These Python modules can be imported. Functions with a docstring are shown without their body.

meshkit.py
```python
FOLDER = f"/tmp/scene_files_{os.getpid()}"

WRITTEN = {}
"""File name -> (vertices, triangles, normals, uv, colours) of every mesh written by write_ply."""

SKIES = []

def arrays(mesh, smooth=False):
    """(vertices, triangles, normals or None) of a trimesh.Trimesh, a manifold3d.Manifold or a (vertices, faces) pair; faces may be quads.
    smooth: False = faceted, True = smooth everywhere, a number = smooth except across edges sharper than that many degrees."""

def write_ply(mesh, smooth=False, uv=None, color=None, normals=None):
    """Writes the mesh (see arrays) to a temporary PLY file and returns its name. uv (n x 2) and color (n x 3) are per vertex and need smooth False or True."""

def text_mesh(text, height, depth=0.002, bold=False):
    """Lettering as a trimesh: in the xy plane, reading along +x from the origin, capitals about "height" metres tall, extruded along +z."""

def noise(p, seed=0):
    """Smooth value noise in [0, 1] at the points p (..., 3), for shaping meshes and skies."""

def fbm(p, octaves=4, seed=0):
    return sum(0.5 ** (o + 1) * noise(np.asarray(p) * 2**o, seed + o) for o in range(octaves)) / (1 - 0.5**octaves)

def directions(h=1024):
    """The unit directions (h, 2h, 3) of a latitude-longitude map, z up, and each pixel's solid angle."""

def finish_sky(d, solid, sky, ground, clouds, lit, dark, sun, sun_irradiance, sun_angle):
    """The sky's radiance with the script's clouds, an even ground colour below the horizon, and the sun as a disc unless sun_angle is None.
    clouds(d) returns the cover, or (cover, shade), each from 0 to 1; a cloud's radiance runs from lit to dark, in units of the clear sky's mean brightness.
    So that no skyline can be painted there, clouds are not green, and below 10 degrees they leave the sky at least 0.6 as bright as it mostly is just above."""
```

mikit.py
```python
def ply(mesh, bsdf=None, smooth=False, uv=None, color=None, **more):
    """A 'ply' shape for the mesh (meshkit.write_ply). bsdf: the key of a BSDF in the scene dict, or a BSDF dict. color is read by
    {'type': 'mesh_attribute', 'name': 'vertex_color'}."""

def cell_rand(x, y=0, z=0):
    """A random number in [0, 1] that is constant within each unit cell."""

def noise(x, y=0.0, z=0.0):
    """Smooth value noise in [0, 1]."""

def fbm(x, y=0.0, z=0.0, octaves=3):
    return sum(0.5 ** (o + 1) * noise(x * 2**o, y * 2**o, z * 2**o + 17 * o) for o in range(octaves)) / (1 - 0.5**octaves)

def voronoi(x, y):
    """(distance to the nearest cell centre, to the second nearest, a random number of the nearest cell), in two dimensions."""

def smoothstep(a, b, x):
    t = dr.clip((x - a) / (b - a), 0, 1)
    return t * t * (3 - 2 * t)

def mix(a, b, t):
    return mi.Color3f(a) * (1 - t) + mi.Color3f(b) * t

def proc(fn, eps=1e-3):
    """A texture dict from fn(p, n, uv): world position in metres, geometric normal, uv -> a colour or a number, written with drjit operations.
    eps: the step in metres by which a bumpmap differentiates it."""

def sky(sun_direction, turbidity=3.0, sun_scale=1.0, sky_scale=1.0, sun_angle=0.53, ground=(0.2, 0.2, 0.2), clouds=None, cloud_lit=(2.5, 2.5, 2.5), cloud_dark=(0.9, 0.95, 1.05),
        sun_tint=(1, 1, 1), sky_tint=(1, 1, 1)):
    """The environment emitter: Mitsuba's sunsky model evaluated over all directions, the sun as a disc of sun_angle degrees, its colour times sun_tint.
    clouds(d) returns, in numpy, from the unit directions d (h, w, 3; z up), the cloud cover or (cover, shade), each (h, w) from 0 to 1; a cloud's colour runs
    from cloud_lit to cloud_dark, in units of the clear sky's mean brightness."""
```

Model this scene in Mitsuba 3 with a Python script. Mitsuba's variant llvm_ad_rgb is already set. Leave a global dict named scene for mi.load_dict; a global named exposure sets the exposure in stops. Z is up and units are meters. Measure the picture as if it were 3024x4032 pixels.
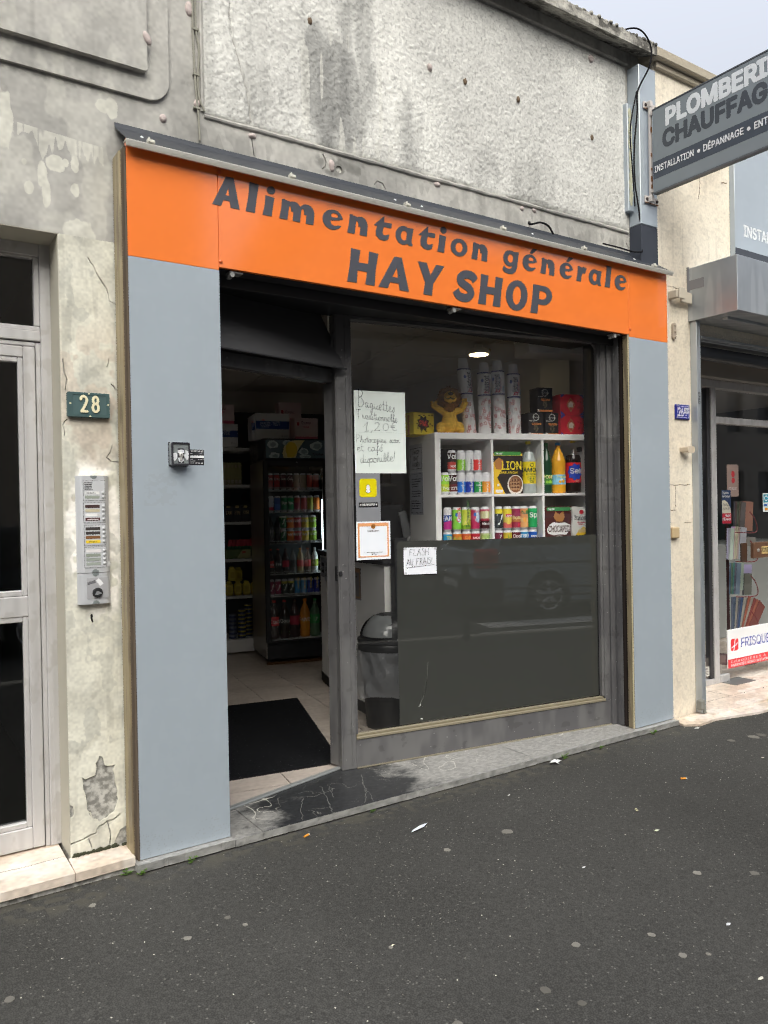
import math, random
import numpy as np
import trimesh
import drjit as dr
import mitsuba as mi
import mikit
import meshkit
from mikit import proc, noise, fbm, voronoi, cell_rand, smoothstep, mix
from shapely.geometry import Polygon, LineString, Point, box as sbox, MultiPolygon
from shapely import affinity
from shapely.ops import unary_union

# ------------------------------------------------------------------ camera, sky, exposure
EYE = np.array([0.0, -3.0, 1.343])
YAW, PITCH, ROLL = (math.radians(a) for a in (33.565, -0.35, -1.063))
FWD = np.array([math.sin(YAW) * math.cos(PITCH), math.cos(YAW) * math.cos(PITCH), math.sin(PITCH)])
RGT = np.array([math.cos(YAW), -math.sin(YAW), 0.0])
UP0 = np.cross(RGT, FWD)
UP = -math.sin(ROLL) * RGT + math.cos(ROLL) * UP0
scene, labels = {}, {}
scene['camera'] = {'type': 'perspective', 'fov': 2 * math.degrees(math.atan(1512 / 3041.6)), 'fov_axis': 'x',
                   'near_clip': 0.05, 'far_clip': 500.0,
                   'to_world': mi.ScalarTransform4f().look_at(origin=EYE.tolist(), target=(EYE + FWD).tolist(), up=UP.tolist())}
exposure = 3.85
def overcast(d):
    """Full cloud, darker towards the horizon as an overcast sky is."""
    return np.ones(d.shape[:2]), 1 - (1 + 2 * np.clip(d[..., 2], 0, 1)) / 3
scene['sky'] = mikit.sky((-0.35, -0.75, 0.85), turbidity=3, sun_scale=0.3, sun_angle=55, clouds=overcast, sun_tint=(0.80, 0.93, 1.12),
                         cloud_lit=(0.93, 0.99, 1.12), cloud_dark=(0.0, 0.0, 0.0), ground=(0.12, 0.12, 0.12))

# ------------------------------------------------------------------ colours and materials
def C(r, g, b, k=0.8):
    c = np.array([r, g, b]) / 255.0
    c = np.where(c <= 0.04045, c / 12.92, ((c + 0.055) / 1.055) ** 2.4)
    return tuple(float(x) for x in c * k)

VC = {'type': 'mesh_attribute', 'name': 'vertex_color'}
def two(b):
    return {'type': 'twosided', 'b': b}
def princ(color, rough, spec=0.5, metal=0.0, **kw):
    return {'type': 'principled', 'base_color': color, 'roughness': rough, 'specular': spec, 'metallic': metal, **kw}
def rgb(c):
    return {'type': 'rgb', 'value': list(c)}
def bump(b, fn, scale=1.0, eps=2e-3):
    return {'type': 'bumpmap', 'tex': proc(fn, eps), 'scale': scale, 'b': b}

# one coat for all plain painted, plastic and metal things: colour per vertex, roughness and metalness in uv
COATS = {'satin': (0.42, 0.0), 'gloss': (0.12, 0.0), 'juice': (0.08, 0.0), 'metal': (0.36, 0.30)}
scene['matte'] = two({'type': 'diffuse', 'reflectance': VC})
scene['coat'] = {'type': 'principled', 'base_color': VC, 'specular': 0.5, 'roughness': proc(lambda p, n, uv: uv.x), 'metallic': proc(lambda p, n, uv: uv.y)}
scene['pane'] = {'type': 'thindielectric', 'int_ior': 1.5}
scene['smoked_pane'] = {'type': 'thindielectric', 'int_ior': 1.5, 'specular_transmittance': rgb((0.40, 0.42, 0.42))}
scene['bag_film'] = {'type': 'blendbsdf', 'weight': 0.3, 'a': {'type': 'thindielectric', 'int_ior': 1.5},
                     'b': two({'type': 'roughplastic', 'alpha': 0.12, 'diffuse_reflectance': rgb((0.5, 0.52, 0.55))})}

def n2(x, y, s=0.0):
    """Smooth value noise over two dimensions, cheaper than mikit.noise."""
    x, y = mi.Float(x), mi.Float(y)
    i, j = dr.floor(x), dr.floor(y)
    a, b = x - i, y - j
    a, b = a * a * (3 - 2 * a), b * b * (3 - 2 * b)
    return dr.lerp(dr.lerp(cell_rand(i, j, s), cell_rand(i + 1, j, s), a), dr.lerp(cell_rand(i, j + 1, s), cell_rand(i + 1, j + 1, s), a), b)
def f2(x, y, s=0.0, octaves=3):
    return sum(0.5 ** (o + 1) * n2(x * 2 ** o, y * 2 ** o, s + 17 * o) for o in range(octaves)) / (1 - 0.5 ** octaves)
def dots(x, y, r, share, s=0.0):
    """Sparse round grains: one possible grain in each unit cell."""
    i, j = dr.floor(x), dr.floor(y)
    q = 0.25 + 0.5 * cell_rand(i, j, s + 1)
    t = 0.25 + 0.5 * cell_rand(i, j, s + 2)
    d = dr.square(x - i - q) + dr.square(y - j - t)
    return dr.select((d < r * r) & (cell_rand(i, j, s + 3) < share), mi.Float(1), mi.Float(0))
def Pos(p):
    return p.x, p.y, p.z
def blob(p, cx, cz, rx, rz, rag=1.3, f=7.0):
    """Ragged-edged stain on an upright wall: 1 inside, 0 outside."""
    d = dr.square((p.x - cx) / rx) + dr.square((p.z - cz) / rz) + rag * (f2(p.x * f, p.z * f * 0.6, 3) - 0.5)
    return smoothstep(1.1, 0.55, d)
def diff(fn):
    return {'type': 'diffuse', 'reflectance': proc(fn)}

def plaster_col(p, n, uv):
    x, y, z = Pos(p)
    c = mix((0.345, 0.338, 0.32), (0.46, 0.448, 0.42), smoothstep(0.3, 0.7, f2(x * 2.3 + y * 2, z * 2.3, 1, 4)))
    st = smoothstep(0.55, 0.8, f2(x * 16, z * 0.8, 2)) * smoothstep(0.35, 0.6, n2(x * 3, z * 1.2, 5))
    c = c * (1 - 0.24 * st)
    fl = f2(x * 8, z * 4.5, 9, 4)
    flake = smoothstep(0.58, 0.66, fl) * smoothstep(1.05, 0.95, x)
    c = mix(c, mi.Color3f(0.53, 0.52, 0.475), flake * 0.5)
    wet = smoothstep(0.46, 0.36, fl) * smoothstep(0.3, 0.6, n2(x * 30, z * 3, 6))
    c = mix(c, mi.Color3f(0.30, 0.293, 0.275), wet * 0.4)
    # flaked pale patches and runs of paint on the left, grime on the ledges and round the hole
    rag = f2(x * 30, z * 22, 12, 3)
    near = mi.Float(9)
    for cx, cz, rx, rz in ((0.609, 2.675, 0.030, 0.034), (0.647, 2.687, 0.010, 0.014), (0.680, 2.690, 0.014, 0.030), (0.562, 2.62, 0.016, 0.05), (0.574, 2.557, 0.017, 0.06), (0.679, 2.591, 0.017, 0.026), (0.512, 2.567, 0.018, 0.026), (0.50, 2.66, 0.008, 0.012),
                           (0.79, 2.945, 0.03, 0.025), (0.824, 2.95, 0.022, 0.04), (0.43, 2.815, 0.03, 0.10), (0.70, 2.43, 0.06, 0.05), (0.745, 2.36, 0.02, 0.05)):
        near = dr.minimum(near, dr.square((x - cx) / rx) + dr.square((z - cz) / rz))
    c = mix(c, mi.Color3f(0.585, 0.575, 0.515), smoothstep(1.25, 0.95, near + 1.6 * (rag - 0.5)) * 0.85)
    run = dr.select((z < 2.81 - 0.07 * (x - 0.35)) & (z > 2.80 - 0.07 * (x - 0.35) - 0.11 * n2(x * 85, 1.0, 7)) & (x < 0.80) & (x > 0.42), mi.Float(1), mi.Float(0))
    c = mix(c, mi.Color3f(0.58, 0.57, 0.515), run * 0.7 * smoothstep(0.25, 0.4, n2(x * 120, z * 6, 8)))
    mould = smoothstep(0.030, 0.004, dr.abs(z - 2.996) + 0.02 * rag) * smoothstep(0.80, 0.70, x) * smoothstep(0.35, 0.6, rag)
    soot = blob(p, 1.86, 2.955, 0.17, 0.05, 1.6, 12.0) * smoothstep(0.3, 0.6, rag)
    foot = smoothstep(0.52, 0.62, f2(x * 26, z * 9, 15, 2)) * smoothstep(2.985, 2.95, z) * smoothstep(0.9, 1.2, x) * 0.5
    c = mix(c, mi.Color3f(0.19, 0.187, 0.175), dr.maximum(dr.maximum(mould * 0.8, soot * 0.8), foot * 0.7))
    gr = n2(x * 75 + y * 75, z * 75, 3)
    return c * (0.90 + 0.18 * gr)
def plaster_bump(p, n, uv):
    return n2(p.x * 42, p.z * 42, 1) * 0.0018 + f2(p.x * 11 + p.y * 9, p.z * 9, 2, 2) * 0.010
scene['plaster'] = bump(diff(plaster_col), plaster_bump)

def pier_col(p, n, uv):
    x, y, z = Pos(p)
    c = mix((0.52, 0.51, 0.45), (0.655, 0.64, 0.555), smoothstep(0.3, 0.66, f2(x * 7, z * 5, 2, 4)))
    pt = f2(x * 13, z * 9, 7, 4)
    warm = smoothstep(0.52, 0.56, pt) * smoothstep(2.2, 1.9, z) * smoothstep(1.2, 1.6, z)
    c = mix(c, mi.Color3f(0.56, 0.47, 0.39), warm * 0.5)
    run = smoothstep(0.50, 0.74, f2(x * 40, z * 3.2, 1)) * smoothstep(0.4, 0.62, n2(x * 9, z * 2.5, 3))
    c = c * (1 - 0.16 * run)
    # bright filler smeared round the intercom
    white = blob(p, 0.73, 1.25, 0.118, 0.35, 0.8, 20.0) * smoothstep(0.22, 0.42, n2(x * 40, z * 30, 4))
    c = mix(c, mi.Color3f(0.84, 0.81, 0.76), white * 0.95)
    grey = smoothstep(0.40, 0.36, pt) * 0.45
    c = mix(c, mi.Color3f(0.40, 0.40, 0.36), grey)
    brown = blob(p, 0.73, 1.60, 0.09, 0.09, 1.4, 22.0)
    c = mix(c, mi.Color3f(0.44, 0.385, 0.33), brown * 0.55)
    return c * (0.90 + 0.20 * n2(x * 110 + y * 80, z * 110, 5))
scene['pier_plaster'] = bump(diff(pier_col), plaster_bump, 1.1)

def concrete_col(p, n, uv):
    x, y, z = Pos(p)
    g = f2(x * 60, z * 60 + y * 43, 1, 3)
    c = mix((0.20, 0.195, 0.18), (0.46, 0.45, 0.42), smoothstep(0.25, 0.75, g)) * (0.8 + 0.4 * n2(x * 6, z * 6 + y * 5, 2))
    # the cornice: weathered, with lichen
    top = mix((0.13, 0.125, 0.115), (0.42, 0.405, 0.37), smoothstep(0.34, 0.7, f2(x * 9, z * 26 + y * 20, 3, 4)))
    top = mix(top, mi.Color3f(0.50, 0.48, 0.43), smoothstep(0.62, 0.68, n2(x * 40, z * 40 + y * 31, 4)) * 0.5)
    return mix(c, top * (0.8 + 0.4 * n2(x * 110, z * 110 + y * 70, 5)), dr.select(z > 4.015, mi.Float(1), mi.Float(0)))
scene['concrete'] = diff(concrete_col)

def rough_col(p, n, uv):
    x, y, z = Pos(p)
    c = mix((0.56, 0.555, 0.53), (0.69, 0.685, 0.65), smoothstep(0.32, 0.68, f2(x * 1.9, z * 1.5, 4, 4)))
    st = smoothstep(0.5, 0.78, f2(x * 9, z * 0.7, 6, 3))
    c = c * (1 - 0.24 * st * smoothstep(0.4, 0.6, n2(x * 1.6, z * 1.3, 8)))
    fine = f2(x * 22, z * 3.5, 2, 2)
    soot = blob(p, 1.86, 3.27, 0.20, 0.36, 1.5, 7.0) * (0.55 + 0.45 * fine)
    soot = dr.maximum(soot, 0.9 * blob(p, 1.98, 3.55, 0.15, 0.35, 1.8, 8.0) * fine)
    soot = dr.maximum(soot, 0.7 * blob(p, 2.28, 3.2, 0.10, 0.24, 1.6, 9.0) * fine)
    soot = dr.maximum(soot, 0.5 * blob(p, 2.75, 3.12, 0.12, 0.14, 1.6, 9.0) * fine)
    pale = smoothstep(0.66, 0.70, n2(x * 40, z * 3.0, 11)) * blob(p, 1.9, 3.25, 0.3, 0.4, 0.8)
    c = mix(c, mi.Color3f(0.17, 0.17, 0.168), soot * 0.88)
    c = mix(c, mi.Color3f(0.66, 0.65, 0.60), pale * 0.5)
    pit = smoothstep(0.70, 0.8, n2(x * 90, z * 90, 3))
    return c * (0.86 + 0.24 * n2(x * 120, z * 120, 1)) * (1 - 0.2 * pit)
scene['roughcast'] = diff(rough_col)

def cream_col(p, n, uv):
    x, y, z = Pos(p)
    c = mix((0.70, 0.625, 0.51), (0.78, 0.71, 0.59), smoothstep(0.3, 0.7, f2(x * 3, z * 2, 1)))
    worm = smoothstep(0.60, 0.66, f2(x * 30, z * 38, 5, 3))
    c = c * (1 - 0.09 * worm)
    drip = smoothstep(0.62, 0.74, f2(x * 26, z * 2.0, 2)) * smoothstep(2.4, 2.7, z)
    c = c * (1 - 0.10 * drip)
    return c * (0.92 + 0.16 * n2(x * 100, z * 100, 2))
scene['cream_render'] = bump(diff(cream_col), lambda p, n, uv: smoothstep(0.42, 0.62, f2(p.x * 30, p.z * 38, 5, 2)) * 0.0012)

def asphalt_col(p, n, uv):
    x, y, z = Pos(p)
    d1, d2, r = voronoi(x * 125, y * 125)
    c = mix((0.050, 0.049, 0.0465), (0.068, 0.0668, 0.0635), r)
    c = c * (0.80 + 0.34 * smoothstep(0.0, 0.45, d2 - d1))
    c = c * (0.80 + 0.42 * f2(x * 1.3, y * 1.3, 3, 5))
    c = mix(c, mi.Color3f(0.30, 0.29, 0.265), 0.28 * dots(x * 85, y * 85, 0.28, 0.045, 5))
    c = mix(c, mi.Color3f(0.60, 0.57, 0.49), 0.9 * dots(x * 22 + 3, y * 22, 0.055, 0.035, 11))
    # mossy grit caught along the foot of the buildings
    edge = smoothstep(-0.15, -0.02, y + 0.09 * n2(x * 9, y * 9, 4)) * smoothstep(0.45, 0.6, n2(x * 30, y * 40, 8))
    return mix(c, mi.Color3f(0.085, 0.08, 0.066), edge * 0.6)
scene['asphalt'] = bump(diff(asphalt_col), lambda p, n, uv: n2(p.x * 150, p.y * 150, 1) * 0.002 + n2(p.x * 60, p.y * 60, 2) * 0.0016)

def marble_col(p, n, uv):
    """Worn black marble: grey scuffed film over black stone with white veins."""
    x, y, z = Pos(p)
    wx = x + 0.10 * n2(x * 5, y * 5, 1)
    wear = smoothstep(0.62, 1.12, dr.abs(x - 1.84) / 0.62 + 0.75 * (f2(x * 7, y * 9, 2, 4) - 0.42) + 0.16 * n2(x * 60, y * 90, 5))
    c = mix((0.020, 0.021, 0.023), (0.235, 0.23, 0.22), wear)
    c = c * (0.72 + 0.56 * f2(x * 55, y * 90, 3, 2))
    v1 = dr.abs(f2(wx * 6 + 4, y * 4, 5, 3) - 0.5)
    c = mix(c, mi.Color3f(0.5, 0.48, 0.43), smoothstep(0.007, 0.002, v1) * 0.75 * smoothstep(0.35, 0.6, n2(x * 5, y * 3, 6)))
    v2 = dr.abs(f2(wx * 15, y * 13 + 3, 9, 3) - 0.5)
    c = mix(c, mi.Color3f(0.34, 0.33, 0.30), smoothstep(0.011, 0.003, v2) * 0.5 * smoothstep(0.4, 0.65, n2(x * 8, y * 8, 7)))
    side = dr.select(dr.abs(n.z) < 0.4, mi.Float(1), mi.Float(0))
    return mix(c, mix((0.12, 0.12, 0.115), (0.36, 0.355, 0.34), f2(x * 30, z * 60 + y * 40, 3, 3)), side)

def pink_col(p, n, uv):
    x, y, z = Pos(p)
    c = mix((0.47, 0.385, 0.305), (0.60, 0.51, 0.43), smoothstep(0.3, 0.7, f2(x * 4, y * 6, 1, 4)))
    c = mix(c, mi.Color3f(0.66, 0.61, 0.56), smoothstep(0.52, 0.66, f2(x * 7 + 2, y * 11, 4, 3)) * 0.6)
    c = c * (0.84 + 0.30 * n2(x * 60, y * 60 + z * 60, 2))
    # the shop's own floor tiles are greyer, each of its own tone
    u, v = x * 0.988 - y * 0.156, x * 0.156 + y * 0.988
    t = mix((0.36, 0.31, 0.27), (0.47, 0.41, 0.365), f2(u * 3, v * 16, 2, 3)) * (0.9 + 0.2 * n2(x * 1.7, y * 1.7, 6))
    return mix(c, t * (0.93 + 0.14 * n2(x * 60, y * 60, 7)), dr.select((x > 0.95) & (x < 4.36) & (y > 0.15), mi.Float(1), mi.Float(0)))

def panel_col(p, n, uv):
    x, y, z = Pos(p)
    c = mi.Color3f(0.315, 0.36, 0.405) * (0.985 + 0.03 * n2(x * 4, z * 3, 1))
    scuff = smoothstep(0.74, 0.8, n2(x * 30, z * 30, 6)) * 0.035
    c = mix(c, mi.Color3f(0.48, 0.52, 0.55), scuff)
    q = f2(x * 60, z * 60, 2, 3)
    foot = dots(x * 150, z * 110, 0.33, 0.3, 4) * dr.select(z < 0.03 + 0.12 * n2(x * 22, 1.0, 3), mi.Float(1), mi.Float(0))
    c = mix(c, mi.Color3f(0.20, 0.20, 0.19), foot * 0.22)
    old = smoothstep(0.52, 0.58, q) * dr.select(dr.maximum(dr.abs(x - 0.945), dr.abs(z - 1.43)) < 0.065, mi.Float(1), mi.Float(0))
    return mix(c, mi.Color3f(0.24, 0.25, 0.255), old * 0.14)

def frame_col(p, n, uv):
    x, y, z = Pos(p)
    t = x + y
    c = mix((0.088, 0.086, 0.090), (0.122, 0.120, 0.121), smoothstep(0.35, 0.7, f2(t * 16, z * 5, 1, 3)))
    c = mix(c, mi.Color3f(0.045, 0.043, 0.043), smoothstep(0.68, 0.76, f2(t * 19, z * 22, 2, 3)) * 0.35)
    return mix(c, mi.Color3f(0.3, 0.3, 0.29), dots(t * 30, z * 30, 0.09, 0.12, 3) * 0.5)

def gold_col(p, n, uv):
    x, y, z = Pos(p)
    c = mix((0.27, 0.215, 0.125), (0.36, 0.30, 0.19), n2(x * 30 + y * 60, z * 2, 1))
    return mix(c, mi.Color3f(0.17, 0.14, 0.105), smoothstep(0.52, 0.70, f2(y * 60 + x * 40, z * 5, 3, 3)) * 0.6)

def alu_col(p, n, uv):
    x, y, z = Pos(p)
    c = mix((0.46, 0.45, 0.45), (0.55, 0.54, 0.54), n2(x * 45 + y * 30, z * 3, 1))
    return mix(c, mi.Color3f(0.36, 0.34, 0.31), smoothstep(0.58, 0.7, f2(x * 25 + y * 20, z * 16, 4, 3)) * 0.3)

def galv_col(p, n, uv):
    x, y, z = Pos(p)
    c = mix((0.35, 0.38, 0.41), (0.47, 0.50, 0.53), f2(x * 14 + y * 12, z * 5, 4, 3))
    return mix(c, mi.Color3f(0.58, 0.60, 0.62), smoothstep(0.6, 0.75, n2(x * 22 + y * 30, z * 1.6, 2)) * 0.35)

# hard smooth surfaces (panels, stone) and metal profiles: which one is kept in uv.x, so that few shaders are compiled
SLICK = {'grey_panel': 0, 'orange_panel': 1, 'black_marble': 2, 'pink_marble': 3}
PROFILE = {'charcoal_frame': 0, 'bronze_profile': 1, 'alu': 2, 'galvanised': 3}
def pick(fns):
    def fn(p, n, uv):
        out = mi.Color3f(fns[-1](p, n, uv))
        for i in range(len(fns) - 2, -1, -1):
            out = dr.select(uv.x < i + 0.5, mi.Color3f(fns[i](p, n, uv)), out)
        return out
    return fn
def picknum(*v):
    def fn(p, n, uv):
        out = mi.Float(v[-1])
        for i in range(len(v) - 2, -1, -1): out = dr.select(uv.x < i + 0.5, mi.Float(v[i]), out)
        return out
    return fn
scene['slick'] = {'type': 'principled', 'specular': 1.0, 'clearcoat': 0.5, 'clearcoat_gloss': 0.97, 'base_color': proc(pick([panel_col, lambda p, n, uv: mi.Color3f(0.78, 0.185, 0.032), marble_col, pink_col])), 'roughness': proc(picknum(0.09, 0.10, 0.36, 0.36))}
scene['profile'] = {'type': 'principled', 'specular': 0.5, 'base_color': proc(pick([frame_col, gold_col, alu_col, galv_col])), 'roughness': proc(picknum(0.42, 0.4, 0.38, 0.34)), 'metallic': proc(picknum(0.0, 0.35, 0.25, 0.55))}

scene['dark_film'] = {'type': 'diffuse', 'reflectance': rgb((0.047, 0.049, 0.045))}
scene['mat_fibre'] = diff(lambda p, n, uv: mi.Color3f(0.012, 0.0125, 0.014) * (0.6 + 0.8 * n2(p.x * 240, p.y * 240, 1)) + 0.10 * dots(p.x * 60, p.y * 60, 0.12, 0.05, 2))
def fur_col(p, n, uv):
    x, y, z = Pos(p)
    g = n2(x * 160 + y * 90, z * 160, 2)
    brown = mix((0.16, 0.075, 0.025), (0.42, 0.20, 0.06), n2(x * 150 + y * 90, z * 50, 3))
    return mix(mi.Color3f(0.88, 0.54, 0.085) * (0.82 + 0.3 * g), brown, dr.select(uv.x > 0.5, mi.Float(1), mi.Float(0)))
scene['plush_fur'] = diff(fur_col)

# ------------------------------------------------------------------ helpers for shapes
def numbered(k):
    if k not in scene and k not in labels and not any(s.startswith(k + '__') for s in scene):
        return k
    i = 1
    while f'{k}_{i:03d}' in scene or f'{k}_{i:03d}' in labels or any(s.startswith(f'{k}_{i:03d}__') for s in scene):
        i += 1
    return f'{k}_{i:03d}'
_used = {}
def fresh(k):
    n = _used.get(k, -1) + 1
    _used[k] = n
    return k if n == 0 else f'{k}_{n:03d}'
def thing(name, label, cat, group=None, kind=None):
    k = fresh(name)
    labels[k] = {'label': label, 'category': cat}
    if group: labels[k]['group'] = group
    if kind: labels[k]['kind'] = kind
    return k

class Fr:
    """A local frame on the site: s along, d inwards (towards the building), z up."""
    def __init__(self, x=0.0, y=0.0, ang=0.0, z=0.0):
        a = math.radians(ang)
        self.M = np.array([[math.cos(a), -math.sin(a), 0], [math.sin(a), math.cos(a), 0], [0, 0, 1]])
        self.o = np.array([x, y, z], float)
    def __call__(self, v):
        return np.asarray(v, float) @ self.M.T + self.o
    def sub(self, s, d, z=0.0, ang=0.0):
        f = Fr()
        a = math.radians(ang)
        f.M = self.M @ np.array([[math.cos(a), -math.sin(a), 0], [math.sin(a), math.cos(a), 0], [0, 0, 1]])
        f.o = self([s, d, z])
        return f
W0 = Fr()

def tri(m):
    if isinstance(m, tuple):
        v, f = np.asarray(m[0], float), np.asarray(m[1], int)
        if f.shape[1] == 4: f = np.vstack([f[:, [0, 1, 2]], f[:, [0, 2, 3]]])
        return trimesh.Trimesh(v, f, process=False)
    return m
_BOXF = np.array([[0, 1, 3], [0, 3, 2], [4, 6, 7], [4, 7, 5], [0, 4, 5], [0, 5, 1], [2, 3, 7], [2, 7, 6], [0, 2, 6], [0, 6, 4], [1, 5, 7], [1, 7, 3]])
def bx(x0, x1, y0, y1, z0, z1, c=0.0):
    x0, x1 = min(x0, x1), max(x0, x1); y0, y1 = min(y0, y1), max(y0, y1); z0, z1 = min(z0, z1), max(z0, z1)
    if c <= 0:
        v = np.array([[x, y, z] for x in (x0, x1) for y in (y0, y1) for z in (z0, z1)])
        return trimesh.Trimesh(v, _BOXF, process=False)
    c = min(c, 0.45 * min(x1 - x0, y1 - y0, z1 - z0))
    pts = []
    for x, sx in ((x0, 1), (x1, -1)):
        for y, sy in ((y0, 1), (y1, -1)):
            for z, sz in ((z0, 1), (z1, -1)):
                pts += [[x, y + sy * c, z + sz * c], [x + sx * c, y, z + sz * c], [x + sx * c, y + sy * c, z]]
    return trimesh.convex.convex_hull(np.array(pts))
def lathe(prof, n=20, cap=True):
    prof = list(prof)
    ang = np.arange(n) * 2 * math.pi / n
    v, f = [], []
    for r, z in prof:
        v += [[r * math.cos(a), r * math.sin(a), z] for a in ang]
    for k in range(len(prof) - 1):
        for i in range(n):
            j = (i + 1) % n
            a, b, c, d = k * n + i, k * n + j, (k + 1) * n + j, (k + 1) * n + i
            f += [[a, b, c], [a, c, d]]
    if cap:
        for k, flip in ((0, True), (len(prof) - 1, False)):
            if prof[k][0] > 1e-6:
                v.append([0, 0, prof[k][1]]); c = len(v) - 1
                for i in range(n):
                    j = (i + 1) % n
                    f.append([c, k * n + j, k * n + i] if flip else [c, k * n + i, k * n + j])
    return trimesh.Trimesh(np.array(v), np.array(f), process=False)
def tube(pts, r, n=8):
    pts = np.asarray(pts, float)
    t = np.gradient(pts, axis=0)
    t /= np.linalg.norm(t, axis=1, keepdims=True) + 1e-12
    up = np.array([0, 0, 1.0]) if abs(t[:, 2]).mean() < 0.8 else np.array([1.0, 0, 0])
    a = np.cross(t, up); a /= np.linalg.norm(a, axis=1, keepdims=True) + 1e-9
    b = np.cross(a, t)
    r = np.broadcast_to(r, (len(pts),))
    ang = np.arange(n) * 2 * math.pi / n
    v = pts[:, None] + r[:, None, None] * (np.cos(ang)[None, :, None] * a[:, None] + np.sin(ang)[None, :, None] * b[:, None])
    v = v.reshape(-1, 3)
    f = []
    for k in range(len(pts) - 1):
        for i in range(n):
            j = (i + 1) % n
            f += [[k * n + i, (k + 1) * n + j, k * n + j], [k * n + i, (k + 1) * n + i, (k + 1) * n + j]]
    v = np.vstack([v, pts[:1], pts[-1:]])
    c0, c1 = len(v) - 2, len(v) - 1
    e = (len(pts) - 1) * n
    for i in range(n):
        j = (i + 1) % n
        f += [[c0, i, j], [c1, e + j, e + i]]
    return trimesh.Trimesh(v, np.array(f), process=False)
def spline(pts, k=8):
    p = np.asarray(pts, float)
    q = np.vstack([2 * p[0] - p[1], p, 2 * p[-1] - p[-2]])
    out = []
    for i in range(1, len(q) - 2):
        for t in np.linspace(0, 1, k, endpoint=False):
            a, b, c, d = q[i - 1], q[i], q[i + 1], q[i + 2]
            out.append(0.5 * (2 * b + (c - a) * t + (2 * a - 5 * b + 4 * c - d) * t * t + (3 * b - a - 3 * c + d) * t ** 3))
    out.append(p[-1])
    return np.array(out)
def polys(g):
    return [x for x in getattr(g, 'geoms', [g]) if x.geom_type == 'Polygon' and x.area > 1e-9]
def plate(shape, d, thick):
    """A flat shape (s, z) standing upright, its front face at depth d (towards -d) and its back at d + thick."""
    ms = []
    for g in polys(shape):
        m = trimesh.creation.extrude_polygon(g, thick, engine='earcut')
        v = np.array(m.vertices)
        m = trimesh.Trimesh(np.c_[v[:, 0], d + thick - v[:, 2], v[:, 1]], np.array(m.faces), process=False)
        ms.append(m)
    return trimesh.util.concatenate(ms)
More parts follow.
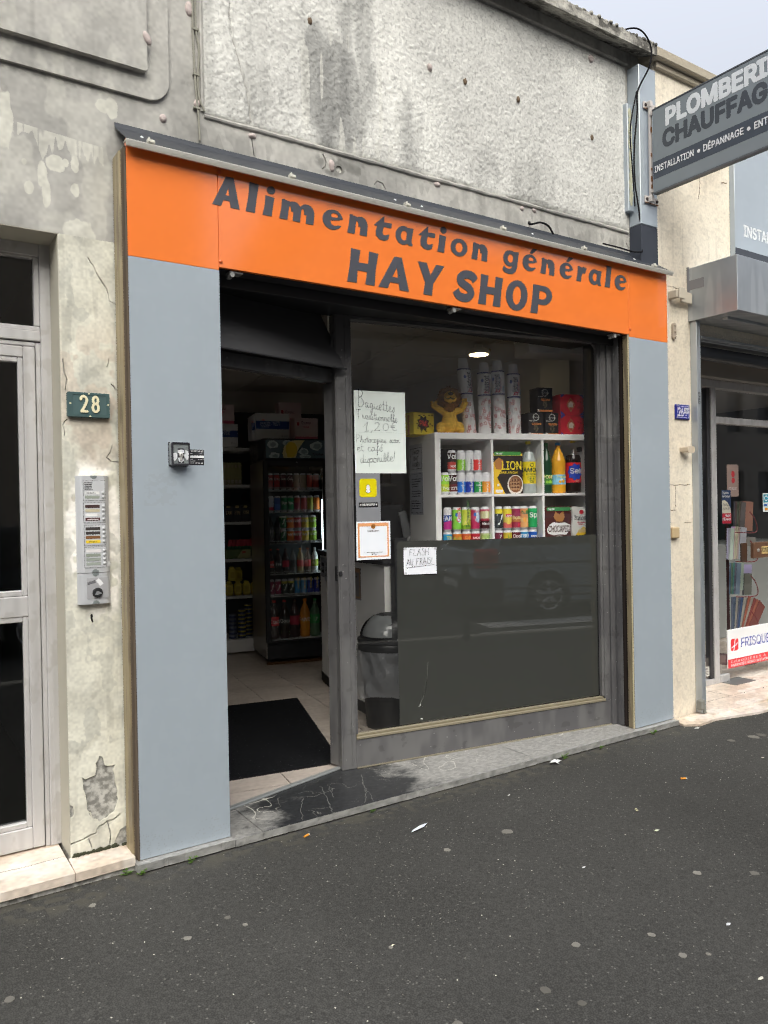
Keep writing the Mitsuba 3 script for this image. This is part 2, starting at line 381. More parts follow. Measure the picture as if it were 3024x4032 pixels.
def slab(shape, z0, thick):
    ms = []
    for g in polys(shape):
        m = trimesh.creation.extrude_polygon(g, thick, engine='earcut')
        m.apply_translation([0, 0, z0]); ms.append(m)
    return trimesh.util.concatenate(ms)
def rrect(x0, x1, z0, z1, r, q=5):
    return sbox(x0 + r, z0 + r, x1 - r, z1 - r).buffer(r, quad_segs=q)
def join(*ms):
    return trimesh.util.concatenate([tri(m) for m in ms])
def mv(m, s=0, d=0, z=0, rot=None, axis=(0, 0, 1)):
    m = tri(m).copy()
    if rot:
        m.apply_transform(trimesh.transformations.rotation_matrix(math.radians(rot), axis))
    m.apply_translation([s, d, z])
    return m

VCMAT = {'matte', 'satin', 'gloss', 'metal', 'juice'}
def add(k, mesh, mat, col=None, fr=W0, smooth=32, label=None, kind=None, hair=False, **more):
    """ONE entry of the scene. mesh: a mesh, or a list of (mesh, colour) that share one material."""
    pieces = mesh if isinstance(mesh, list) else [(mesh, col)]
    vs, fs, ns, cs, at = [], [], [], [], 0
    for m, c in pieces:
        m = tri(m)
        if smooth:
            m = trimesh.graph.smooth_shade(trimesh.Trimesh(m.vertices, m.faces, process=True), angle=math.radians(smooth), facet_minarea=None)
        v, f = np.array(m.vertices), np.array(m.faces)
        vs.append(fr(v)); fs.append(f + at); at += len(v)
        cs.append(np.tile(np.asarray(c if c is not None else (0.5, 0.5, 0.5), float), (len(v), 1)))
    mesh = (np.vstack(vs), np.vstack(fs))
    more = dict(more)
    nv = len(mesh[0])
    if mat in VCMAT: more['color'] = np.vstack(cs)
    if mat in COATS: more['uv'], mat = np.tile(COATS[mat], (nv, 1)), 'coat'
    if mat in SLICK: more['uv'], mat = np.tile([float(SLICK[mat]), 0.0], (nv, 1)), 'slick'
    if mat in PROFILE: more['uv'], mat = np.tile([float(PROFILE[mat]), 0.0], (nv, 1)), 'profile'
    if mat == 'plush_fur': more['uv'] = np.tile([1.0 if hair else 0.0, 0.0], (nv, 1))
    scene[k] = mikit.ply(mesh, mat, smooth=bool(smooth), **more)
    if label or kind:
        labels[k] = {}
        if label: labels[k]['label'] = label
        if kind: labels[k]['kind'] = kind
    return k
def part(parent, name, mesh, mat, col=None, fr=W0, smooth=32, label=None, kind=None):
    return add(fresh(f'{parent}__{name}'), mesh, mat, col, fr, smooth, label, kind)
def solo(name, mesh, mat, label, cat, col=None, fr=W0, smooth=32, group=None):
    k = thing(name, label, cat, group)
    add(k, mesh, mat, col, fr, smooth)
    return k
def struct(name, mesh, mat, col=None, fr=W0, smooth=32, label=None):
    k = fresh(name)
    add(k, mesh, mat, col, fr, smooth)
    labels[k] = {'kind': 'structure', 'label': label or name.replace('_', ' '), 'category': name.replace('_', ' ')}
    return k

def heavy(t, h, s, z, extra, fit):
    """Heavy poster lettering: the plain lettering's outline, thickened."""
    m, wd = text2d(t, h, True)
    v = np.array(m.vertices); top = v[:, 1].min()
    tr_ = [Polygon(v[f][:, [0, 2]]) for f in m.faces if np.all(v[f][:, 1] < top + 1e-9)]
    g = unary_union([p.buffer(1e-5) for p in tr_ if p.area > 1e-12])
    g = affinity.scale(g, (fit - 2 * extra) / wd, 1, origin=(0, 0)).buffer(extra, join_style=2, mitre_limit=2).simplify(0.0004)
    return plate(affinity.translate(g, s + extra, z), -0.0012, 0.001)
_TXT = {}
def text2d(t, h, bold=True, wide=1.0, heavy=0.0):
    """Lettering as a mesh in (s, z), reading along +s; capitals h tall; returned with its width."""
    key = (t, bold)
    if key not in _TXT:
        m = meshkit.text_mesh(t, 1.0, 0.02, bold)
        _TXT[key] = (np.array(m.vertices), np.array(m.faces))
    v, f = _TXT[key]
    v = v.copy(); x0 = v[:, 0].min()
    v = np.c_[(v[:, 0] - x0) * h * wide, -(v[:, 2]) * 0.03, v[:, 1] * h]
    return trimesh.Trimesh(v, f, process=False), float(v[:, 0].max())
def text(t, h, s, z, d, bold=True, wide=1.0, fit=None, align='l', skew=0.0, lift=0.0004):
    m, wd = text2d(t, h, bold, wide)
    v = np.array(m.vertices)
    if fit: v[:, 0] *= fit / wd; wd = fit
    v[:, 0] += skew * v[:, 2]
    if align == 'c': v[:, 0] -= wd / 2
    if align == 'r': v[:, 0] -= wd
    v[:, 1] = np.where(v[:, 1] < -1e-9, -lift, 0) + d
    return trimesh.Trimesh(v + [s, 0, z], m.faces, process=False)
def wrap(m, r, phi0=0.0):
    """Bends a flat piece (s, d, z) round a cylinder of radius r about z, s = 0 facing -d."""
    v = np.array(tri(m).vertices)
    a = v[:, 0] / r + phi0
    rr = r - v[:, 1]
    return trimesh.Trimesh(np.c_[rr * np.sin(a), -rr * np.cos(a), v[:, 2]], m.faces, process=False)
def strokes(lines, wd, k=5):
    """Pen strokes: a list of polylines (s, z), smoothed, as one flat shape."""
    g = []
    for l in lines:
        l = np.asarray(l, float)
        p = spline(l, k) if len(l) > 2 else l
        g.append(LineString(p).buffer(wd / 2, quad_segs=2))
    return unary_union(g)

# ------------------------------------------------------------------ the ground
rng = random.Random(7)
def lin(a, b, n): return np.linspace(a, b, n)
def ground_z(y): return -0.036 + 0.022 * np.minimum(y, 0.0)
def sheet(xs, ys, zf):
    X, Y = np.meshgrid(xs, ys, indexing='ij')
    v = np.c_[X.ravel(), Y.ravel(), zf(X, Y).ravel()]
    n = len(ys)
    i, j = np.meshgrid(np.arange(len(xs) - 1), np.arange(n - 1), indexing='ij')
    a = (i * n + j).ravel()
    return trimesh.Trimesh(v, np.vstack([np.c_[a, a + n, a + n + 1], np.c_[a, a + n + 1, a + 1]]), process=False)
def pave_z(X, Y):
    return ground_z(Y) + 0.006 * (meshkit.fbm(np.stack([X * 0.9, Y * 0.9, X * 0], -1), 3, 3) - 0.5) * np.clip((-Y) / 0.4, 0.15, 1)
struct('pavement', sheet(np.r_[-40, -12, lin(-4, 9, 131), 16, 60], np.r_[lin(-3.62, 0.30, 50)], pave_z), 'asphalt', smooth=None, label='dark grey speckled asphalt pavement in front of the shops')
struct('kerb', bx(-40, 60, -3.76, -3.621, -0.30, -0.108, 0.012), 'matte', C(150, 147, 140))
struct('road', sheet(np.r_[-60, -20, 0, 20, 80], np.r_[-9.6, -6, -3.77], lambda X, Y: 0 * X - 0.235), 'asphalt', smooth=None)
for y, x0, x1 in ((-4.25, 4.9, 7.4), (-5.0, 5.2, 7.8)):
    struct('road_marking', bx(x0, x1, y - 0.22, y + 0.22, -0.234, -0.230), 'matte', (0.55, 0.54, 0.52))
struct('far_kerb', bx(-60, 80, -9.75, -9.6, -0.30, -0.10), 'matte', C(150, 147, 140))
struct('far_pavement', bx(-60, 80, -60, -9.75, -0.30, -0.102), 'asphalt')

# ------------------------------------------------------------------ the building with the shop in it
YW = 0.14
b = thing('shop_building', 'weathered grey rendered building with stained roughcast panel above the orange shop front', 'building')
def rect(x0, x1, z0, z1): return sbox(x0, z0, x1, z1)
def ragged(pts, wd, seed=0, amp=0.004):
    r = random.Random(seed)
    p = []
    for (x0, z0), (x1, z1) in zip(pts[:-1], pts[1:]):
        n = max(2, int(math.hypot(x1 - x0, z1 - z0) / 0.018))
        for i in range(n):
            t = i / n
            p.append((x0 + (x1 - x0) * t + r.uniform(-amp, amp), z0 + (z1 - z0) * t + r.uniform(-amp, amp)))
    p.append(pts[-1])
    g = []
    for i in range(len(p) - 1):
        g.append(LineString([p[i], p[i + 1]]).buffer(wd * r.uniform(0.35, 0.75), quad_segs=1))
    return unary_union(g)
DOOR = rect(-0.62, 0.613, -1, 2.412)
face = rect(-5, 0.838, -0.1, 4.128).union(rect(0.838, 4.11, 2.60, 4.128)).difference(DOOR)
bed = rect(-5, 0.838, -0.1, 4.12).union(rect(0.838, 4.11, 2.45, 4.12)).difference(DOOR)
part(b, 'masonry', plate(bed, YW + 0.008, 0.27), 'concrete', smooth=None)
cr = ragged([(1.325, 3.60), (1.336, 3.39), (1.369, 3.295), (1.409, 3.147), (1.42, 2.989), (1.433, 2.90)], 0.0045, 1)
cr = cr.union(ragged([(2.06, 2.905), (2.08, 2.93), (2.11, 2.925), (2.13, 2.90)], 0.004, 2)).union(ragged([(3.93, 2.985), (3.915, 2.95), (3.945, 2.91)], 0.005, 3))
cr = cr.union(ragged([(1.78, 2.99), (1.80, 2.955), (1.775, 2.92)], 0.006, 9))
hole = Point(1.866, 2.938).buffer(0.017).union(Point(3.095, 2.915).buffer(0.012))
patch_out = Polygon([(0.725, 0.39), (0.71, 0.365), (0.702, 0.323), (0.675, 0.318), (0.653, 0.323), (0.662, 0.27), (0.666, 0.245), (0.675, 0.19), (0.694, 0.150), (0.71, 0.135), (0.724, 0.13), (0.75, 0.142), (0.783, 0.156), (0.793, 0.2), (0.795, 0.24), (0.782, 0.30), (0.789, 0.347), (0.76, 0.35), (0.745, 0.352), (0.74, 0.385)])
patch_out = patch_out.union(Polygon([(0.612, 0.225), (0.625, 0.215), (0.628, 0.18), (0.614, 0.17)]))
patch_out = patch_out.union(Polygon([(0.80, 0.085), (0.835, 0.10), (0.835, 0.0), (0.79, 0.01), (0.775, 0.04)]))
patch_out = patch_out.buffer(0.004).buffer(-0.004).symmetric_difference(ragged(list(patch_out.geoms[0].exterior.coords)[:-1], 0.006, 4, 0.005).intersection(patch_out) if patch_out.geom_type == 'MultiPolygon' else Polygon())
pcr = ragged([(0.601, 0.068), (0.65, 0.075), (0.703, 0.095), (0.72, 0.115), (0.75, 0.124), (0.80, 0.145)], 0.007, 5)
pcr = pcr.union(ragged([(0.75, 0.12), (0.765, 0.08), (0.757, 0.03)], 0.005, 6)).union(ragged([(0.68, 0.08), (0.69, 0.04)], 0.004, 7))
pcr = pcr.union(ragged([(0.624, 1.93), (0.631, 1.86), (0.628, 1.815)], 0.0045, 8)).union(ragged([(0.634, 1.705), (0.62, 1.68), (0.621, 1.64)], 0.004, 9))
pcr = pcr.union(ragged([(0.72, 2.34), (0.76, 2.27), (0.785, 2.23), (0.80, 2.18), (0.83, 2.165)], 0.0028, 10)).union(ragged([(0.80, 1.85), (0.815, 1.83), (0.838, 1.83)], 0.004, 11))
pcr = pcr.union(ragged([(0.80, 1.61), (0.78, 1.56), (0.79, 1.545), (0.83, 1.54)], 0.0035, 12)).union(ragged([(0.795, 1.95), (0.785, 1.915)], 0.003, 13))
pier = rect(0.613, 0.838, 0.012, 2.412)
part(b, 'plaster_face', plate(face.difference(pier).difference(cr).difference(hole), YW, 0.0079), 'plaster', smooth=None, label='grey stained smooth render with cracks')
part(b, 'door_pier', plate(pier.difference(pcr).difference(patch_out), YW, 0.0079), 'pier_plaster', smooth=None, label='cream flaking plaster pier with a bare grey patch at its foot')
part(b, 'door_reveal', join(bx(0.6105, 0.6128, YW + 0.0008, 0.34, 0.0205, 2.4095), bx(-0.6, 0.6104, YW + 0.0008, 0.34, 2.4096, 2.4118)), 'matte', C(196, 192, 178, 0.85), smooth=None)
# raised surround of the window above the door
band = rect(-3, 1.052, 3.012, 4.1).buffer(-0.09).buffer(0.09, quad_segs=10)
part(b, 'raised_band', plate(band, YW - 0.016, 0.0159), 'plaster', smooth=None)
part(b, 'raised_panel', plate(rrect(-3, 0.956, 3.108, 4.1, 0.012, 3), YW - 0.045, 0.0288), 'plaster', smooth=None)
# roughcast panel: a real pebbled relief
xs, zs = np.arange(1.206, 3.932, 0.0050), np.arange(3.022, 4.036, 0.0050)
X, Z = np.meshgrid(xs, zs, indexing='ij')
P3 = np.stack([X, Z, X * 0], -1)
hgt = np.clip(meshkit.noise(P3 * 62, 1) - 0.42, 0, 1) * 0.0044 + np.clip(meshkit.noise(P3 * 100 + 7.7, 2) - 0.40, 0, 1) * 0.0044 + meshkit.fbm(P3 * 5, 3, 4) * 0.014
edge = np.minimum.reduce([X - xs[0], xs[-1] - X, Z - zs[0], zs[-1] - Z])
wob = 0.012 + 0.03 * meshkit.noise(P3 * 14, 5)
crk = np.array([(1.325, 3.60), (1.336, 3.39), (1.369, 3.295), (1.409, 3.147), (1.42, 3.03)])
hgt -= 0.010 * np.exp(-((X - np.interp(Z, crk[::-1, 1], crk[::-1, 0]) - 0.008 * (meshkit.noise(P3 * 40, 8) - 0.5)) / 0.005) ** 2)
hgt = hgt * np.clip(edge / wob, 0, 1) ** 0.6 - 0.002 * (edge < 0.004)
n_ = len(zs)
i_, j_ = np.meshgrid(np.arange(len(xs) - 1), np.arange(n_ - 1), indexing='ij')
a_ = (i_ * n_ + j_).ravel()
rough = trimesh.Trimesh(np.c_[X.ravel(), (YW - hgt).ravel(), Z.ravel()], np.vstack([np.c_[a_, a_ + n_, a_ + n_ + 1], np.c_[a_, a_ + n_ + 1, a_ + 1]]), process=False)
scene[f'{b}__roughcast_panel'] = mikit.ply(rough, 'roughcast', smooth=True)
labels[f'{b}__roughcast_panel'] = {'label': 'pebbled roughcast panel with dark soot streaks'}
_used[f'{b}__roughcast_panel'] = 0
def wavy_bar(x0, x1, z, r, y, seed):
    xs = np.linspace(x0, x1, 90)
    q = np.stack([xs * 9, xs * 0 + seed, xs * 0], -1)
    zz = z + 0.006 * (meshkit.fbm(q, 3, seed) - 0.5)
    rr = r * (0.75 + 0.5 * meshkit.noise(q * 2.3, seed + 3))
    return tube(np.c_[xs, xs * 0 + y, zz], rr, 8)
part(b, 'ledge', wavy_bar(1.205, 3.93, 3.014, 0.011, YW - 0.002, 3), 'plaster')
part(b, 'ledge', tube(np.c_[np.full(40, 1.198), np.full(40, YW - 0.001), np.linspace(3.03, 4.06, 40)], 0.008, 8), 'plaster')
def profile(pts, x0, x1):
    m = trimesh.creation.extrude_polygon(Polygon(pts), x1 - x0, engine='earcut')
    v = np.array(m.vertices)
    return trimesh.Trimesh(np.c_[x0 + v[:, 2], v[:, 0], v[:, 1]], np.array(m.faces), process=False)
part(b, 'cornice', profile([(0.0, 4.075), (0.0, 4.137), (0.45, 4.165), (0.45, 4.14), (0.139, 4.13), (0.02, 4.083)][::-1], -5, 4.058), 'concrete', smooth=None, label='dark lichen-stained cornice')
# crumbs of moss and grit along the cornice top
cb = []
r_ = random.Random(5)
for i in range(150):
    x = r_.uniform(2.4, 4.05); s = r_.uniform(0.005, 0.014)
    cb.append(mv(trimesh.creation.icosphere(1, s), x, r_.uniform(0.0, 0.02), 4.137 + s * 0.1))
part(b, 'moss_crumbs', join(*cb), 'concrete', kind='stuff')
part(b, 'moulding', join(bx(1.19, 3.94, YW - 0.022, YW - 0.0001, 4.038, 4.052, 0.004)), 'plaster')
# plaster dabs over old fixings
r_ = random.Random(11)
def dab(x, z, rx, rz, y=YW, h=0.012, ang=0):
    m = trimesh.creation.icosphere(2, 1.0)
    v = np.array(m.vertices)
    v *= 1 + 0.28 * (meshkit.noise(v * 1.7 + x * 31, 3)[:, None] - 0.5)
    a = math.radians(ang)
    v = np.c_[v[:, 0] * rx, v[:, 1] * h, v[:, 2] * rz]
    v = np.c_[v[:, 0] * math.cos(a) - v[:, 2] * math.sin(a), v[:, 1], v[:, 0] * math.sin(a) + v[:, 2] * math.cos(a)]
    return trimesh.Trimesh(v + [x, y, z], m.faces, process=False)
for x, z, rx, rz, a in ((0.957, 3.239, 0.014, 0.028, 25), (1.150, 3.447, 0.018, 0.03, 0), (1.175, 3.058, 0.014, 0.017, 0), (1.029, 2.957, 0.015, 0.017, 0), (1.425, 2.985, 0.02, 0.012, 10), (2.405, 3.572, 0.013, 0.02, 20), (2.446, 2.992, 0.02, 0.013, 0), (1.825, 2.948, 0.015, 0.028, 8), (3.037, 2.985, 0.014, 0.012, 0), (3.13, 2.992, 0.016, 0.009, -25), (3.61, 3.985, 0.02, 0.022, 0)):
    y = YW - (0.045 if x < 0.97 else 0) - (0.012 if z > 3.03 and x > 1.2 else 0)
    part(b, 'plaster_dab', dab(x, z, rx, rz, y, 0.012, a), 'matte', C(214, 200, 196, 0.75))
for x, z in ((1.718, 3.58), (3.016, 3.578), (3.608, 3.516), (2.636, 3.567)):
    part(b, 'plaster_hole', dab(x, z, 0.012, 0.017, YW - 0.011, 0.008), 'matte', C(128, 112, 96, 0.75))
# moss and dirt ragged along the pier's foot
cb = []
for i in range(70):
    x = r_.uniform(0.62, 0.835); s = r_.uniform(0.003, 0.008)
    cb.append(mv(trimesh.creation.icosphere(1, s), x, YW - r_.uniform(0, 0.004), 0.021 + r_.uniform(0, 0.008)))
part(b, 'moss', join(*cb), 'matte', (0.05, 0.052, 0.035), kind='stuff')
# the back and the roof of the building, so that no daylight falls in from above
part(b, 'roof', bx(-5, 4.2, 0.41, 9.0, 4.0, 4.15), 'concrete', smooth=None)
part(b, 'side_wall', bx(0.86, 0.95, 0.42, 9.0, -0.1, 4.0), 'matte', (0.5, 0.49, 0.47), smooth=None)
part(b, 'rear_wall', bx(0.86, 9.2, 8.9, 9.0, -0.1, 4.0), 'matte', (0.3, 0.29, 0.27), smooth=None)

# wires on the wall
solo('wall_cable', join(tube(spline([(1.163, 0.131, 3.7), (1.161, 0.131, 3.40), (1.163, 0.131, 3.25), (1.168, 0.130, 3.12), (1.178, 0.131, 3.0), (1.182, 0.131, 2.90)]), 0.0045),
     tube(spline([(1.174, 0.131, 3.7), (1.174, 0.131, 3.38), (1.186, 0.131, 3.28), (1.178, 0.131, 3.17), (1.183, 0.131, 3.08), (1.205, 0.130, 3.03)]), 0.0045),
     *[bx(1.157, 1.185, 0.124, 0.138, z, z + 0.008) for z in (3.17, 3.36, 3.03)]), 'matte', 'pair of pale painted wires running down the render beside the roughcast panel', 'cable', C(172, 170, 158, 0.7))
solo('roof_cable', join(tube(spline([(3.74, 0.1, 4.155), (3.84, -0.02, 4.16), (3.95, -0.03, 4.10), (3.96, -0.02, 3.98), (3.935, 0.05, 3.85), (3.925, 0.05, 3.72), (3.905, 0.06, 3.5), (3.905, 0.06, 3.3), (3.94, 0.06, 3.12), (3.965, 0.06, 2.93), (3.95, 0.05, 2.873)]), 0.0048),
     tube(spline([(3.935, 0.06, 3.85), (3.89, 0.075, 3.62), (3.895, 0.07, 3.4), (3.915, 0.07, 3.15)]), 0.004),
     tube(spline([(3.95, 0.05, 2.873), (3.87, 0.055, 2.862), (3.75, 0.06, 2.868), (3.62, 0.07, 2.872)]), 0.0048)), 'matte', 'black cable looping over the cornice and down beside the grey upright strip', 'cable', (0.02, 0.02, 0.022))
solo('stub_cable', tube(spline([(3.093, 0.15, 2.915), (3.097, 0.12, 2.905), (3.14, 0.10, 2.915), (3.20, 0.10, 2.908), (3.25, 0.11, 2.874)]), 0.0055), 'matte', 'short black cable coming out of a hole above the dark flashing', 'cable', (0.02, 0.02, 0.022))

# ------------------------------------------------------------------ the neighbouring building on the right
nb = thing('neighbour_building', 'cream rendered building on the right with a pale cornice', 'building')
part(nb, 'wall', plate(rect(4.10, 4.49, -0.12, 4.12).union(rect(4.49, 12, 2.42, 4.12)), 0.06, 0.3), 'cream_render', smooth=None)
part(nb, 'cornice', join(bx(4.06, 12, 0.0, 0.4, 4.078, 4.14, 0.006), bx(4.10, 12, 0.035, 0.0599, 4.035, 4.078, 0.006)), 'matte', C(200, 190, 172, 0.72))
part(nb, 'roof', bx(4.1, 12, 0.36, 6, 4.0, 4.06), 'concrete', smooth=None)
for s, z, wd, hh in ((4.36, 2.60, 0.06, 0.04), (4.20, 1.44, 0.004, 0.11), (4.29, 1.44, 0.005, 0.11)):
    pass
for _g in polys(unary_union([ragged([(4.125, 1.452), (4.40, 1.452)], 0.0035, 21), ragged([(4.135, 1.45), (4.14, 1.31)], 0.0025, 22), ragged([(4.25, 1.45), (4.252, 1.31)], 0.0028, 23), ragged([(4.33, 1.205), (4.41, 1.208)], 0.0025, 24), ragged([(4.13, 1.295), (4.25, 1.29)], 0.003, 25), ragged([(4.35, 2.70), (4.13, 2.708)], 0.003, 26)])): part(nb, 'render_scar', plate(_g, 0.0585, 0.0015), 'matte', C(150, 132, 112, 0.7), smooth=None)
for _g in polys(unary_union([ragged([(4.47, 3.62), (4.60, 3.60)], 0.005, 31), ragged([(4.52, 3.61), (4.518, 3.57)], 0.008, 32), ragged([(4.555, 3.6), (4.56, 3.42), (4.545, 3.32)], 0.004, 33), ragged([(4.80, 3.48), (4.86, 3.49)], 0.005, 34)])): part(nb, 'render_scar', plate(_g, 0.0585, 0.0015), 'matte', C(150, 130, 112, 0.7), smooth=None)
part(nb, 'old_fixing', bx(4.185, 4.255, 0.035, 0.0599, 1.115, 1.182, 0.004), 'matte', C(214, 190, 150, 0.75))
part(nb, 'old_fixing', join(bx(4.21, 4.24, 0.0, 0.0599, 2.62, 2.67, 0.004), bx(4.225, 4.29, -0.012, -0.002, 2.615, 2.685, 0.003), bx(4.285, 4.40, 0.02, 0.030, 2.605, 2.675, 0.003)), 'matte', C(222, 212, 194, 0.75))
part(nb, 'old_fixing', join(rr := plate(rrect(4.235, 4.268, 2.37, 2.475, 0.016), 0.046, 0.0139), *[mv(lathe([(0.009, 0), (0.006, 0.008), (0, 0.009)], 8), 4.254, 0.046, z, 90, (1, 0, 0)) for z in (2.385, 2.42, 2.46)]), 'matte', C(196, 182, 165, 0.7))
part(nb, 'old_fixing', join(plate(rrect(4.30, 4.375, 1.652, 1.695, 0.02), 0.0, 0.008), plate(rrect(4.33, 4.385, 1.652, 1.695, 0.02), 0.02, 0.008), bx(4.30, 4.33, 0.0, 0.0599, 1.658, 1.69, 0.004), plate(Point(4.352, 1.673).buffer(0.008), -0.002, 0.002)), 'matte', C(222, 206, 184, 0.75))

# grey upright strip between the two buildings
gs = thing('upright_cover_strip', 'blue-grey upright cover strip with a dark lower end between the two buildings', 'cover panel')
part(gs, 'strip', bx(3.945, 4.105, 0.05, 0.139, 3.045, 4.02, 0.004), 'grey_panel')
part(gs, 'lower_end', bx(3.9452, 4.1048, 0.0502, 0.139, 2.80, 3.043, 0.003), 'matte', C(75, 79, 88, 0.85), label='dark grey lower end of the strip')
part(gs, 'side_lath', join(bx(3.895, 3.944, 0.10, 0.139, 3.13, 3.79, 0.003)), 'grey_panel')
part(gs, 'glue_remains', plate(ragged([(3.917, 3.75), (3.915, 3.62), (3.92, 3.5), (3.917, 3.3), (3.92, 3.17)], 0.022, 41, 0.004), 0.097, 0.0028), 'matte', C(222, 222, 196, 0.75), smooth=None)

# ------------------------------------------------------------------ stone steps
VEINS = [[(2.023, 0.307), (1.981, 0.217), (1.910, 0.069), (1.846, -0.012)], [(1.941, 0.119), (1.919, 0.038), (1.887, -0.026)], [(1.784, 0.286), (1.737, 0.149), (1.673, -0.027)], [(1.405, 0.191), (1.361, 0.098), (1.308, -0.010)], [(1.641, 0.196), (1.590, 0.120), (1.527, -0.023)], [(1.807, 0.244), (1.766, 0.128)], [(1.668, 0.200), (1.711, 0.192), (1.830, 0.226)]]
st = thing('stone_sill', 'worn black marble sill running along the foot of the orange shop front', 'sill')
foot = Polygon([(0.815, -0.035), (4.121, -0.035), (4.121, 0.12), (3.80, 0.17), (1.995, 0.435), (1.998, 0.448), (1.30, 0.262), (0.815, 0.135)])
cuts = [0.815, 1.2105, 1.3365, 2.063, 2.9035, 3.751, 4.121]
for i, (a, c) in enumerate(zip(cuts[:-1], cuts[1:])):
    g = foot.intersection(sbox(a + 0.0012, -1, c - 0.0012, 1))
    r_ = random.Random(i + 60)
    pts = []
    for x, y in g.exterior.coords[:-1]: pts.append((x, y))
    nib = unary_union([Point(r_.uniform(a, c), -0.037).buffer(r_.uniform(0.003, 0.007), quad_segs=2) for _ in range(5)])
    part(st, 'slab', slab(g.difference(nib), -0.030 - 0.0015 * (i % 2), 0.030), 'black_marble', smooth=None)
for i, ln in enumerate(VEINS):
    part(st, 'vein', slab(ragged(ln, 0.0026 if i in (0, 2) else 0.0018, 70 + i, 0.005), -0.0002, 0.0007), 'matte', (0.15, 0.148, 0.14), smooth=None)
part(st, 'mortar_bed', bx(0.83, 4.11, -0.012, 0.1, -0.10, -0.0318), 'concrete', smooth=None)
ds = thing('door_step', 'pink-white marble step in front of the grey entrance door', 'step')
for i, g in enumerate((sbox(-3, -0.005, 0.5985, 0.33), Polygon([(0.6005, -0.005), (0.818, 0.0), (0.826, 0.139), (0.604, 0.139)]))):
    part(ds, 'slab', slab(g, -0.012, 0.032), 'pink_marble', smooth=None)
part(ds, 'riser', bx(-3, 0.822, 0.012, 0.3, -0.16, -0.0125), 'concrete', smooth=None)
part(ds, 'crack', slab(LineString([(-0.2, 0.10), (0.2, 0.155), (0.33, 0.172), (0.45, 0.163), (0.598, 0.171)]).buffer(0.0012), 0.0197, 0.0006), 'matte', (0.10, 0.085, 0.07), smooth=None)

# ------------------------------------------------------------------ the shop front
INK = C(74, 75, 84, 0.85)
sf = thing('storefront_cladding', 'orange and grey panel storefront cladding with dark lettering under a dark metal flashing', 'shop front')
ORZ = 2.3255
for x0, x1, z0 in ((0.837, 1.2035, ORZ), (1.2055, 3.753, 2.3375), (3.755, 4.1145, ORZ)):
    part(sf, 'sign_panel', bx(x0, x1, 0.0, 0.018, z0, 2.775, 0.0015), 'orange_panel')
part(sf, 'pilaster_panel', bx(0.837, 1.2045, 0.0, 0.018, 0.002, ORZ - 0.0006, 0.0015), 'grey_panel', label='left grey pilaster panel')
part(sf, 'pilaster_panel', bx(3.754, 4.1145, 0.0, 0.018, 0.002, ORZ - 0.0006, 0.0015), 'grey_panel', label='right grey pilaster panel')
for x, z in ((1.213, 2.728), (1.211, 2.361), (3.763, 2.37)):
    part(sf, 'rivet', mv(lathe([(0.009, 0), (0.008, 0.003), (0.004, 0.006), (0, 0.0065)], 10), x, 0.0, z, 90, (1, 0, 0)), 'gloss', C(228, 110, 52, 0.8))
part(sf, 'carcass', join(bx(0.845, 1.19, 0.0185, 0.40, 0.003, 2.76), bx(3.80, 4.10, 0.0185, 0.40, 0.003, 2.76), bx(1.19, 3.80, 0.0185, 0.16, 2.345, 2.76), bx(1.19, 4.1, 0.16, 0.5, 2.42, 2.76)), 'matte', (0.03, 0.03, 0.032), smooth=None)
# left edge: bronze profiles between the panel and the pier
part(sf, 'edge_profile', bx(0.8165, 0.8335, 0.030, 0.118, 0.0, 2.735, 0.003), 'bronze_profile', label='bronze edge profile')
part(sf, 'edge_profile', join(bx(0.829, 0.8365, 0.0, 0.024, 0.0, 2.745, 0.002), bx(0.824, 0.83, 0.0245, 0.029, 0, 2.74)), 'matte', C(116, 104, 92, 0.7))
part(sf, 'edge_profile', bx(0.822, 0.836, 0.1185, 0.1395, 0.0, 2.73, 0.002), 'matte', C(120, 112, 100, 0.62))
# right edge of the opening: bronze profile, dark groove
part(sf, 'edge_profile', bx(3.745, 3.7535, 0.002, 0.043, 0.002, 2.3365, 0.0015), 'bronze_profile', label='bronze edge profile')
part(sf, 'edge_trim', bx(3.7405, 3.7445, -0.001, 0.005, 0.002, 2.336), 'metal', C(238, 226, 190, 0.85))
part(sf, 'shutter_groove', join(bx(3.757, 3.79, 0.0435, 0.082, 0.002, 2.336), bx(3.75, 3.757, 0.058, 0.066, 0.002, 2.336)), 'matte', (0.035, 0.028, 0.025))
# lettering: drawn glyphs, slightly slanted, hand-lettered look
def ell(cx, cz, rx, rz): return affinity.scale(Point(0, 0).buffer(1, quad_segs=16), rx, rz).buffer(0) if False else affinity.translate(affinity.scale(Point(0, 0).buffer(1, quad_segs=16), rx, rz), cx, cz)
P = Polygon
def stem(x, z0, z1, w=0.036, flare=0.004):
    return P([(x - flare, z0), (x + w, z0), (x + w + flare * 0.3, (z0 + z1) / 2), (x + w + flare, z1 - 0.003), (x, z1), (x + flare * 0.2, (z0 + z1) / 2)])
def g_A(): return P([(0, 0), (0.046, 0.124), (0.078, 0.124), (0.118, 0), (0.08, 0), (0.073, 0.026), (0.044, 0.026), (0.036, 0)]).difference(P([(0.050, 0.046), (0.069, 0.046), (0.061, 0.082)]))
def g_l(): return stem(0, 0, 0.124)
def g_i(): return stem(0, 0, 0.083).union(ell(0.022, 0.110, 0.018, 0.0165))
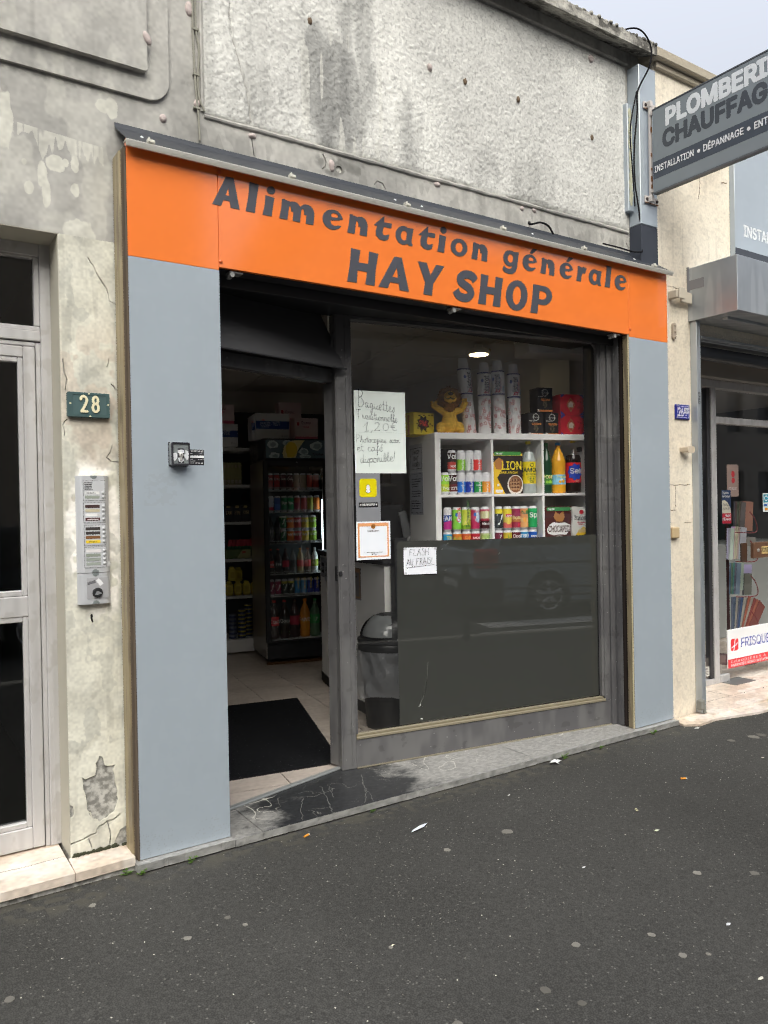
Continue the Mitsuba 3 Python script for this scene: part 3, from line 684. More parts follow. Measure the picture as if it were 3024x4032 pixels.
def arch(x0, w, wd=0.036, h=0.083):
    o = ell(x0 + w / 2, h - w * 0.52, w / 2, w * 0.52).union(sbox(x0, 0, x0 + w, h - w * 0.52))
    i = ell(x0 + (w - wd) / 2 - 0.001, h - w * 0.52 - 0.004, (w - wd) / 2 - 0.012, w * 0.52 - 0.018).union(sbox(x0 + 0.013, -0.01, x0 + w - wd - 0.001, h - w * 0.52 - 0.004))
    return o.difference(i).intersection(sbox(x0 + 0.002, 0, 1, 1))
def g_n(): return stem(0, 0, 0.083, 0.034).union(arch(0.021, 0.080)).union(P([(0, 0.083), (0.012, 0.086), (0.03, 0.06), (0.01, 0.06)]))
def g_m(): return stem(0, 0, 0.083, 0.034).union(arch(0.021, 0.075, 0.034)).union(arch(0.083, 0.080, 0.036)).union(P([(0, 0.083), (0.012, 0.086), (0.03, 0.06), (0.01, 0.06)]))
def g_e():
    g = ell(0.051, 0.0425, 0.051, 0.0445).difference(ell(0.058, 0.062, 0.019, 0.0115))
    return g.difference(P([(0.036, 0.044), (0.12, 0.054), (0.12, 0.022), (0.085, 0.022), (0.062, 0.016), (0.046, 0.022)]).buffer(0.001)).union(P([(0.02, 0.050), (0.088, 0.055), (0.088, 0.047), (0.02, 0.034)]))
def g_t(): return P([(0.0, 0.060), (0.050, 0.111), (0.052, 0.082), (0.094, 0.083), (0.094, 0.062), (0.052, 0.062), (0.048, 0.036), (0.052, 0.024), (0.064, 0.022), (0.086, 0.030), (0.082, 0.006), (0.062, -0.003), (0.036, 0.0), (0.016, 0.014), (0.013, 0.035), (0.018, 0.061)])
def g_a():
    return ell(0.046, 0.0415, 0.046, 0.044).difference(ell(0.050, 0.041, 0.021, 0.024)).union(P([(0.066, 0.08), (0.102, 0.083), (0.096, 0.02), (0.106, -0.001), (0.086, -0.002), (0.066, 0.010)]))
def g_o(): return ell(0.051, 0.0415, 0.051, 0.0435).difference(ell(0.051, 0.0415, 0.023, 0.026))
def g_g():
    bowl = ell(0.046, 0.043, 0.044, 0.042).difference(ell(0.050, 0.043, 0.020, 0.023))
    tail = P([(0.070, 0.08), (0.103, 0.084), (0.098, 0.0), (0.090, -0.022), (0.072, -0.036), (0.045, -0.039), (0.018, -0.034), (0.004, -0.022), (0.010, -0.002), (0.026, -0.012), (0.048, -0.014), (0.064, -0.006), (0.068, 0.012)])
    return bowl.union(tail)
def g_eac(): return g_e().union(P([(0.046, 0.096), (0.066, 0.122), (0.098, 0.121), (0.062, 0.093)]))
def g_r(): return stem(0, 0, 0.083, 0.032).union(P([(0.022, 0.044), (0.030, 0.074), (0.044, 0.085), (0.070, 0.080), (0.062, 0.048), (0.050, 0.052), (0.040, 0.046), (0.034, 0.030)])).union(P([(0, 0.083), (0.012, 0.086), (0.03, 0.06), (0.01, 0.06)]))
def caps(c):
    h = 0.153
    if c == 'H': return unary_union([P([(0, 0), (0.049, 0), (0.046, 0.075), (0.050, h - 0.003), (0.001, h), (0.004, 0.075)]), P([(0.098, 0), (0.147, 0), (0.144, 0.075), (0.148, h - 0.003), (0.099, h), (0.101, 0.075)]), sbox(0.03, 0.058, 0.12, 0.094)])
    if c == 'A': return P([(0, 0), (0.070, h), (0.111, h), (0.172, 0), (0.120, 0), (0.110, 0.030), (0.060, 0.030), (0.050, 0)]).difference(P([(0.068, 0.056), (0.103, 0.056), (0.090, 0.105)]))
    if c == 'Y': return P([(0, h), (0.052, h), (0.083, 0.095), (0.112, h), (0.160, h), (0.104, 0.058), (0.103, 0), (0.053, 0), (0.055, 0.058)])
    if c == 'S':
        mid = [(0.130, 0.112), (0.112, 0.129), (0.082, 0.136), (0.048, 0.131), (0.027, 0.113), (0.034, 0.093), (0.062, 0.081), (0.092, 0.068), (0.110, 0.048), (0.104, 0.030), (0.080, 0.017), (0.048, 0.017), (0.022, 0.027), (0.006, 0.046)]
        return LineString(spline(mid, 5)).buffer(0.0205, cap_style=2, quad_segs=6).intersection(sbox(-0.01, -0.004, 0.142, 0.158))
    if c == 'O': return ell(0.0755, 0.0765, 0.0755, 0.080).difference(ell(0.0755, 0.0765, 0.030, 0.050))
    if c == 'P': return P([(0, 0), (0.050, 0), (0.048, 0.075), (0.051, h), (0.002, h), (0.004, 0.075)]).union(ell(0.080, 0.102, 0.066, 0.051).union(sbox(0.03, 0.051, 0.08, h)).difference(ell(0.076, 0.102, 0.030, 0.023)).difference(sbox(0.0, 0, 0.03, 0.2)).difference(sbox(0.05, 0.079, 0.076, 0.125)))
GL = [('A', g_A, 1.180, 0.117), ('l', g_l, 1.330, None), ('i', g_i, 1.407, None), ('m', g_m, 1.484, 0.160), ('e', g_e, 1.687, 0.101), ('n', g_n, 1.823, 0.099), ('t', g_t, 1.956, 0.096), ('a', g_a, 2.080, 0.102),
      ('t', g_t, 2.212, 0.096), ('i', g_i, 2.336, None), ('o', g_o, 2.411, 0.105), ('n', g_n, 2.552, 0.098), ('g', g_g, 2.757, 0.104), ('e', g_eac, 2.896, 0.101), ('n', g_n, 3.035, 0.098), ('e', g_eac, 3.174, 0.101), ('r', g_r, 3.314, 0.068), ('a', g_a, 3.408, 0.104), ('l', g_l, 3.550, None), ('e', g_e, 3.627, 0.101)]
def put_glyph(g, x, z, w, sk):
    b0 = g.bounds
    s = 1.0 if w is None else w / (b0[2] - max(b0[0], 0) if b0[0] < 0 else b0[2] - b0[0])
    g = affinity.affine_transform(g.buffer(0.0006), [s, sk, 0, 1, x, z])
    part(sf, 'letter', plate(g, -0.0022, 0.0021), 'satin', INK, smooth=None)
for c, fn, x, w in GL:
    put_glyph(fn(), x, 2.591, w, 0.13)
for c, x, w in (('H', 1.814, 0.147), ('A', 1.983, 0.172), ('Y', 2.190, 0.158), ('S', 2.430, 0.135), ('H', 2.587, 0.149), ('O', 2.768, 0.151), ('P', 2.952, 0.147)):
    put_glyph(caps(c), x, 2.3695, w, 0.15)
# flashing and drip edge
part(sf, 'flashing', join(*[profile([(-0.036, 2.757), (0.128, 2.868), (0.1385, 2.892), (0.1385, 2.889), (0.130, 2.864), (-0.036, 2.754)], a, c - 0.0012) for a, c in zip((0.832, 1.62, 2.62, 3.32), (1.62, 2.62, 3.32, 4.115))]), 'satin', C(60, 64, 72, 0.55), label='dark grey sloping metal flashing', smooth=None)
part(sf, 'drip_edge', profile([(-0.040, 2.729), (-0.033, 2.729), (-0.033, 2.750), (0.0, 2.752), (0.0, 2.756), (-0.040, 2.7555), (-0.046, 2.751), (-0.044, 2.739)], 0.828, 4.122), 'metal', C(208, 206, 198, 0.85))
for x in (0.923, 1.528, 2.132, 2.737, 3.341, 3.955):
    part(sf, 'edge_clip', join(bx(x - 0.012, x + 0.014, -0.046, -0.014, 2.7575, 2.771, 0.003), bx(x - 0.014, x - 0.006, -0.05, -0.02, 2.757, 2.777, 0.003)), 'satin', C(222, 220, 208, 0.8))
for x in (0.913, 2.119, 2.277, 3.024, 3.871):
    part(sf, 'screw', mv(lathe([(0.007, 0), (0.006, 0.004), (0, 0.0055)], 8), x, 0.048, 2.8125, 56, (1, 0, 0)), 'satin', C(235, 236, 240, 0.8))
for x in (1.285, 2.46, 3.66):
    part(sf, 'blind_bracket', join(bx(x - 0.03, x + 0.03, 0.012, 0.06, 2.327, 2.335, 0.002), bx(x - 0.028, x - 0.012, 0.035, 0.055, 2.308, 2.327, 0.003), mv(lathe([(0.010, 0), (0.010, 0.022)], 10), x - 0.02, 0.03, 2.318, 90, (1, 0, 0))), 'metal', C(170, 170, 168, 0.8))
part(sf, 'shutter_slot', join(bx(1.205, 3.757, 0.019, 0.10, 2.338, 2.344), bx(1.205, 3.752, 0.115, 0.135, 2.294, 2.344, 0.002), bx(1.205, 3.752, 0.136, 0.46, 2.332, 2.41)), 'satin', (0.026, 0.026, 0.029), smooth=None)

# ------------------------------------------------------------------ shop window and doorway frames
G = Fr(1.975, 0.412, -8.5)
D = Fr(1.317, 0.277, 14.6)
sw = thing('shop_window', 'large charcoal framed shop window with a sandy glazing bead', 'window')
part(sw, 'mullion', join(bx(0.004, 0.086, 0.0, 0.07, 0.0, 2.334, 0.003), bx(0.012, 0.02, -0.004, 0.0, 0.02, 2.33), bx(0.06, 0.066, -0.004, 0.0, 0.02, 2.33)), 'charcoal_frame', fr=G)
part(sw, 'bottom_rail', bx(0.0865, 1.768, 0.001, 0.06, 0.001, 0.1485, 0.003), 'charcoal_frame', fr=G)
part(sw, 'rail_foot', bx(0.0865, 1.77, -0.004, 0.0005, 0.0005, 0.006), 'metal', C(180, 170, 148, 0.6), fr=G)
part(sw, 'glazing_bead', join(bx(0.0865, 1.722, -0.006, 0.030, 0.149, 0.162, 0.002), bx(0.0905, 1.716, 0.010, 0.030, 0.1625, 0.175, 0.002)), 'metal', C(176, 166, 142, 0.62), fr=G, label='sandy bronze bead along the bottom of the pane')
part(sw, 'head_rail', join(bx(0.0865, 1.82, 0.0, 0.06, 2.312, 2.334, 0.003), bx(0.0865, 1.82, 0.03, 0.06, 2.334, 2.40)), 'charcoal_frame', fr=G)
cz = sbox(1.65, 2.26, 1.71, 2.3115).difference(Point(1.65, 2.26).buffer(0.050, quad_segs=10))
part(sw, 'rounded_corner', plate(cz, 0.012, 0.016), 'charcoal_frame', fr=G)
part(sw, 'right_stile', join(bx(1.703, 1.722, 0.004, 0.032, 0.176, 2.311, 0.003), bx(1.7225, 1.765, 0.0, 0.06, 0.1495, 2.311, 0.003), bx(1.7655, 1.80, -0.012, 0.06, 0.0, 2.334, 0.003)), 'charcoal_frame', fr=G)
part(sw, 'left_bead', bx(0.0865, 0.0975, 0.004, 0.03, 0.1755, 2.311, 0.002), 'charcoal_frame', fr=G)
part(sw, 'jamb', join(bx(3.751, 3.757, 0.083, 0.118, 0.001, 2.334, 0.001), bx(3.754, 3.758, 0.1185, 0.17, 0.001, 2.334), bx(3.7485, 3.7515, 0.116, 0.1195, 0.02, 2.33)), 'charcoal_frame')
pane_m = tri((np.array([[0.09, 0.034, 0.17], [1.71, 0.034, 0.17], [1.71, 0.034, 2.32], [0.09, 0.034, 2.32]]), np.array([[0, 1, 2], [0, 2, 3]])))
part(sw, 'pane', pane_m, 'pane', fr=G, smooth=None, label='clear reflecting pane')
film = Polygon([(0.352, 0.178)] + [(0.352 + 0.002 * math.sin(z * 7), z) for z in lin(0.25, 1.14, 8)] + [(0.364, 1.158)] + [(x, 1.161 - 0.006 * math.sin((x - 0.35) * 2.2) - 0.004 * (x - 0.35)) for x in lin(0.42, 1.70, 14)] + [(1.702, 1.15), (1.702, 0.178)])
fx = thing('window_film', 'dark grey-green opaque film covering the lower part of the shop window', 'window film')
add(f'{fx}__sheet', plate(film, 0.0365, 0.0006), 'dark_film', fr=G, smooth=None)
part(fx, 'crease', tube(spline([(0.47, 0.036, 0.265), (0.50, 0.0355, 0.32), (0.52, 0.0355, 0.40), (0.53, 0.036, 0.50)]), [0.0015] * 8 * 3 + [0.0015], 5), 'gloss', C(120, 122, 116, 0.7), fr=G)
part(fx, 'torn_tip', tri((np.array([[0.465, 0.0355, 0.262], [0.485, 0.034, 0.268], [0.50, 0.0355, 0.245], [0.478, 0.0345, 0.28]]), np.array([[0, 1, 3], [1, 2, 3]]))), 'gloss', C(190, 190, 184, 0.8), fr=G, smooth=None)
for s_, z_ in ((0.50, 0.965), (0.62, 1.10), (0.655, 1.13), (0.64, 0.985), (0.99, 1.06)):
    part(fx, 'tape_remnant', plate(Polygon([(s_, z_), (s_ + 0.016, z_ + 0.007), (s_ + 0.013, z_ + 0.014), (s_ + 0.006, z_ + 0.006)]), 0.0355, 0.0008), 'gloss', C(120, 122, 116, 0.7), fr=G, smooth=None)
part(fx, 'sticker_remnant', plate(ell(0.485, 0.195, 0.007, 0.004), 0.0355, 0.0008), 'gloss', C(230, 230, 225, 0.8), fr=G, smooth=None)
dw = thing('shop_doorway', 'open charcoal shop doorway with a tilted dark fanlight panel above', 'doorway')
part(dw, 'transom', join(bx(-0.12, 0.712, 0.0, 0.055, 1.991, 2.058, 0.003), bx(-0.12, 0.70, 0.02, 0.055, 2.0585, 2.075, 0.002)), 'charcoal_frame', fr=D)
for s_ in (0.03, 0.265, 0.475, 0.685):
    part(dw, 'screw', mv(lathe([(0.006, 0), (0.005, 0.003), (0, 0.004)], 8), s_, 0.0, 2.03, 90, (1, 0, 0)), 'metal', C(120, 120, 122, 0.8), fr=D)
part(dw, 'left_jamb', bx(-0.17, -0.12, 0.0, 0.06, 0.0, 2.36, 0.003), 'charcoal_frame', fr=D)
part(dw, 'right_jamb', join(bx(0.694, 0.706, 0.004, 0.07, 0.012, 1.99, 0.002)), 'charcoal_frame', fr=D)
part(dw, 'latch_plate', bx(0.000, 0.0035, 0.012, 0.04, 0.97, 1.045), 'satin', (0.02, 0.02, 0.022), fr=G)
part(dw, 'bolt', join(bx(0.004, 0.022, -0.009, -0.001, 0.995, 1.02, 0.002)), 'satin', (0.015, 0.015, 0.017), fr=G)
part(dw, 'fanlight_frame', join(bx(-0.12, 0.76, 0.10, 0.13, 2.372, 2.40), bx(0.735, 0.76, 0.10, 0.13, 2.0755, 2.372)), 'matte', C(178, 170, 156, 0.8), fr=D)
v_ = np.array([[s, d + t * 0.012, z] for d, z, e in ((-0.08, 2.052, 0.704), (0.065, 2.365, 0.668)) for s in (-0.12, e) for t in (0, 1)])
part(dw, 'fanlight_panel', trimesh.convex.convex_hull(v_), 'satin', (0.062, 0.062, 0.066), fr=D, label='dark tilted fanlight panel')
part(dw, 'fanlight_edge', bx(-0.12, 0.708, -0.094, -0.081, 2.0445, 2.0525, 0.002), 'satin', (0.03, 0.03, 0.033), fr=D)
part(dw, 'pivot', join(mv(lathe([(0.022, 0), (0.022, 0.012), (0.012, 0.016)], 14), 0.70, 0.02, 2.20, 90, (1, 0, 0)), mv(bx(-0.012, 0.012, -0.006, 0.006, -0.07, 0.05, 0.003), 0.672, -0.025, 2.19, 14, (0, 1, 0))), 'satin', (0.06, 0.06, 0.065), fr=D)
part(dw, 'threshold_strip', bx(-0.12, 0.706, -0.014, 0.016, 0.0, 0.0105, 0.003), 'metal', C(176, 180, 180, 0.6), fr=D)

# ------------------------------------------------------------------ entrance door on the left
ed = thing('entrance_door', 'grey aluminium entrance door with dark glass panes on the left', 'door')
part(ed, 'outer_frame', join(bx(0.572, 0.6128, 0.30, 0.36, 0.0205, 2.411, 0.003), bx(-0.6, 0.5715, 0.30, 0.36, 2.36, 2.411, 0.003), bx(0.590, 0.594, 0.2985, 0.30, 0.03, 2.40)), 'alu')
part(ed, 'transom', join(bx(-0.6, 0.5715, 0.298, 0.36, 2.0245, 2.065, 0.003), bx(-0.6, 0.5715, 0.306, 0.36, 2.0655, 2.0845, 0.003)), 'alu')
part(ed, 'fanlight_bead', join(bx(0.551, 0.5715, 0.305, 0.35, 2.085, 2.3595, 0.003), bx(-0.6, 0.5505, 0.305, 0.35, 2.351, 2.3595, 0.002)), 'alu')
part(ed, 'fanlight_pane', bx(-0.6, 0.556, 0.33, 0.334, 2.08, 2.356), 'smoked_pane', smooth=None)
part(ed, 'door_stop', join(bx(0.5535, 0.5715, 0.306, 0.36, 0.0205, 2.021, 0.003), bx(-0.6, 0.553, 0.306, 0.36, 2.004, 2.021, 0.003)), 'alu')
lf = part(ed, 'leaf', join(bx(0.507, 0.550, 0.302, 0.35, 0.027, 2.001, 0.003), bx(-0.6, 0.5065, 0.3022, 0.35, 1.958, 2.0008, 0.003), bx(-0.6, 0.5065, 0.3022, 0.35, 0.94, 1.020, 0.003), bx(-0.6, 0.5065, 0.3022, 0.35, 0.0272, 0.111, 0.003)), 'alu')
for z0, z1 in ((1.021, 1.9575), (0.1115, 0.9395)):
    k = part(ed, 'bead', join(bx(0.487, 0.5065, 0.306, 0.345, z0, z1, 0.003), bx(-0.6, 0.4865, 0.306, 0.345, z1 - 0.0205, z1, 0.003), bx(-0.6, 0.4865, 0.3055, 0.345, z0, z0 + 0.0225, 0.003)), 'alu')
    part(ed, 'pane', bx(-0.6, 0.49, 0.325, 0.329, z0 + 0.01, z1 - 0.01), 'smoked_pane', smooth=None)
hb = thing('hallway', 'dark hallway behind the panes of the grey entrance door', 'hallway')
part(hb, 'wall', join(bx(0.66, 0.70, 0.42, 8.0, 0, 2.5), bx(-1.0, 0.7, 7.9, 8.0, 0, 2.5), bx(-1.0, -0.95, 0.42, 8.0, 0, 2.5)), 'matte', (0.42, 0.41, 0.39), smooth=None)
part(hb, 'ceiling', bx(-1.0, 0.7, 0.41, 8.0, 2.5, 2.55), 'matte', (0.5, 0.5, 0.49), smooth=None)
part(hb, 'floor', bx(-1.0, 0.7, 0.34, 8.0, -0.05, 0.02), 'matte', (0.16, 0.14, 0.12), smooth=None)

# ------------------------------------------------------------------ number plate 28
PX0, PX1, PZ0, PZ1 = 0.630, 0.788, 1.711, 1.808
np_ = thing('number_plate', 'grey-green ceramic number plate reading 28 beside the entrance door', 'number plate')
GR = C(74, 98, 100, 0.85)
part(np_, 'tile', bx(PX0, PX1, 0.118, 0.1395, PZ0, PZ1, 0.005), 'satin', GR)
part(np_, 'border', plate(sbox(PX0 + 0.002, PZ0 + 0.002, PX1 - 0.002, PZ1 - 0.002).difference(sbox(PX0 + 0.02, PZ0 + 0.013, PX1 - 0.014, PZ1 - 0.010)), 0.1155, 0.003), 'satin', C(66, 90, 92, 0.85))
def num2(x, z, w, h): return LineString(spline([(x, z + h * 0.80), (x + w * 0.12, z + h * 0.95), (x + w * 0.5, z + h), (x + w * 0.92, z + h * 0.86), (x + w * 0.95, z + h * 0.66), (x + w * 0.7, z + h * 0.42), (x + w * 0.25, z + h * 0.10), (x + w * 0.1, z)], 5)).union(LineString([(x + w * 0.08, z), (x + w, z)])).buffer(0.0047, quad_segs=4)
def num8(x, z, w, h): return unary_union([affinity.translate(affinity.scale(Point(0, 0).buffer(1, 12).exterior, w * 0.40, h * 0.235), x + w / 2, z + h * 0.76), affinity.translate(affinity.scale(Point(0, 0).buffer(1, 12).exterior, w * 0.48, h * 0.265), x + w / 2, z + h * 0.265)]).buffer(0.0045, quad_segs=4)
CRM = C(238, 230, 196, 0.85)
part(np_, 'digit', plate(num2(0.679, 1.734, 0.022, 0.058), 0.1125, 0.006), 'satin', CRM, smooth=None)
part(np_, 'digit', plate(num8(0.722, 1.734, 0.022, 0.058), 0.1125, 0.006), 'satin', CRM, smooth=None)
for x, z, a in ((0.709, 1.802, 180), (0.712, 1.7165, 0), (0.641, 1.763, -90), (0.779, 1.763, 90)):
    part(np_, 'arrow_mark', plate(affinity.translate(affinity.rotate(Polygon([(-0.0045, -0.003), (0.0045, -0.003), (0, 0.004)]), a, origin=(0, 0)), x, z), 0.1147, 0.0012), 'satin', CRM, smooth=None)

# ------------------------------------------------------------------ intercom
ic = thing('intercom', 'tall grey intercom panel with rows of name plates and buttons on the pier', 'intercom')
ALU = C(206, 208, 212, 0.92)
def ix(u): return 0.6555 + (u - 75) * (0.1225 / 498)
def iz(v): return 1.486 - (v - 135) * (0.495 / 1990)
def icbody(z0, z1):
    x0, x1 = ix(75), ix(575)
    pr = [(x0, 0.139), (x0, 0.132), (x0 + 0.004, 0.122), (x0 + 0.014, 0.113), (x0 + 0.026, 0.110), (x1 - 0.026, 0.110), (x1 - 0.014, 0.113), (x1 - 0.004, 0.122), (x1, 0.132), (x1, 0.139)]
    return slab(Polygon(pr), z0, z1 - z0)
part(ic, 'housing', icbody(iz(1640), iz(135)), 'metal', ALU)
lu = part(ic, 'lower_housing', icbody(iz(2130), iz(1648)), 'metal', C(202, 204, 208, 0.92))
for v0, v1 in ((135, 185), (1590, 1638), (1650, 1700), (2075, 2125)):
    zc = iz(v0) if v0 in (135, 1650) else iz(v1)
    hc = Point(0, 0).buffer(0.0125).intersection(sbox(-1, -1, 1, 0) if v0 in (135, 1650) else sbox(-1, 0, 1, 1))
    part(ic, 'screw_cover', plate(affinity.translate(hc, ix(332), zc), 0.1088, 0.002), 'satin', C(128, 136, 136, 0.8))
mods = [(208, 520), (555, 865), (905, 1215), (1245, 1560)]
PLATES = [[('p', 380, 425, (0.72, 0.72, 0.72)), ('p', 445, 490, (0.30, 0.33, 0.29))],
          [('p', 590, 635, (0.07, 0.045, 0.045)), ('p', 655, 700, (0.52, 0.47, 0.33)), ('p', 722, 768, (0.75, 0.75, 0.75)), ('p', 790, 835, (0.085, 0.035, 0.035))],
          [('p', 935, 980, (0.055, 0.05, 0.05)), ('p', 1003, 1048, (0.055, 0.05, 0.05)), ('p', 1070, 1115, (0.20, 0.10, 0.045)), ('p', 1137, 1182, (0.80, 0.58, 0.05))],
          [('p', 1280, 1327, (0.70, 0.68, 0.68)), ('p', 1347, 1393, (0.26, 0.29, 0.25)), ('p', 1413, 1460, (0.28, 0.31, 0.28)), ('p', 1480, 1527, (0.30, 0.33, 0.30))]]
for (v0, v1), rows in zip(mods, PLATES):
    m = part(ic, 'module', plate(rrect(ix(174), ix(497), iz(v1), iz(v0), 0.002), 0.1078, 0.003), 'metal', C(212, 214, 218, 0.92))
    part(ic, 'module_gap', plate(rrect(ix(170), ix(501), iz(v1) - 0.001, iz(v0) + 0.001, 0.002), 0.1092, 0.001), 'matte', (0.05, 0.05, 0.055))
    for _, a, c, col in rows:
        part(m, 'name_plate', plate(rrect(ix(195), ix(412), iz(c), iz(a), 0.001), 0.1070, 0.0012), 'gloss', col, smooth=None)
        part(m, 'button', mv(lathe([(0.0056, 0), (0.0054, 0.003), (0.003, 0.0055), (0, 0.006)], 12), ix(468), 0.1075, (iz(a) + iz(c)) / 2, 90, (1, 0, 0)), 'metal', C(205, 207, 210, 0.85))
    if v0 == 208:
        for k in range(5):
            part(m, 'speaker_slot', plate(sbox(ix(190), iz(250 + k * 27), ix([310, 303, 298, 303, 312][k]), iz(240 + k * 27)), 0.1068, 0.001), 'matte', (0.015, 0.015, 0.016), smooth=None)
        part(m, 'name_label', text('KISMATH', 0.0052, ix(215), iz(414), 0.1068, True), 'matte', C(120, 122, 130, 0.7), smooth=None)
    if v0 == 905:
        part(m, 'name_label', text('Piebani', 0.0062, ix(240), iz(1172), 0.1068, False), 'matte', (0.10, 0.07, 0.02), smooth=None)
    if v0 == 555:
        part(m, 'name_label', plate(unary_union([rrect(ix(222), ix(390), iz(824), iz(806), 0.002), sbox(ix(372), iz(766), ix(410), iz(724))]), 0.1066, 0.0004), 'matte', (0.55, 0.54, 0.54), smooth=None)
rd = part(ic, 'reader_plate', plate(rrect(ix(197), ix(522), iz(2045), iz(1722), 0.002), 0.1078, 0.003), 'metal', C(186, 186, 190, 0.9))
part(rd, 'reader', mv(lathe([(0.0192, 0), (0.0192, 0.005), (0.017, 0.0075), (0, 0.008)], 24), ix(352), 0.1078, iz(1955), 90, (1, 0, 0)), 'satin', (0.018, 0.019, 0.021))
part(rd, 'hand_mark', plate(Polygon([(ix(305), iz(1980)), (ix(335), iz(1930)), (ix(365), iz(1930)), (ix(380), iz(1950)), (ix(405), iz(1955)), (ix(410), iz(1975)), (ix(375), iz(1975)), (ix(350), iz(1990))]), 0.0994, 0.0004), 'matte', C(150, 152, 156, 0.7), smooth=None)
part(rd, 'sticker', plate(Polygon([(ix(332), iz(1765)), (ix(378), iz(1735)), (ix(450), iz(1815)), (ix(395), iz(1855))]), 0.1072, 0.0005), 'matte', (0.72, 0.72, 0.74), smooth=None)
part(rd, 'sticker', plate(Polygon([(ix(200), iz(1790)), (ix(322), iz(1755)), (ix(330), iz(1800)), (ix(204), iz(1830))]), 0.1073, 0.0004), 'matte', C(120, 120, 124, 0.8), smooth=None)
part(ic, 'maker_mark', mv(text('bpt', 0.009, 0, 0, 0, True), 0, 0, 0, -90, (0, 1, 0)).apply_translation([ix(556), 0.1098, iz(1550)]), 'matte', (0.62, 0.63, 0.65), smooth=None)
solo('wall_mark', plate(ragged([(0.708, 0.945), (0.7075, 0.93), (0.710, 0.918)], 0.006, 51, 0.001), YW - 0.0006, 0.0005), 'matte', 'small black pen mark below the intercom', 'mark', (0.02, 0.02, 0.02), smooth=None)

# ------------------------------------------------------------------ key switch on the left pilaster
kb = thing('key_switch', 'small grey key switch box on the left grey pilaster', 'switch')
part(kb, 'box', bx(0.979, 1.052, -0.028, -0.0005, 1.522, 1.613, 0.005), 'satin', C(130, 134, 136, 0.8))
part(kb, 'base', bx(0.977, 1.054, -0.006, -0.0003, 1.520, 1.615, 0.003), 'satin', (0.02, 0.02, 0.024))
part(kb, 'rim', plate(rrect(0.980, 1.0515, 1.5225, 1.6125, 0.006).difference(rrect(0.985, 1.0465, 1.529, 1.607, 0.003)), -0.0395, 0.0118), 'satin', (0.022, 0.021, 0.027))
fp = part(kb, 'face', plate(rrect(0.984, 1.0475, 1.528, 1.608, 0.003), -0.0350, 0.006), 'satin', C(122, 128, 130, 0.8))
part(kb, 'lock_slot', plate(rrect(1.004, 1.028, 1.5315, 1.589, 0.003), -0.0360, 0.0012), 'satin', (0.02, 0.022, 0.028))
part(kb, 'lock_cylinder', join(mv(lathe([(0.0085, 0), (0.0085, 0.006), (0.006, 0.008), (0, 0.0082)], 14), 1.016, -0.036, 1.563, 90, (1, 0, 0)), bx(1.011, 1.021, -0.041, -0.036, 1.540, 1.558, 0.002)), 'metal', C(210, 208, 204, 0.8))
def splash(pts, seed):
    return Polygon(pts).buffer(0.001)
for pts in ([(0.986, 1.568), (0.996, 1.571), (1.001, 1.562), (0.998, 1.548), (0.991, 1.539), (0.987, 1.545)], [(1.0285, 1.562), (1.036, 1.570), (1.035, 1.580), (1.044, 1.578), (1.0465, 1.57), (1.046, 1.548), (1.040, 1.544), (1.033, 1.553)],
            [(1.0045, 1.581), (1.015, 1.583), (1.0275, 1.582), (1.0275, 1.572), (1.005, 1.571)], [(1.0045, 1.552), (1.010, 1.552), (1.010, 1.543), (1.014, 1.538), (1.022, 1.541), (1.026, 1.548), (1.026, 1.541), (1.017, 1.534), (1.008, 1.538)]):
    part(kb, 'silver_paint', plate(splash(pts, 0), -0.0366, 0.0016), 'metal', C(236, 238, 242, 0.9), smooth=None)
part(kb, 'key_hole', plate(Point(1.016, 1.5625).buffer(0.0022), -0.0447, 0.0006), 'matte', (0.02, 0.02, 0.02), smooth=None)
pk = thing('phone_sticker', 'black and white telephone number sticker beside the key switch', 'sticker')
part(pk, 'sheet', plate(rrect(1.0535, 1.123, 1.5265, 1.588, 0.002), -0.0006, 0.0005), 'satin', (0.018, 0.018, 0.022), smooth=None)
part(pk, 'white_stripe', plate(sbox(1.0537, 1.555, 1.123, 1.5645), -0.0010, 0.0003), 'satin', (0.72, 0.72, 0.74), smooth=None)
part(pk, 'print', join(text('06 50 50 50 61', 0.0062, 1.0545, 1.5790, -0.0010, True, fit=0.066), text('SERRURIER', 0.0026, 1.055, 1.571, -0.001, True), text('VITRERIE', 0.0026, 1.100, 1.571, -0.001, True), text('DEPANNAGE', 0.0026, 1.055, 1.548, -0.001, True), text('06 50 50 50', 0.0028, 1.098, 1.548, -0.001, True), text('24H/24 ET 7J/7', 0.0026, 1.058, 1.5405, -0.001, True), text('50 72   92 94 48', 0.0052, 1.058, 1.5315, -0.001, True, fit=0.06)), 'satin', (0.70, 0.70, 0.72), smooth=None)

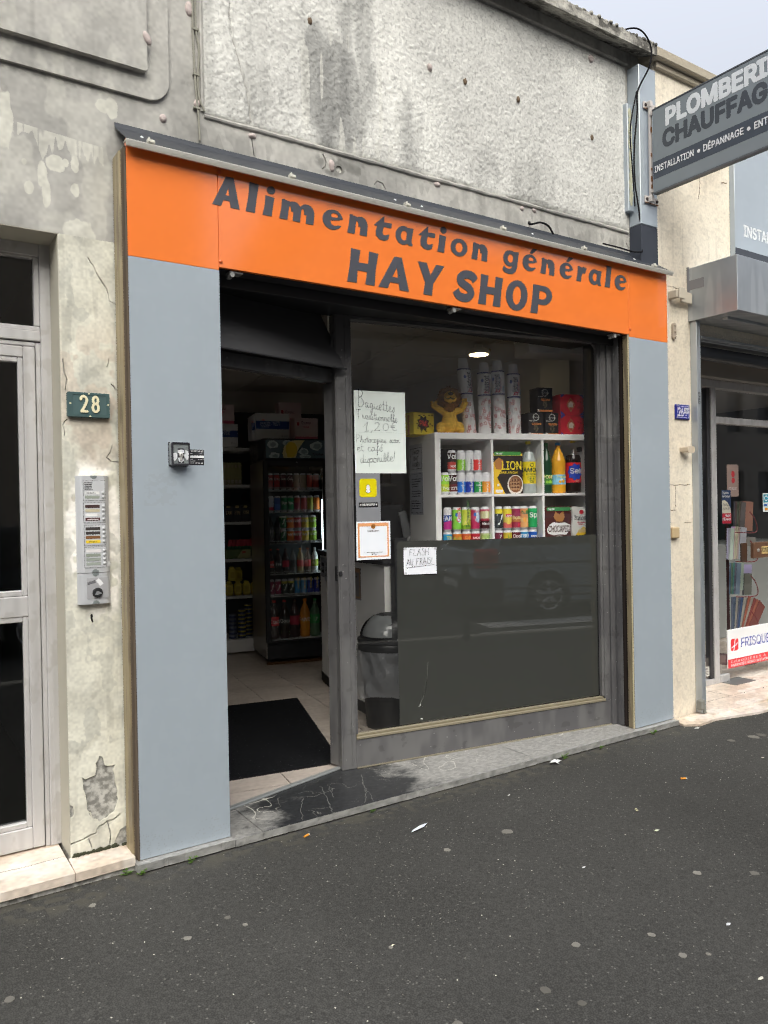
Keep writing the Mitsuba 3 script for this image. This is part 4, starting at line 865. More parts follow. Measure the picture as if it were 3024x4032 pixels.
# ------------------------------------------------------------------ house number 26 bis
hn = thing('house_number', 'blue enamel house number plate reading 26 bis on the cream wall', 'number plate')
BX0, BX1, BZ0, BZ1 = 4.252, 4.397, 1.868, 1.962
part(hn, 'plate', bx(BX0, BX1, 0.047, 0.0595, BZ0, BZ1, 0.004), 'gloss', (0.018, 0.022, 0.22))
ln = rrect(BX0 + 0.012, BX1 - 0.012, BZ0 + 0.010, BZ1 - 0.010, 0.006)
part(hn, 'border_line', plate(ln.difference(ln.buffer(-0.0018)), 0.0462, 0.001), 'gloss', (0.78, 0.78, 0.8), smooth=None)
part(hn, 'digits', text('26', 0.054, BX0 + 0.022, BZ0 + 0.020, 0.0462, True, fit=0.054), 'gloss', (0.80, 0.80, 0.82), smooth=None)
part(hn, 'bis', join(text('BIS', 0.034, BX0 + 0.082, BZ0 + 0.040, 0.0462, True, fit=0.045), plate(sbox(BX0 + 0.097, BZ0 + 0.026, BX0 + 0.111, BZ0 + 0.031), 0.0458, 0.0006)), 'gloss', (0.80, 0.80, 0.82), smooth=None)
for x, z in ((BX0 + 0.009, BZ0 + 0.009), (BX1 - 0.009, BZ0 + 0.009), (BX0 + 0.009, BZ1 - 0.009), (BX1 - 0.009, BZ1 - 0.009)):
    part(hn, 'screw', mv(lathe([(0.005, 0), (0.004, 0.003), (0, 0.004)], 8), x, 0.047, z, 90, (1, 0, 0)), 'metal', C(150, 150, 150, 0.8))

# ------------------------------------------------------------------ hanging sign of the plumber
hs = thing('hanging_sign', 'grey double-sided hanging sign of the plumbing and heating shop, jutting over the pavement', 'hanging sign')
Sx = 4.0
SG = C(128, 136, 142, 0.85)
# the face that looks left (towards -x): local s runs outwards from the wall (towards -y)
class SF:
    def __call__(self, v):
        v = np.asarray(v, float)
        return np.c_[Sx + v[:, 1], -v[:, 0], v[:, 2]]
SFr = SF()
def sface(poly, th=0.001, dd=-0.001): return plate(poly, dd, th)
L_ = 1.25
part(hs, 'panel', bx(0.0, L_, 0.0, 0.035, 3.225, 3.722, 0.003), 'satin', SG, fr=SFr)
band0, band1 = 3.303, 3.408
part(hs, 'dark_band', sface(sbox(0.002, band0, L_ - 0.002, band1)), 'satin', C(66, 74, 86, 0.85), fr=SFr, smooth=None)
part(hs, 'lettering', heavy('PLOMBERIE', 0.094, 0.093, 3.597, 0.0045, 0.70), 'satin', C(216, 220, 224, 0.9), fr=SFr, smooth=None)
part(hs, 'lettering', heavy('CHAUFFAGE', 0.094, 0.07, 3.472, 0.0045, 0.725), 'satin', C(66, 72, 80, 0.85), fr=SFr, smooth=None)
part(hs, 'lettering', join(text('INSTALLATION', 0.037, 0.014, 3.341, -0.0016, True, fit=0.266, lift=0.001), plate(Point(0.312, 3.357).buffer(0.0105), -0.0022, 0.001), text('DÉPANNAGE', 0.037, 0.342, 3.341, -0.0016, True, fit=0.244, lift=0.001), plate(Point(0.616, 3.357).buffer(0.0105), -0.0022, 0.001), text('ENTRETIEN', 0.037, 0.648, 3.341, -0.0016, True, fit=0.22, lift=0.001)), 'satin', (0.66, 0.66, 0.68), fr=SFr, smooth=None)
part(hs, 'edge_trim', join(bx(0.0, L_, -0.003, 0.038, 3.217, 3.2248), bx(0.0, L_, -0.003, 0.038, 3.7222, 3.729)), 'satin', C(96, 100, 106, 0.8), fr=SFr)
RW = C(206, 200, 196, 0.75)
part(hs, 'pole', join(tube([(4.012, 0.025, 3.20), (4.012, 0.025, 3.76)], 0.012, 10), bx(4.0, 4.02, 0.0, 0.03, 3.70, 3.715), bx(4.0, 4.02, 0.0, 0.03, 3.232, 3.247)), 'matte', RW)
for z in (3.775, 3.20):
    k = part(hs, 'bracket', join(bx(3.975, 4.10, 0.040, 0.0495, z - 0.022, z + 0.022, 0.003), bx(3.999, 4.026, 0.012, 0.04, z - 0.02, z + 0.02, 0.003)), 'matte', C(218, 212, 208, 0.75))
    for x in (3.99, 4.085):
        part(k, 'bolt', mv(lathe([(0.009, 0), (0.009, 0.006), (0, 0.007)], 6), x, 0.04, z, 90, (1, 0, 0)), 'matte', (0.06, 0.05, 0.05))
    part(k, 'rust', plate(ragged([(3.976, z - 0.021), (4.03, z - 0.0215), (4.099, z - 0.021)], 0.005, int(z * 10), 0.001), 0.0388, 0.001), 'matte', (0.20, 0.085, 0.04), smooth=None)
part(hs, 'rust', join(*[bx(4.0005, 4.0125, 0.012, 0.0145, z, z + 0.012 + 0.01 * (i % 3)) for i, z in enumerate((3.235, 3.26, 3.30, 3.37, 3.45, 3.60, 3.70))]), 'matte', (0.22, 0.10, 0.05))

# ------------------------------------------------------------------ the shop on the right
rf = thing('fascia_board', 'blue-grey fascia board with white lettering above the shutter box of the right shop', 'sign')
part(rf, 'board', bx(4.885, 9.0, 0.02, 0.0595, 2.80, 3.95, 0.003), 'grey_panel')
part(rf, 'dark_band', plate(sbox(4.8855, 2.80, 8.9, 3.052), 0.0188, 0.001), 'satin', C(66, 70, 78, 0.85), smooth=None)
part(rf, 'lettering', text('INSTALLATION', 0.075, 4.985, 3.145, 0.0195, True, fit=0.66, lift=0.001), 'satin', (0.68, 0.69, 0.70), smooth=None)
part(rf, 'lettering', text('À COTÉ', 0.085, 4.955, 2.868, 0.018, True, lift=0.001), 'satin', (0.70, 0.70, 0.71), smooth=None)
rb = thing('shutter_box', 'grey metal roller shutter box over the entrance of the right shop', 'shutter box')
part(rb, 'casing', bx(4.408, 9.0, -0.285, 0.0595, 2.502, 2.842, 0.003), 'galvanised')
part(rb, 'side_seam', join(bx(4.4055, 4.4078, -0.06, 0.0595, 2.70, 2.76), bx(4.402, 4.4078, 0.045, 0.0595, 2.66, 2.85)), 'metal', C(150, 150, 156, 0.8))
part(rb, 'under_rail', join(bx(4.50, 9.0, -0.16, -0.12, 2.484, 2.5015, 0.002), bx(4.51, 9.0, 0.06, 0.16, 2.39, 2.47, 0.004), bx(4.51, 9.0, 0.03, 0.06, 2.40, 2.42, 0.003)), 'galvanised')
part(rb, 'roller', tube([(4.51, 0.11, 2.33), (9.0, 0.11, 2.33)], 0.045, 14), 'satin', (0.03, 0.035, 0.045))
gr_ = thing('guide_rail', 'galvanised shutter guide rail standing at the left side of the right shop entrance', 'rail')
part(gr_, 'rail', join(bx(4.425, 4.452, 0.010, 0.0595, -0.02, 2.501, 0.003), bx(4.4525, 4.492, 0.030, 0.0595, -0.02, 2.501, 0.003), bx(4.4525, 4.457, 0.006, 0.0295, -0.02, 2.501)), 'galvanised')
for z in (2.06, 1.52, 0.95, 0.22):
    part(gr_, 'hole', plate(Point(4.474, z).buffer(0.006), 0.0292, 0.0006), 'matte', (0.015, 0.015, 0.016), smooth=None)
part(gr_, 'foot_lock', join(bx(4.386, 4.43, -0.012, 0.03, 0.01, 0.072, 0.006), bx(4.43, 4.452, 0.0, 0.012, -0.02, 0.02, 0.003)), 'matte', C(146, 146, 140, 0.7))
part(gr_, 'pen_note', mv(text('2750', 0.022, 0, 0, 0, False), 0, 0, 0, 90, (0, 1, 0)).apply_translation([4.4285, 0.0088, 2.045]), 'matte', (0.03, 0.03, 0.035), smooth=None)
rs = thing('glass_entrance', 'glazed entrance of the right shop with grey aluminium frames', 'shop entrance')
RY = 0.43
part(rs, 'floor', join(bx(4.455, 9.0, -0.05, 3.6, -0.08, -0.012)), 'pink_marble', smooth=None)
part(rs, 'floor_edge', slab(Polygon([(4.13, -0.06), (4.22, -0.115), (4.40, -0.10), (4.75, -0.17), (5.4, -0.20), (9, -0.22), (9, -0.0505), (4.454, -0.0505), (4.454, 0.055), (4.15, 0.055)]), -0.055, 0.031), 'pink_marble', smooth=None)
for x in (4.95, 5.55, 6.15, 6.75):
    part(rs, 'floor_joint', bx(x, x + 0.0025, -0.05, 0.42, -0.0119, -0.0114), 'matte', (0.2, 0.16, 0.13), smooth=None)
part(rs, 'floor_joint', bx(4.46, 9, 0.15, 0.1525, -0.0119, -0.0114), 'matte', (0.2, 0.16, 0.13), smooth=None)
part(rs, 'header', bx(4.40, 9.0, RY - 0.09, RY - 0.03, 2.243, 2.385, 0.003), 'satin', C(150, 146, 142, 0.75))
part(rs, 'frame', join(bx(4.49, 9, RY - 0.02, RY + 0.04, 2.182, 2.242, 0.003), bx(5.176, 5.237, RY - 0.02, RY + 0.04, -0.012, 2.1815, 0.003), bx(5.2375, 9, RY - 0.018, RY + 0.04, 1.922, 1.972, 0.003), bx(4.49, 5.1755, RY - 0.018, RY + 0.04, -0.012, 0.03, 0.003), bx(4.49, 4.55, RY - 0.018, RY + 0.04, 0.03, 2.18, 0.003)), 'alu')
part(rs, 'dark_stile', bx(5.135, 5.1755, RY - 0.01, RY + 0.03, 0.0305, 2.1815, 0.002), 'satin', (0.03, 0.03, 0.034))
part(rs, 'side_pane', tri((np.array([[4.55, RY, 0.03], [5.135, RY, 0.03], [5.135, RY, 2.18], [4.55, RY, 2.18]]), np.array([[0, 1, 2], [0, 2, 3]]))), 'pane', smooth=None)
part(rs, 'fanlight_pane', tri((np.array([[5.237, RY, 1.97], [9, RY, 1.97], [9, RY, 2.19], [5.237, RY, 2.19]]), np.array([[0, 1, 2], [0, 2, 3]]))), 'pane', smooth=None)
part(rs, 'door_pane', tri((np.array([[5.242, RY, 0.0], [9, RY, 0.0], [9, RY, 1.918], [5.242, RY, 1.918]]), np.array([[0, 1, 2], [0, 2, 3]]))), 'pane', smooth=None)
part(rs, 'hinge_plate', bx(5.243, 5.36, RY - 0.02, RY + 0.015, -0.010, 0.045, 0.003), 'alu')
part(rs, 'floor_spring', bx(5.26, 5.52, 0.30, RY + 0.02, -0.0118, -0.0085), 'metal', C(120, 120, 120, 0.8))
part(rs, 'side_wall', join(bx(4.40, 4.489, 0.361, 3.6, -0.1, 2.5)), 'matte', (0.16, 0.16, 0.16), smooth=None)
part(rs, 'interior_wall', join(bx(4.4, 9.2, 3.5, 3.6, -0.1, 2.7), bx(9.0, 9.1, -0.3, 3.6, -0.1, 2.9)), 'matte', (0.10, 0.105, 0.105), smooth=None)
part(rs, 'ceiling', bx(4.4, 9.0, 0.37, 3.6, 2.46, 2.52), 'matte', (0.22, 0.22, 0.215), smooth=None)
part(rs, 'interior_counter', bx(6.2, 8.2, 1.5, 2.0, -0.01, 0.92, 0.01), 'satin', (0.30, 0.315, 0.31))
part(rs, 'vent', join(bx(5.2, 5.42, 0.9, 0.905, 1.95, 2.05)), 'satin', (0.3, 0.3, 0.3))
pb = thing('push_bar', 'wooden push bar with a green and cream sticker on the glass door at right', 'push bar')
WD = C(108, 78, 60, 0.8)
part(pb, 'bar', bx(5.663, 6.6, RY - 0.045, RY - 0.012, 0.895, 1.018, 0.006), 'satin', WD)
part(pb, 'end_block', bx(5.575, 5.65, RY + 0.002, RY + 0.02, 0.87, 1.015, 0.005), 'satin', C(84, 60, 46, 0.8))
part(pb, 'bolt', mv(lathe([(0.014, 0), (0.012, 0.006), (0, 0.009)], 12), 5.717, RY - 0.045, 0.957, 90, (1, 0, 0)), 'metal', C(190, 186, 180, 0.8))
part(pb, 'sticker', plate(sbox(5.765, 0.926, 5.88, 0.985), RY - 0.0462, 0.001), 'satin', C(206, 178, 118, 0.8), smooth=None)
part(pb, 'sticker', plate(sbox(5.881, 0.926, 6.0, 0.985), RY - 0.0462, 0.001), 'satin', C(60, 150, 84, 0.8), smooth=None)
part(pb, 'lettering', text('POUSSEZ', 0.032, 5.768, 0.941, RY - 0.0463, True, fit=0.106), 'satin', (0.03, 0.03, 0.03), smooth=None)
fr_ = thing('boiler_sign', 'white and red heating company sign fixed low on the glass door of the right shop', 'sign')
fy = RY - 0.012
part(fr_, 'board', bx(5.349, 6.35, fy, RY - 0.004, 0.079, 0.370, 0.001), 'satin', (0.78, 0.78, 0.79))
part(fr_, 'red_band', plate(sbox(5.3495, 0.0795, 6.35, 0.146), fy - 0.001, 0.0009), 'satin', (0.70, 0.035, 0.045), smooth=None)
emb = rrect(5.388, 5.484, 0.206, 0.298, 0.020)
ebr = unary_union([LineString(spline([(5.462, 0.30), (5.444, 0.285), (5.436, 0.25), (5.430, 0.22), (5.418, 0.204)], 5)).buffer(0.0055), LineString(spline([(5.400, 0.232), (5.43, 0.243), (5.456, 0.249), (5.474, 0.262)], 5)).buffer(0.0050)])
part(fr_, 'emblem', plate(emb.difference(ebr), fy - 0.001, 0.0009), 'satin', (0.70, 0.035, 0.045), smooth=None)
part(fr_, 'lettering', text('FRISQUET', 0.072, 5.525, 0.222, fy - 0.0002, False, fit=0.445, lift=0.0008), 'satin', (0.02, 0.035, 0.33), smooth=None)
part(fr_, 'lettering', join(text('C H A U D I È R E S   À   G A Z', 0.0195, 5.385, 0.1165, fy - 0.0012, False, fit=0.62), text('ENERGIES RENOUVELABLES', 0.0195, 5.385, 0.0885, fy - 0.0012, False, fit=0.56)), 'satin', (0.78, 0.76, 0.76), smooth=None)
def sticker(name, label, x0, x1, z0, z1, col, y=RY - 0.0008, r=0.004):
    k = thing(name, label, 'sticker')
    part(k, 'sheet', plate(rrect(x0, x1, z0, z1, r), y, 0.0006), 'satin', col, smooth=None)
    return k
cb_ = sticker('card_sticker', 'pale blue bank card sticker on the glass door at the right edge', 5.868, 6.02, 1.250, 1.400, (0.62, 0.68, 0.66))
part(cb_, 'print', plate(sbox(5.876, 1.325, 6.012, 1.390), RY - 0.0014, 0.0005), 'satin', (0.04, 0.26, 0.36), smooth=None)
part(cb_, 'lettering', text('CB', 0.040, 5.886, 1.338, RY - 0.0016, True, fit=0.10), 'satin', (0.72, 0.74, 0.75), smooth=None)
part(cb_, 'print', join(plate(ell(5.905, 1.272, 0.011, 0.012), RY - 0.0014, 0.0005), plate(ell(5.925, 1.272, 0.011, 0.012), RY - 0.0013, 0.0004)), 'satin', (0.62, 0.22, 0.02), smooth=None)
part(cb_, 'print', plate(sbox(5.88, 1.295, 5.93, 1.313), RY - 0.0014, 0.0005), 'satin', (0.06, 0.14, 0.35), smooth=None)
cp_ = sticker('phone_company_sticker', 'small white notice stuck at the foot of the narrow side pane', 4.99, 5.13, 0.055, 0.125, (0.62, 0.61, 0.58))
part(cp_, 'print', join(text('LAMPONI', 0.018, 5.0, 0.099, RY - 0.0016, True, fit=0.115), *[plate(sbox(5.01, z, 5.12, z + 0.006), RY - 0.0014, 0.0004) for z in (0.064, 0.075, 0.086)]), 'satin', (0.16, 0.14, 0.13), smooth=None)
# stickers behind the glass
pp = thing('red_logo_card', 'pinkish card with a red emblem behind the glass of the right shop', 'card')
part(pp, 'card', plate(rrect(5.41, 5.56, 1.375, 1.62, 0.012), RY + 0.012, 0.002), 'satin', C(176, 150, 140, 0.7), smooth=None)
part(pp, 'emblem', join(plate(ell(5.486, 1.548, 0.022, 0.024), RY + 0.0105, 0.001), plate(ell(5.489, 1.498, 0.022, 0.021), RY + 0.0105, 0.001)), 'satin', C(200, 60, 66, 0.8), smooth=None)
part(pp, 'lettering', text('FRISQUET', 0.022, 5.43, 1.425, RY + 0.0113, True, fit=0.11), 'satin', C(205, 190, 186, 0.8), smooth=None)
pc = thing('heating_card', 'tall blue, white and red heating card behind the glass of the right shop', 'card')
part(pc, 'card', plate(rrect(5.335, 5.452, 1.17, 1.425, 0.003), RY + 0.010, 0.002), 'satin', C(46, 66, 104, 0.7), smooth=None)
part(pc, 'white_field', plate(Polygon([(5.336, 1.25), (5.336, 1.345), (5.37, 1.35), (5.41, 1.33), (5.44, 1.29), (5.45, 1.25)]), RY + 0.0085, 0.001), 'satin', C(214, 208, 190, 0.75), smooth=None)
part(pc, 'red_field', plate(sbox(5.336, 1.172, 5.4515, 1.25), RY + 0.0085, 0.001), 'satin', C(190, 40, 60, 0.75), smooth=None)
part(pc, 'lettering', join(text('Solutions', 0.020, 5.345, 1.395, RY + 0.0093, False, fit=0.08), text('multi-énergies', 0.018, 5.340, 1.37, RY + 0.0093, False, fit=0.10), text('FRISQUET', 0.016, 5.375, 1.222, RY + 0.008, True, fit=0.07), text('FRANCE', 0.016, 5.385, 1.195, RY + 0.008, True, fit=0.06), text('100%', 0.022, 5.338, 1.195, RY + 0.008, True, fit=0.04)), 'satin', (0.62, 0.62, 0.64), smooth=None)
part(pc, 'lettering', join(text('Chauffage', 0.018, 5.345, 1.305, RY + 0.008, False, fit=0.08), text('Eau Chaude', 0.018, 5.345, 1.277, RY + 0.008, False, fit=0.085)), 'satin', (0.25, 0.24, 0.22), smooth=None)
# brochure rack
br = thing('brochure_rack', 'wire brochure rack holding fanned leaflets behind the glass door', 'brochure rack')
BY = 0.75
part(br, 'pole', tube([(6.04, BY + 0.1, 0.0), (6.04, BY + 0.1, 1.40)], 0.012, 8), 'satin', (0.10, 0.02, 0.025))
part(br, 'base', mv(lathe([(0.22, 0), (0.22, 0.02), (0.03, 0.04)], 20), 6.04, BY + 0.1, -0.01), 'satin', (0.10, 0.02, 0.025))
r_ = random.Random(31)
BR = [(5.975, 1.10, 0.07, 0.24, (0.10, 0.09, 0.09), 5), (6.10, 1.09, 0.13, 0.25, (0.22, 0.14, 0.11), 2), (5.87, 0.86, 0.05, 0.26, (0.50, 0.48, 0.44), 3), (5.93, 0.86, 0.09, 0.27, (0.46, 0.47, 0.50), 6), (6.10, 0.96, 0.17, 0.08, (0.16, 0.15, 0.15), 2),
      (5.90, 0.57, 0.06, 0.26, (0.12, 0.19, 0.21), 5), (5.97, 0.60, 0.11, 0.24, (0.34, 0.35, 0.33), 2), (6.11, 0.73, 0.12, 0.075, (0.55, 0.50, 0.46), 1), (6.09, 0.55, 0.11, 0.18, (0.13, 0.125, 0.13), 2)]
for x, z, w_, h_, c_, n__ in BR:
    for q in range(n__):
        cc = tuple(min(1, max(0.02, v * r_.uniform(0.7, 1.35))) for v in c_)
        part(br, 'leaflet', mv(bx(0, w_, 0, 0.003, 0, h_, 0.0), x + q * 0.012, BY - q * 0.006, z, 3 + 1.2 * q, (0, 1, 0)), 'satin', cc, smooth=None)
for q in range(6):
    part(br, 'leaflet', mv(bx(0, 0.085, 0, 0.003, 0, 0.27), 5.92 + q * 0.018, BY - 0.004 * q, 0.275, 2 + 2.5 * q, (0, 1, 0)), 'satin', ((0.10, 0.13, 0.19), (0.07, 0.10, 0.16), (0.30, 0.29, 0.26), (0.09, 0.11, 0.17), (0.05, 0.09, 0.2), (0.34, 0.33, 0.29))[q], smooth=None)
for q in range(5):
    part(br, 'leaflet', mv(bx(0, 0.10, 0, 0.003, 0, 0.29), 6.02 + q * 0.014, BY - 0.03 - 0.005 * q, 0.275, 22 + 4.5 * q, (0, 1, 0)), 'satin', ((0.36, 0.11, 0.07), (0.38, 0.32, 0.27), (0.25, 0.06, 0.05), (0.36, 0.11, 0.07), (0.20, 0.05, 0.04))[q], smooth=None)
for z in (1.09, 0.85, 0.56, 0.265):
    part(br, 'wire_holder', tube(spline([(6.05, BY - 0.10, z + 0.16), (6.12, BY - 0.10, z + 0.10), (6.17, BY - 0.09, z + 0.02), (6.15, BY - 0.08, z - 0.015), (6.0, BY - 0.08, z - 0.012), (5.90, BY - 0.06, z - 0.005)]), 0.004, 6), 'satin', (0.22, 0.03, 0.035))

# ------------------------------------------------------------------ inside the shop: floor, ceiling, walls
IN = Polygon([(0.96, 0.19), (1.30, 0.272), (1.998, 0.454), (2.0, 0.47), (3.80, 0.20), (4.38, 0.2), (4.38, 4.6), (0.96, 4.6)])
fl = struct('shop_floor', slab(IN, -0.03, 0.0262), 'matte', (0.035, 0.03, 0.027), smooth=None, label='beige ceramic tiled shop floor')
ta = math.radians(-9.1)
eu, ev = np.array([math.cos(ta), math.sin(ta)]), np.array([-math.sin(ta), math.cos(ta)])
o_ = np.array([2.26, 1.89])
T_ = 0.3335
for i in range(-4, 8):
    for j in range(-6, 8):
        q = [o_ + eu * (i + a) * T_ + ev * (j + c + 0.35) * T_ for a, c in ((0, 0), (1, 0), (1, 1), (0, 1))]
        g = Polygon([tuple(p) for p in q]).buffer(-0.0024, join_style=2).intersection(IN)
        if g.is_empty or g.area < 0.002 or g.centroid.x > 3.6 or g.centroid.y > 4.3: continue
        for gg in polys(g):
            add(fresh(f'{fl}__tile'), slab(gg, -0.003, 0.003), 'pink_marble', smooth=None)
mt = thing('door_mat', 'large black fibre mat inside the open shop doorway', 'mat')
mp = [np.array(p) for p in ((1.44, 0.655), (2.035, 0.525), (2.31, 1.02), (2.47, 1.91), (1.55, 2.06))]
add(f'{mt}__pile', slab(Polygon([(1.05, 0.70), (2.035, 0.54), (2.475, 1.90), (1.48, 2.10)]), 0.0006, 0.008), 'mat_fibre', smooth=None)
part(mt, 'border', slab(Polygon([(1.05, 0.70), (2.035, 0.54), (2.475, 1.90), (1.48, 2.10)]).buffer(0.012, join_style=2), 0.0004, 0.004), 'matte', (0.016, 0.016, 0.017), smooth=None)
ce = struct('shop_ceiling', bx(0.95, 4.5, 0.46, 4.7, 2.525, 2.55), 'matte', (0.16, 0.15, 0.14), smooth=None, label='off-white tiled shop ceiling')
for i in range(-2, 7):
    for j in range(-1, 8):
        q = [np.array([1.9, 0.9]) + eu * (i + a) * 0.6 + ev * (j + c) * 0.6 for a, c in ((0, 0), (1, 0), (1, 1), (0, 1))]
        g = Polygon([tuple(p) for p in q]).buffer(-0.004, join_style=2).intersection(sbox(0.96, 0.47, 4.40, 4.6))
        if g.is_empty or g.area < 0.01: continue
        for gg in polys(g):
            add(fresh(f'{ce}__tile'), slab(gg, 2.519, 0.006), 'matte', (0.62, 0.59, 0.54), smooth=None)
iw = thing('shop_wall', 'plain pale wall along the right side of the shop interior', 'wall')
part(iw, 'face', bx(4.38, 4.40, 0.19, 4.7, -0.05, 2.52), 'matte', (0.66, 0.66, 0.65), smooth=None)
part(iw, 'bulkhead', bx(-0.56, 0.0, 0.0, 0.22, 2.34, 2.518), 'matte', (0.72, 0.72, 0.71), fr=Fr(4.13, 0.50, -18), smooth=None)
part(iw, 'pillar', bx(4.17, 4.379, 0.86, 1.15, -0.02, 2.518), 'matte', (0.7, 0.7, 0.69), smooth=None)
bw = thing('back_wall', 'dim wall at the back of the shop', 'wall')
R = Fr(2.70, 3.75, -12.9)
part(bw, 'face', bx(-2.2, 2.4, 0.47, 0.52, -0.05, 2.53), 'matte', (0.6, 0.58, 0.54), fr=R, smooth=None)
lp = thing('ceiling_lamp', 'round white ceiling lamp glowing warmly behind the cup stacks', 'lamp')
part(lp, 'shade', mv(lathe([(0.0, 0.0), (0.075, 0.0), (0.085, 0.012), (0.07, 0.035), (0.03, 0.05), (0.03, 0.07)], 24), 3.68, 1.27, 2.435), 'satin', (0.72, 0.68, 0.56))
gm = mv(lathe([(0.0, -0.001), (0.068, -0.001), (0.068, 0.004), (0.0, 0.004)], 24, cap=False), 3.68, 1.27, 2.430)
gm = trimesh.Trimesh(gm.vertices, gm.faces[:, ::-1] if gm.face_normals[0][2] > 0 else gm.faces, process=False)
scene[f'{lp}__diffuser'] = mikit.ply(gm, 'matte', smooth=False, color=np.tile([0.7, 0.65, 0.5], (len(gm.vertices), 1)), emitter={'type': 'area', 'radiance': {'type': 'rgb', 'value': [0.5, 0.4, 0.22]}})
part(lp, 'bulb_arm', join(tube(spline([(3.74, 1.26, 2.49), (3.765, 1.25, 2.465), (3.75, 1.24, 2.45)]), 0.005), mv(trimesh.creation.icosphere(2, 0.012), 3.762, 1.245, 2.47)), 'metal', C(220, 190, 120, 0.8))

# ------------------------------------------------------------------ goods: builders
def can_mesh(h, r, bands, top=(0.62, 0.62, 0.64)):
    """A drinks can: bands = [(share of the height, colour), ...] from the bottom up; returns mesh pieces."""
    out = [(lathe([(0.001, 0.002), (r * 0.72, 0.0), (r * 0.80, 0.003), (r * 0.98, 0.012)], 22, cap=False), top)]
    z0, z1 = 0.012, h - 0.016
    a = z0
    for sh, col in bands:
        c = a + (z1 - z0) * sh
        out.append((lathe([(r, a), (r, c)], 22, cap=False), col)); a = c
    out.append((lathe([(r, z1), (r * 0.84, h - 0.004), (r * 0.86, h), (r * 0.80, h - 0.001), (r * 0.76, h - 0.007), (0.001, h - 0.007)], 22, cap=False), top))
    return out
def can(label, s, d, z, h, r, bands, words=(), fr=None, marks=(), top=(0.62, 0.62, 0.64), rot=0, group=None, name='drink_can', simple=False):
    k = thing(name, label, 'can', group)
    f = fr.sub(s, d, z, rot)
    add(f'{k}__body', can_mesh(h, r, bands, top), 'satin', fr=f)
    for poly, col in marks:
        add(fresh(f'{k}__print'), wrap(dense(plate(poly, -0.0005, 0.0004), r), r), 'satin', col, fr=f, smooth=None)
    for t, hh, z_, col, up in words:
        m, wd = text2d(t, hh, True)
        if up:
            v = np.array(m.vertices); m = trimesh.Trimesh(np.c_[-v[:, 2] + hh / 2, v[:, 1], v[:, 0] + z_], m.faces, process=False)
        else:
            m = mv(m, -wd / 2, 0, z_)
        v = np.array(m.vertices); v[:, 1] = np.where(v[:, 1] < -1e-9, -0.0011, -0.0004)
        add(fresh(f'{k}__lettering'), wrap(trimesh.Trimesh(v, m.faces, process=False), r), 'satin', col, fr=f, smooth=None)
    return k
def dense(m, r):
    return tri(m).subdivide_to_size(0.011, max_iter=8) if True else m
def stripes(*cs):
    return [(1.0 / len(cs), c) for c in cs]
def bottle(label, s, d, z, h, r, liquid, cap, lab=None, words=(), fr=None, clear_top=0.0, glassy=(0.55, 0.58, 0.58), marks=(), name='drink_bottle', waist=0.0, group=None):
    k = thing(name, label, 'bottle', group)
    f = fr.sub(s, d, z)
    def rad(t):
        if t < 0.03: return r * (0.86 + t / 0.03 * 0.14)
        if t < 0.62: return r * (1 - waist * math.exp(-((t - 0.36) / 0.09) ** 2))
        if t < 0.88: return r * (1 - 0.66 * ((t - 0.62) / 0.26) ** 1.25)
        return r * 0.30
    ts = np.r_[lin(0, 0.03, 3), lin(0.06, 0.62, 14), lin(0.65, 0.88, 9), 0.94]
    fill = 1 - clear_top
    lo = [(rad(t), t * h) for t in ts if t <= fill]
    pieces = [(lathe([(0.001, 0)] + lo + ([(0.001, lo[-1][1])] if clear_top else []), 20, cap=False), liquid)]
    add(f'{k}__body', pieces, 'juice', fr=f)
    if clear_top:
        hi = [lo[-1]] + [(rad(t), t * h) for t in ts if t > fill]
        add(f'{k}__neck', lathe(hi, 20, cap=False), 'pane', fr=f)
    add(f'{k}__cap', lathe([(r * 0.36, h * 0.945), (r * 0.37, h * 0.995), (r * 0.33, h), (0.001, h)], 16), 'satin', cap, fr=f)
    if lab:
        z0, z1, col = lab
        add(f'{k}__label', lathe([(rad(t / h) + 0.0008, t) for t in lin(z0, z1, 6)], 24, cap=False), 'satin', col, fr=f)
    for poly, col in marks:
        add(fresh(f'{k}__print'), wrap(dense(plate(poly, -0.0016, 0.0004), r), r), 'satin', col, fr=f, smooth=None)
    for t, hh, z_, col in words:
        m, wd = text2d(t, hh, True)
        m = mv(m, -wd / 2, 0, z_)
        v = np.array(m.vertices); v[:, 1] = np.where(v[:, 1] < -1e-9, -0.0026, -0.0017)
        add(fresh(f'{k}__lettering'), wrap(trimesh.Trimesh(v, m.faces, process=False), r), 'satin', col, fr=f, smooth=None)
    return k
def carton(name, label, cat, s0, s1, d0, d1, z0, z1, col, fr, prints=(), words=(), side=None, mat='satin', group=None, ang=0):
    """A printed box: prints = [(shape in (s, z) from its lower left front corner, colour), ...]; words = [(text, h, s, z, colour, fit)]"""
    k = thing(name, label, cat, group)
    f = fr.sub(s0, d0, z0, ang)
    w, dp, h = s1 - s0, d1 - d0, z1 - z0
    add(f'{k}__box', bx(0, w, 0, dp, 0, h, 0.0015), mat, col, fr=f)
    if side:
        add(f'{k}__side_print', bx(-0.0008, -0.0002, 0.004, dp - 0.004, 0.004, h - 0.004), mat, side, fr=f)
    for i, (poly, c) in enumerate(prints):
        p = poly.intersection(sbox(0.001, 0.001, w - 0.001, h - 0.001))
        if p.is_empty: continue
        add(fresh(f'{k}__print'), plate(p, -0.0006 - 0.0003 * i, 0.0006 + 0.0003 * i - 0.00005), mat, c, fr=f, smooth=None)
    for t, hh, a, c_, col_, ft in words:
        m = text(t, hh, a, c_, -0.0006 - 0.0003 * len(prints), True, fit=ft, lift=0.0005)
        add(fresh(f'{k}__lettering'), m, mat, col_, fr=f, smooth=None)
    return k

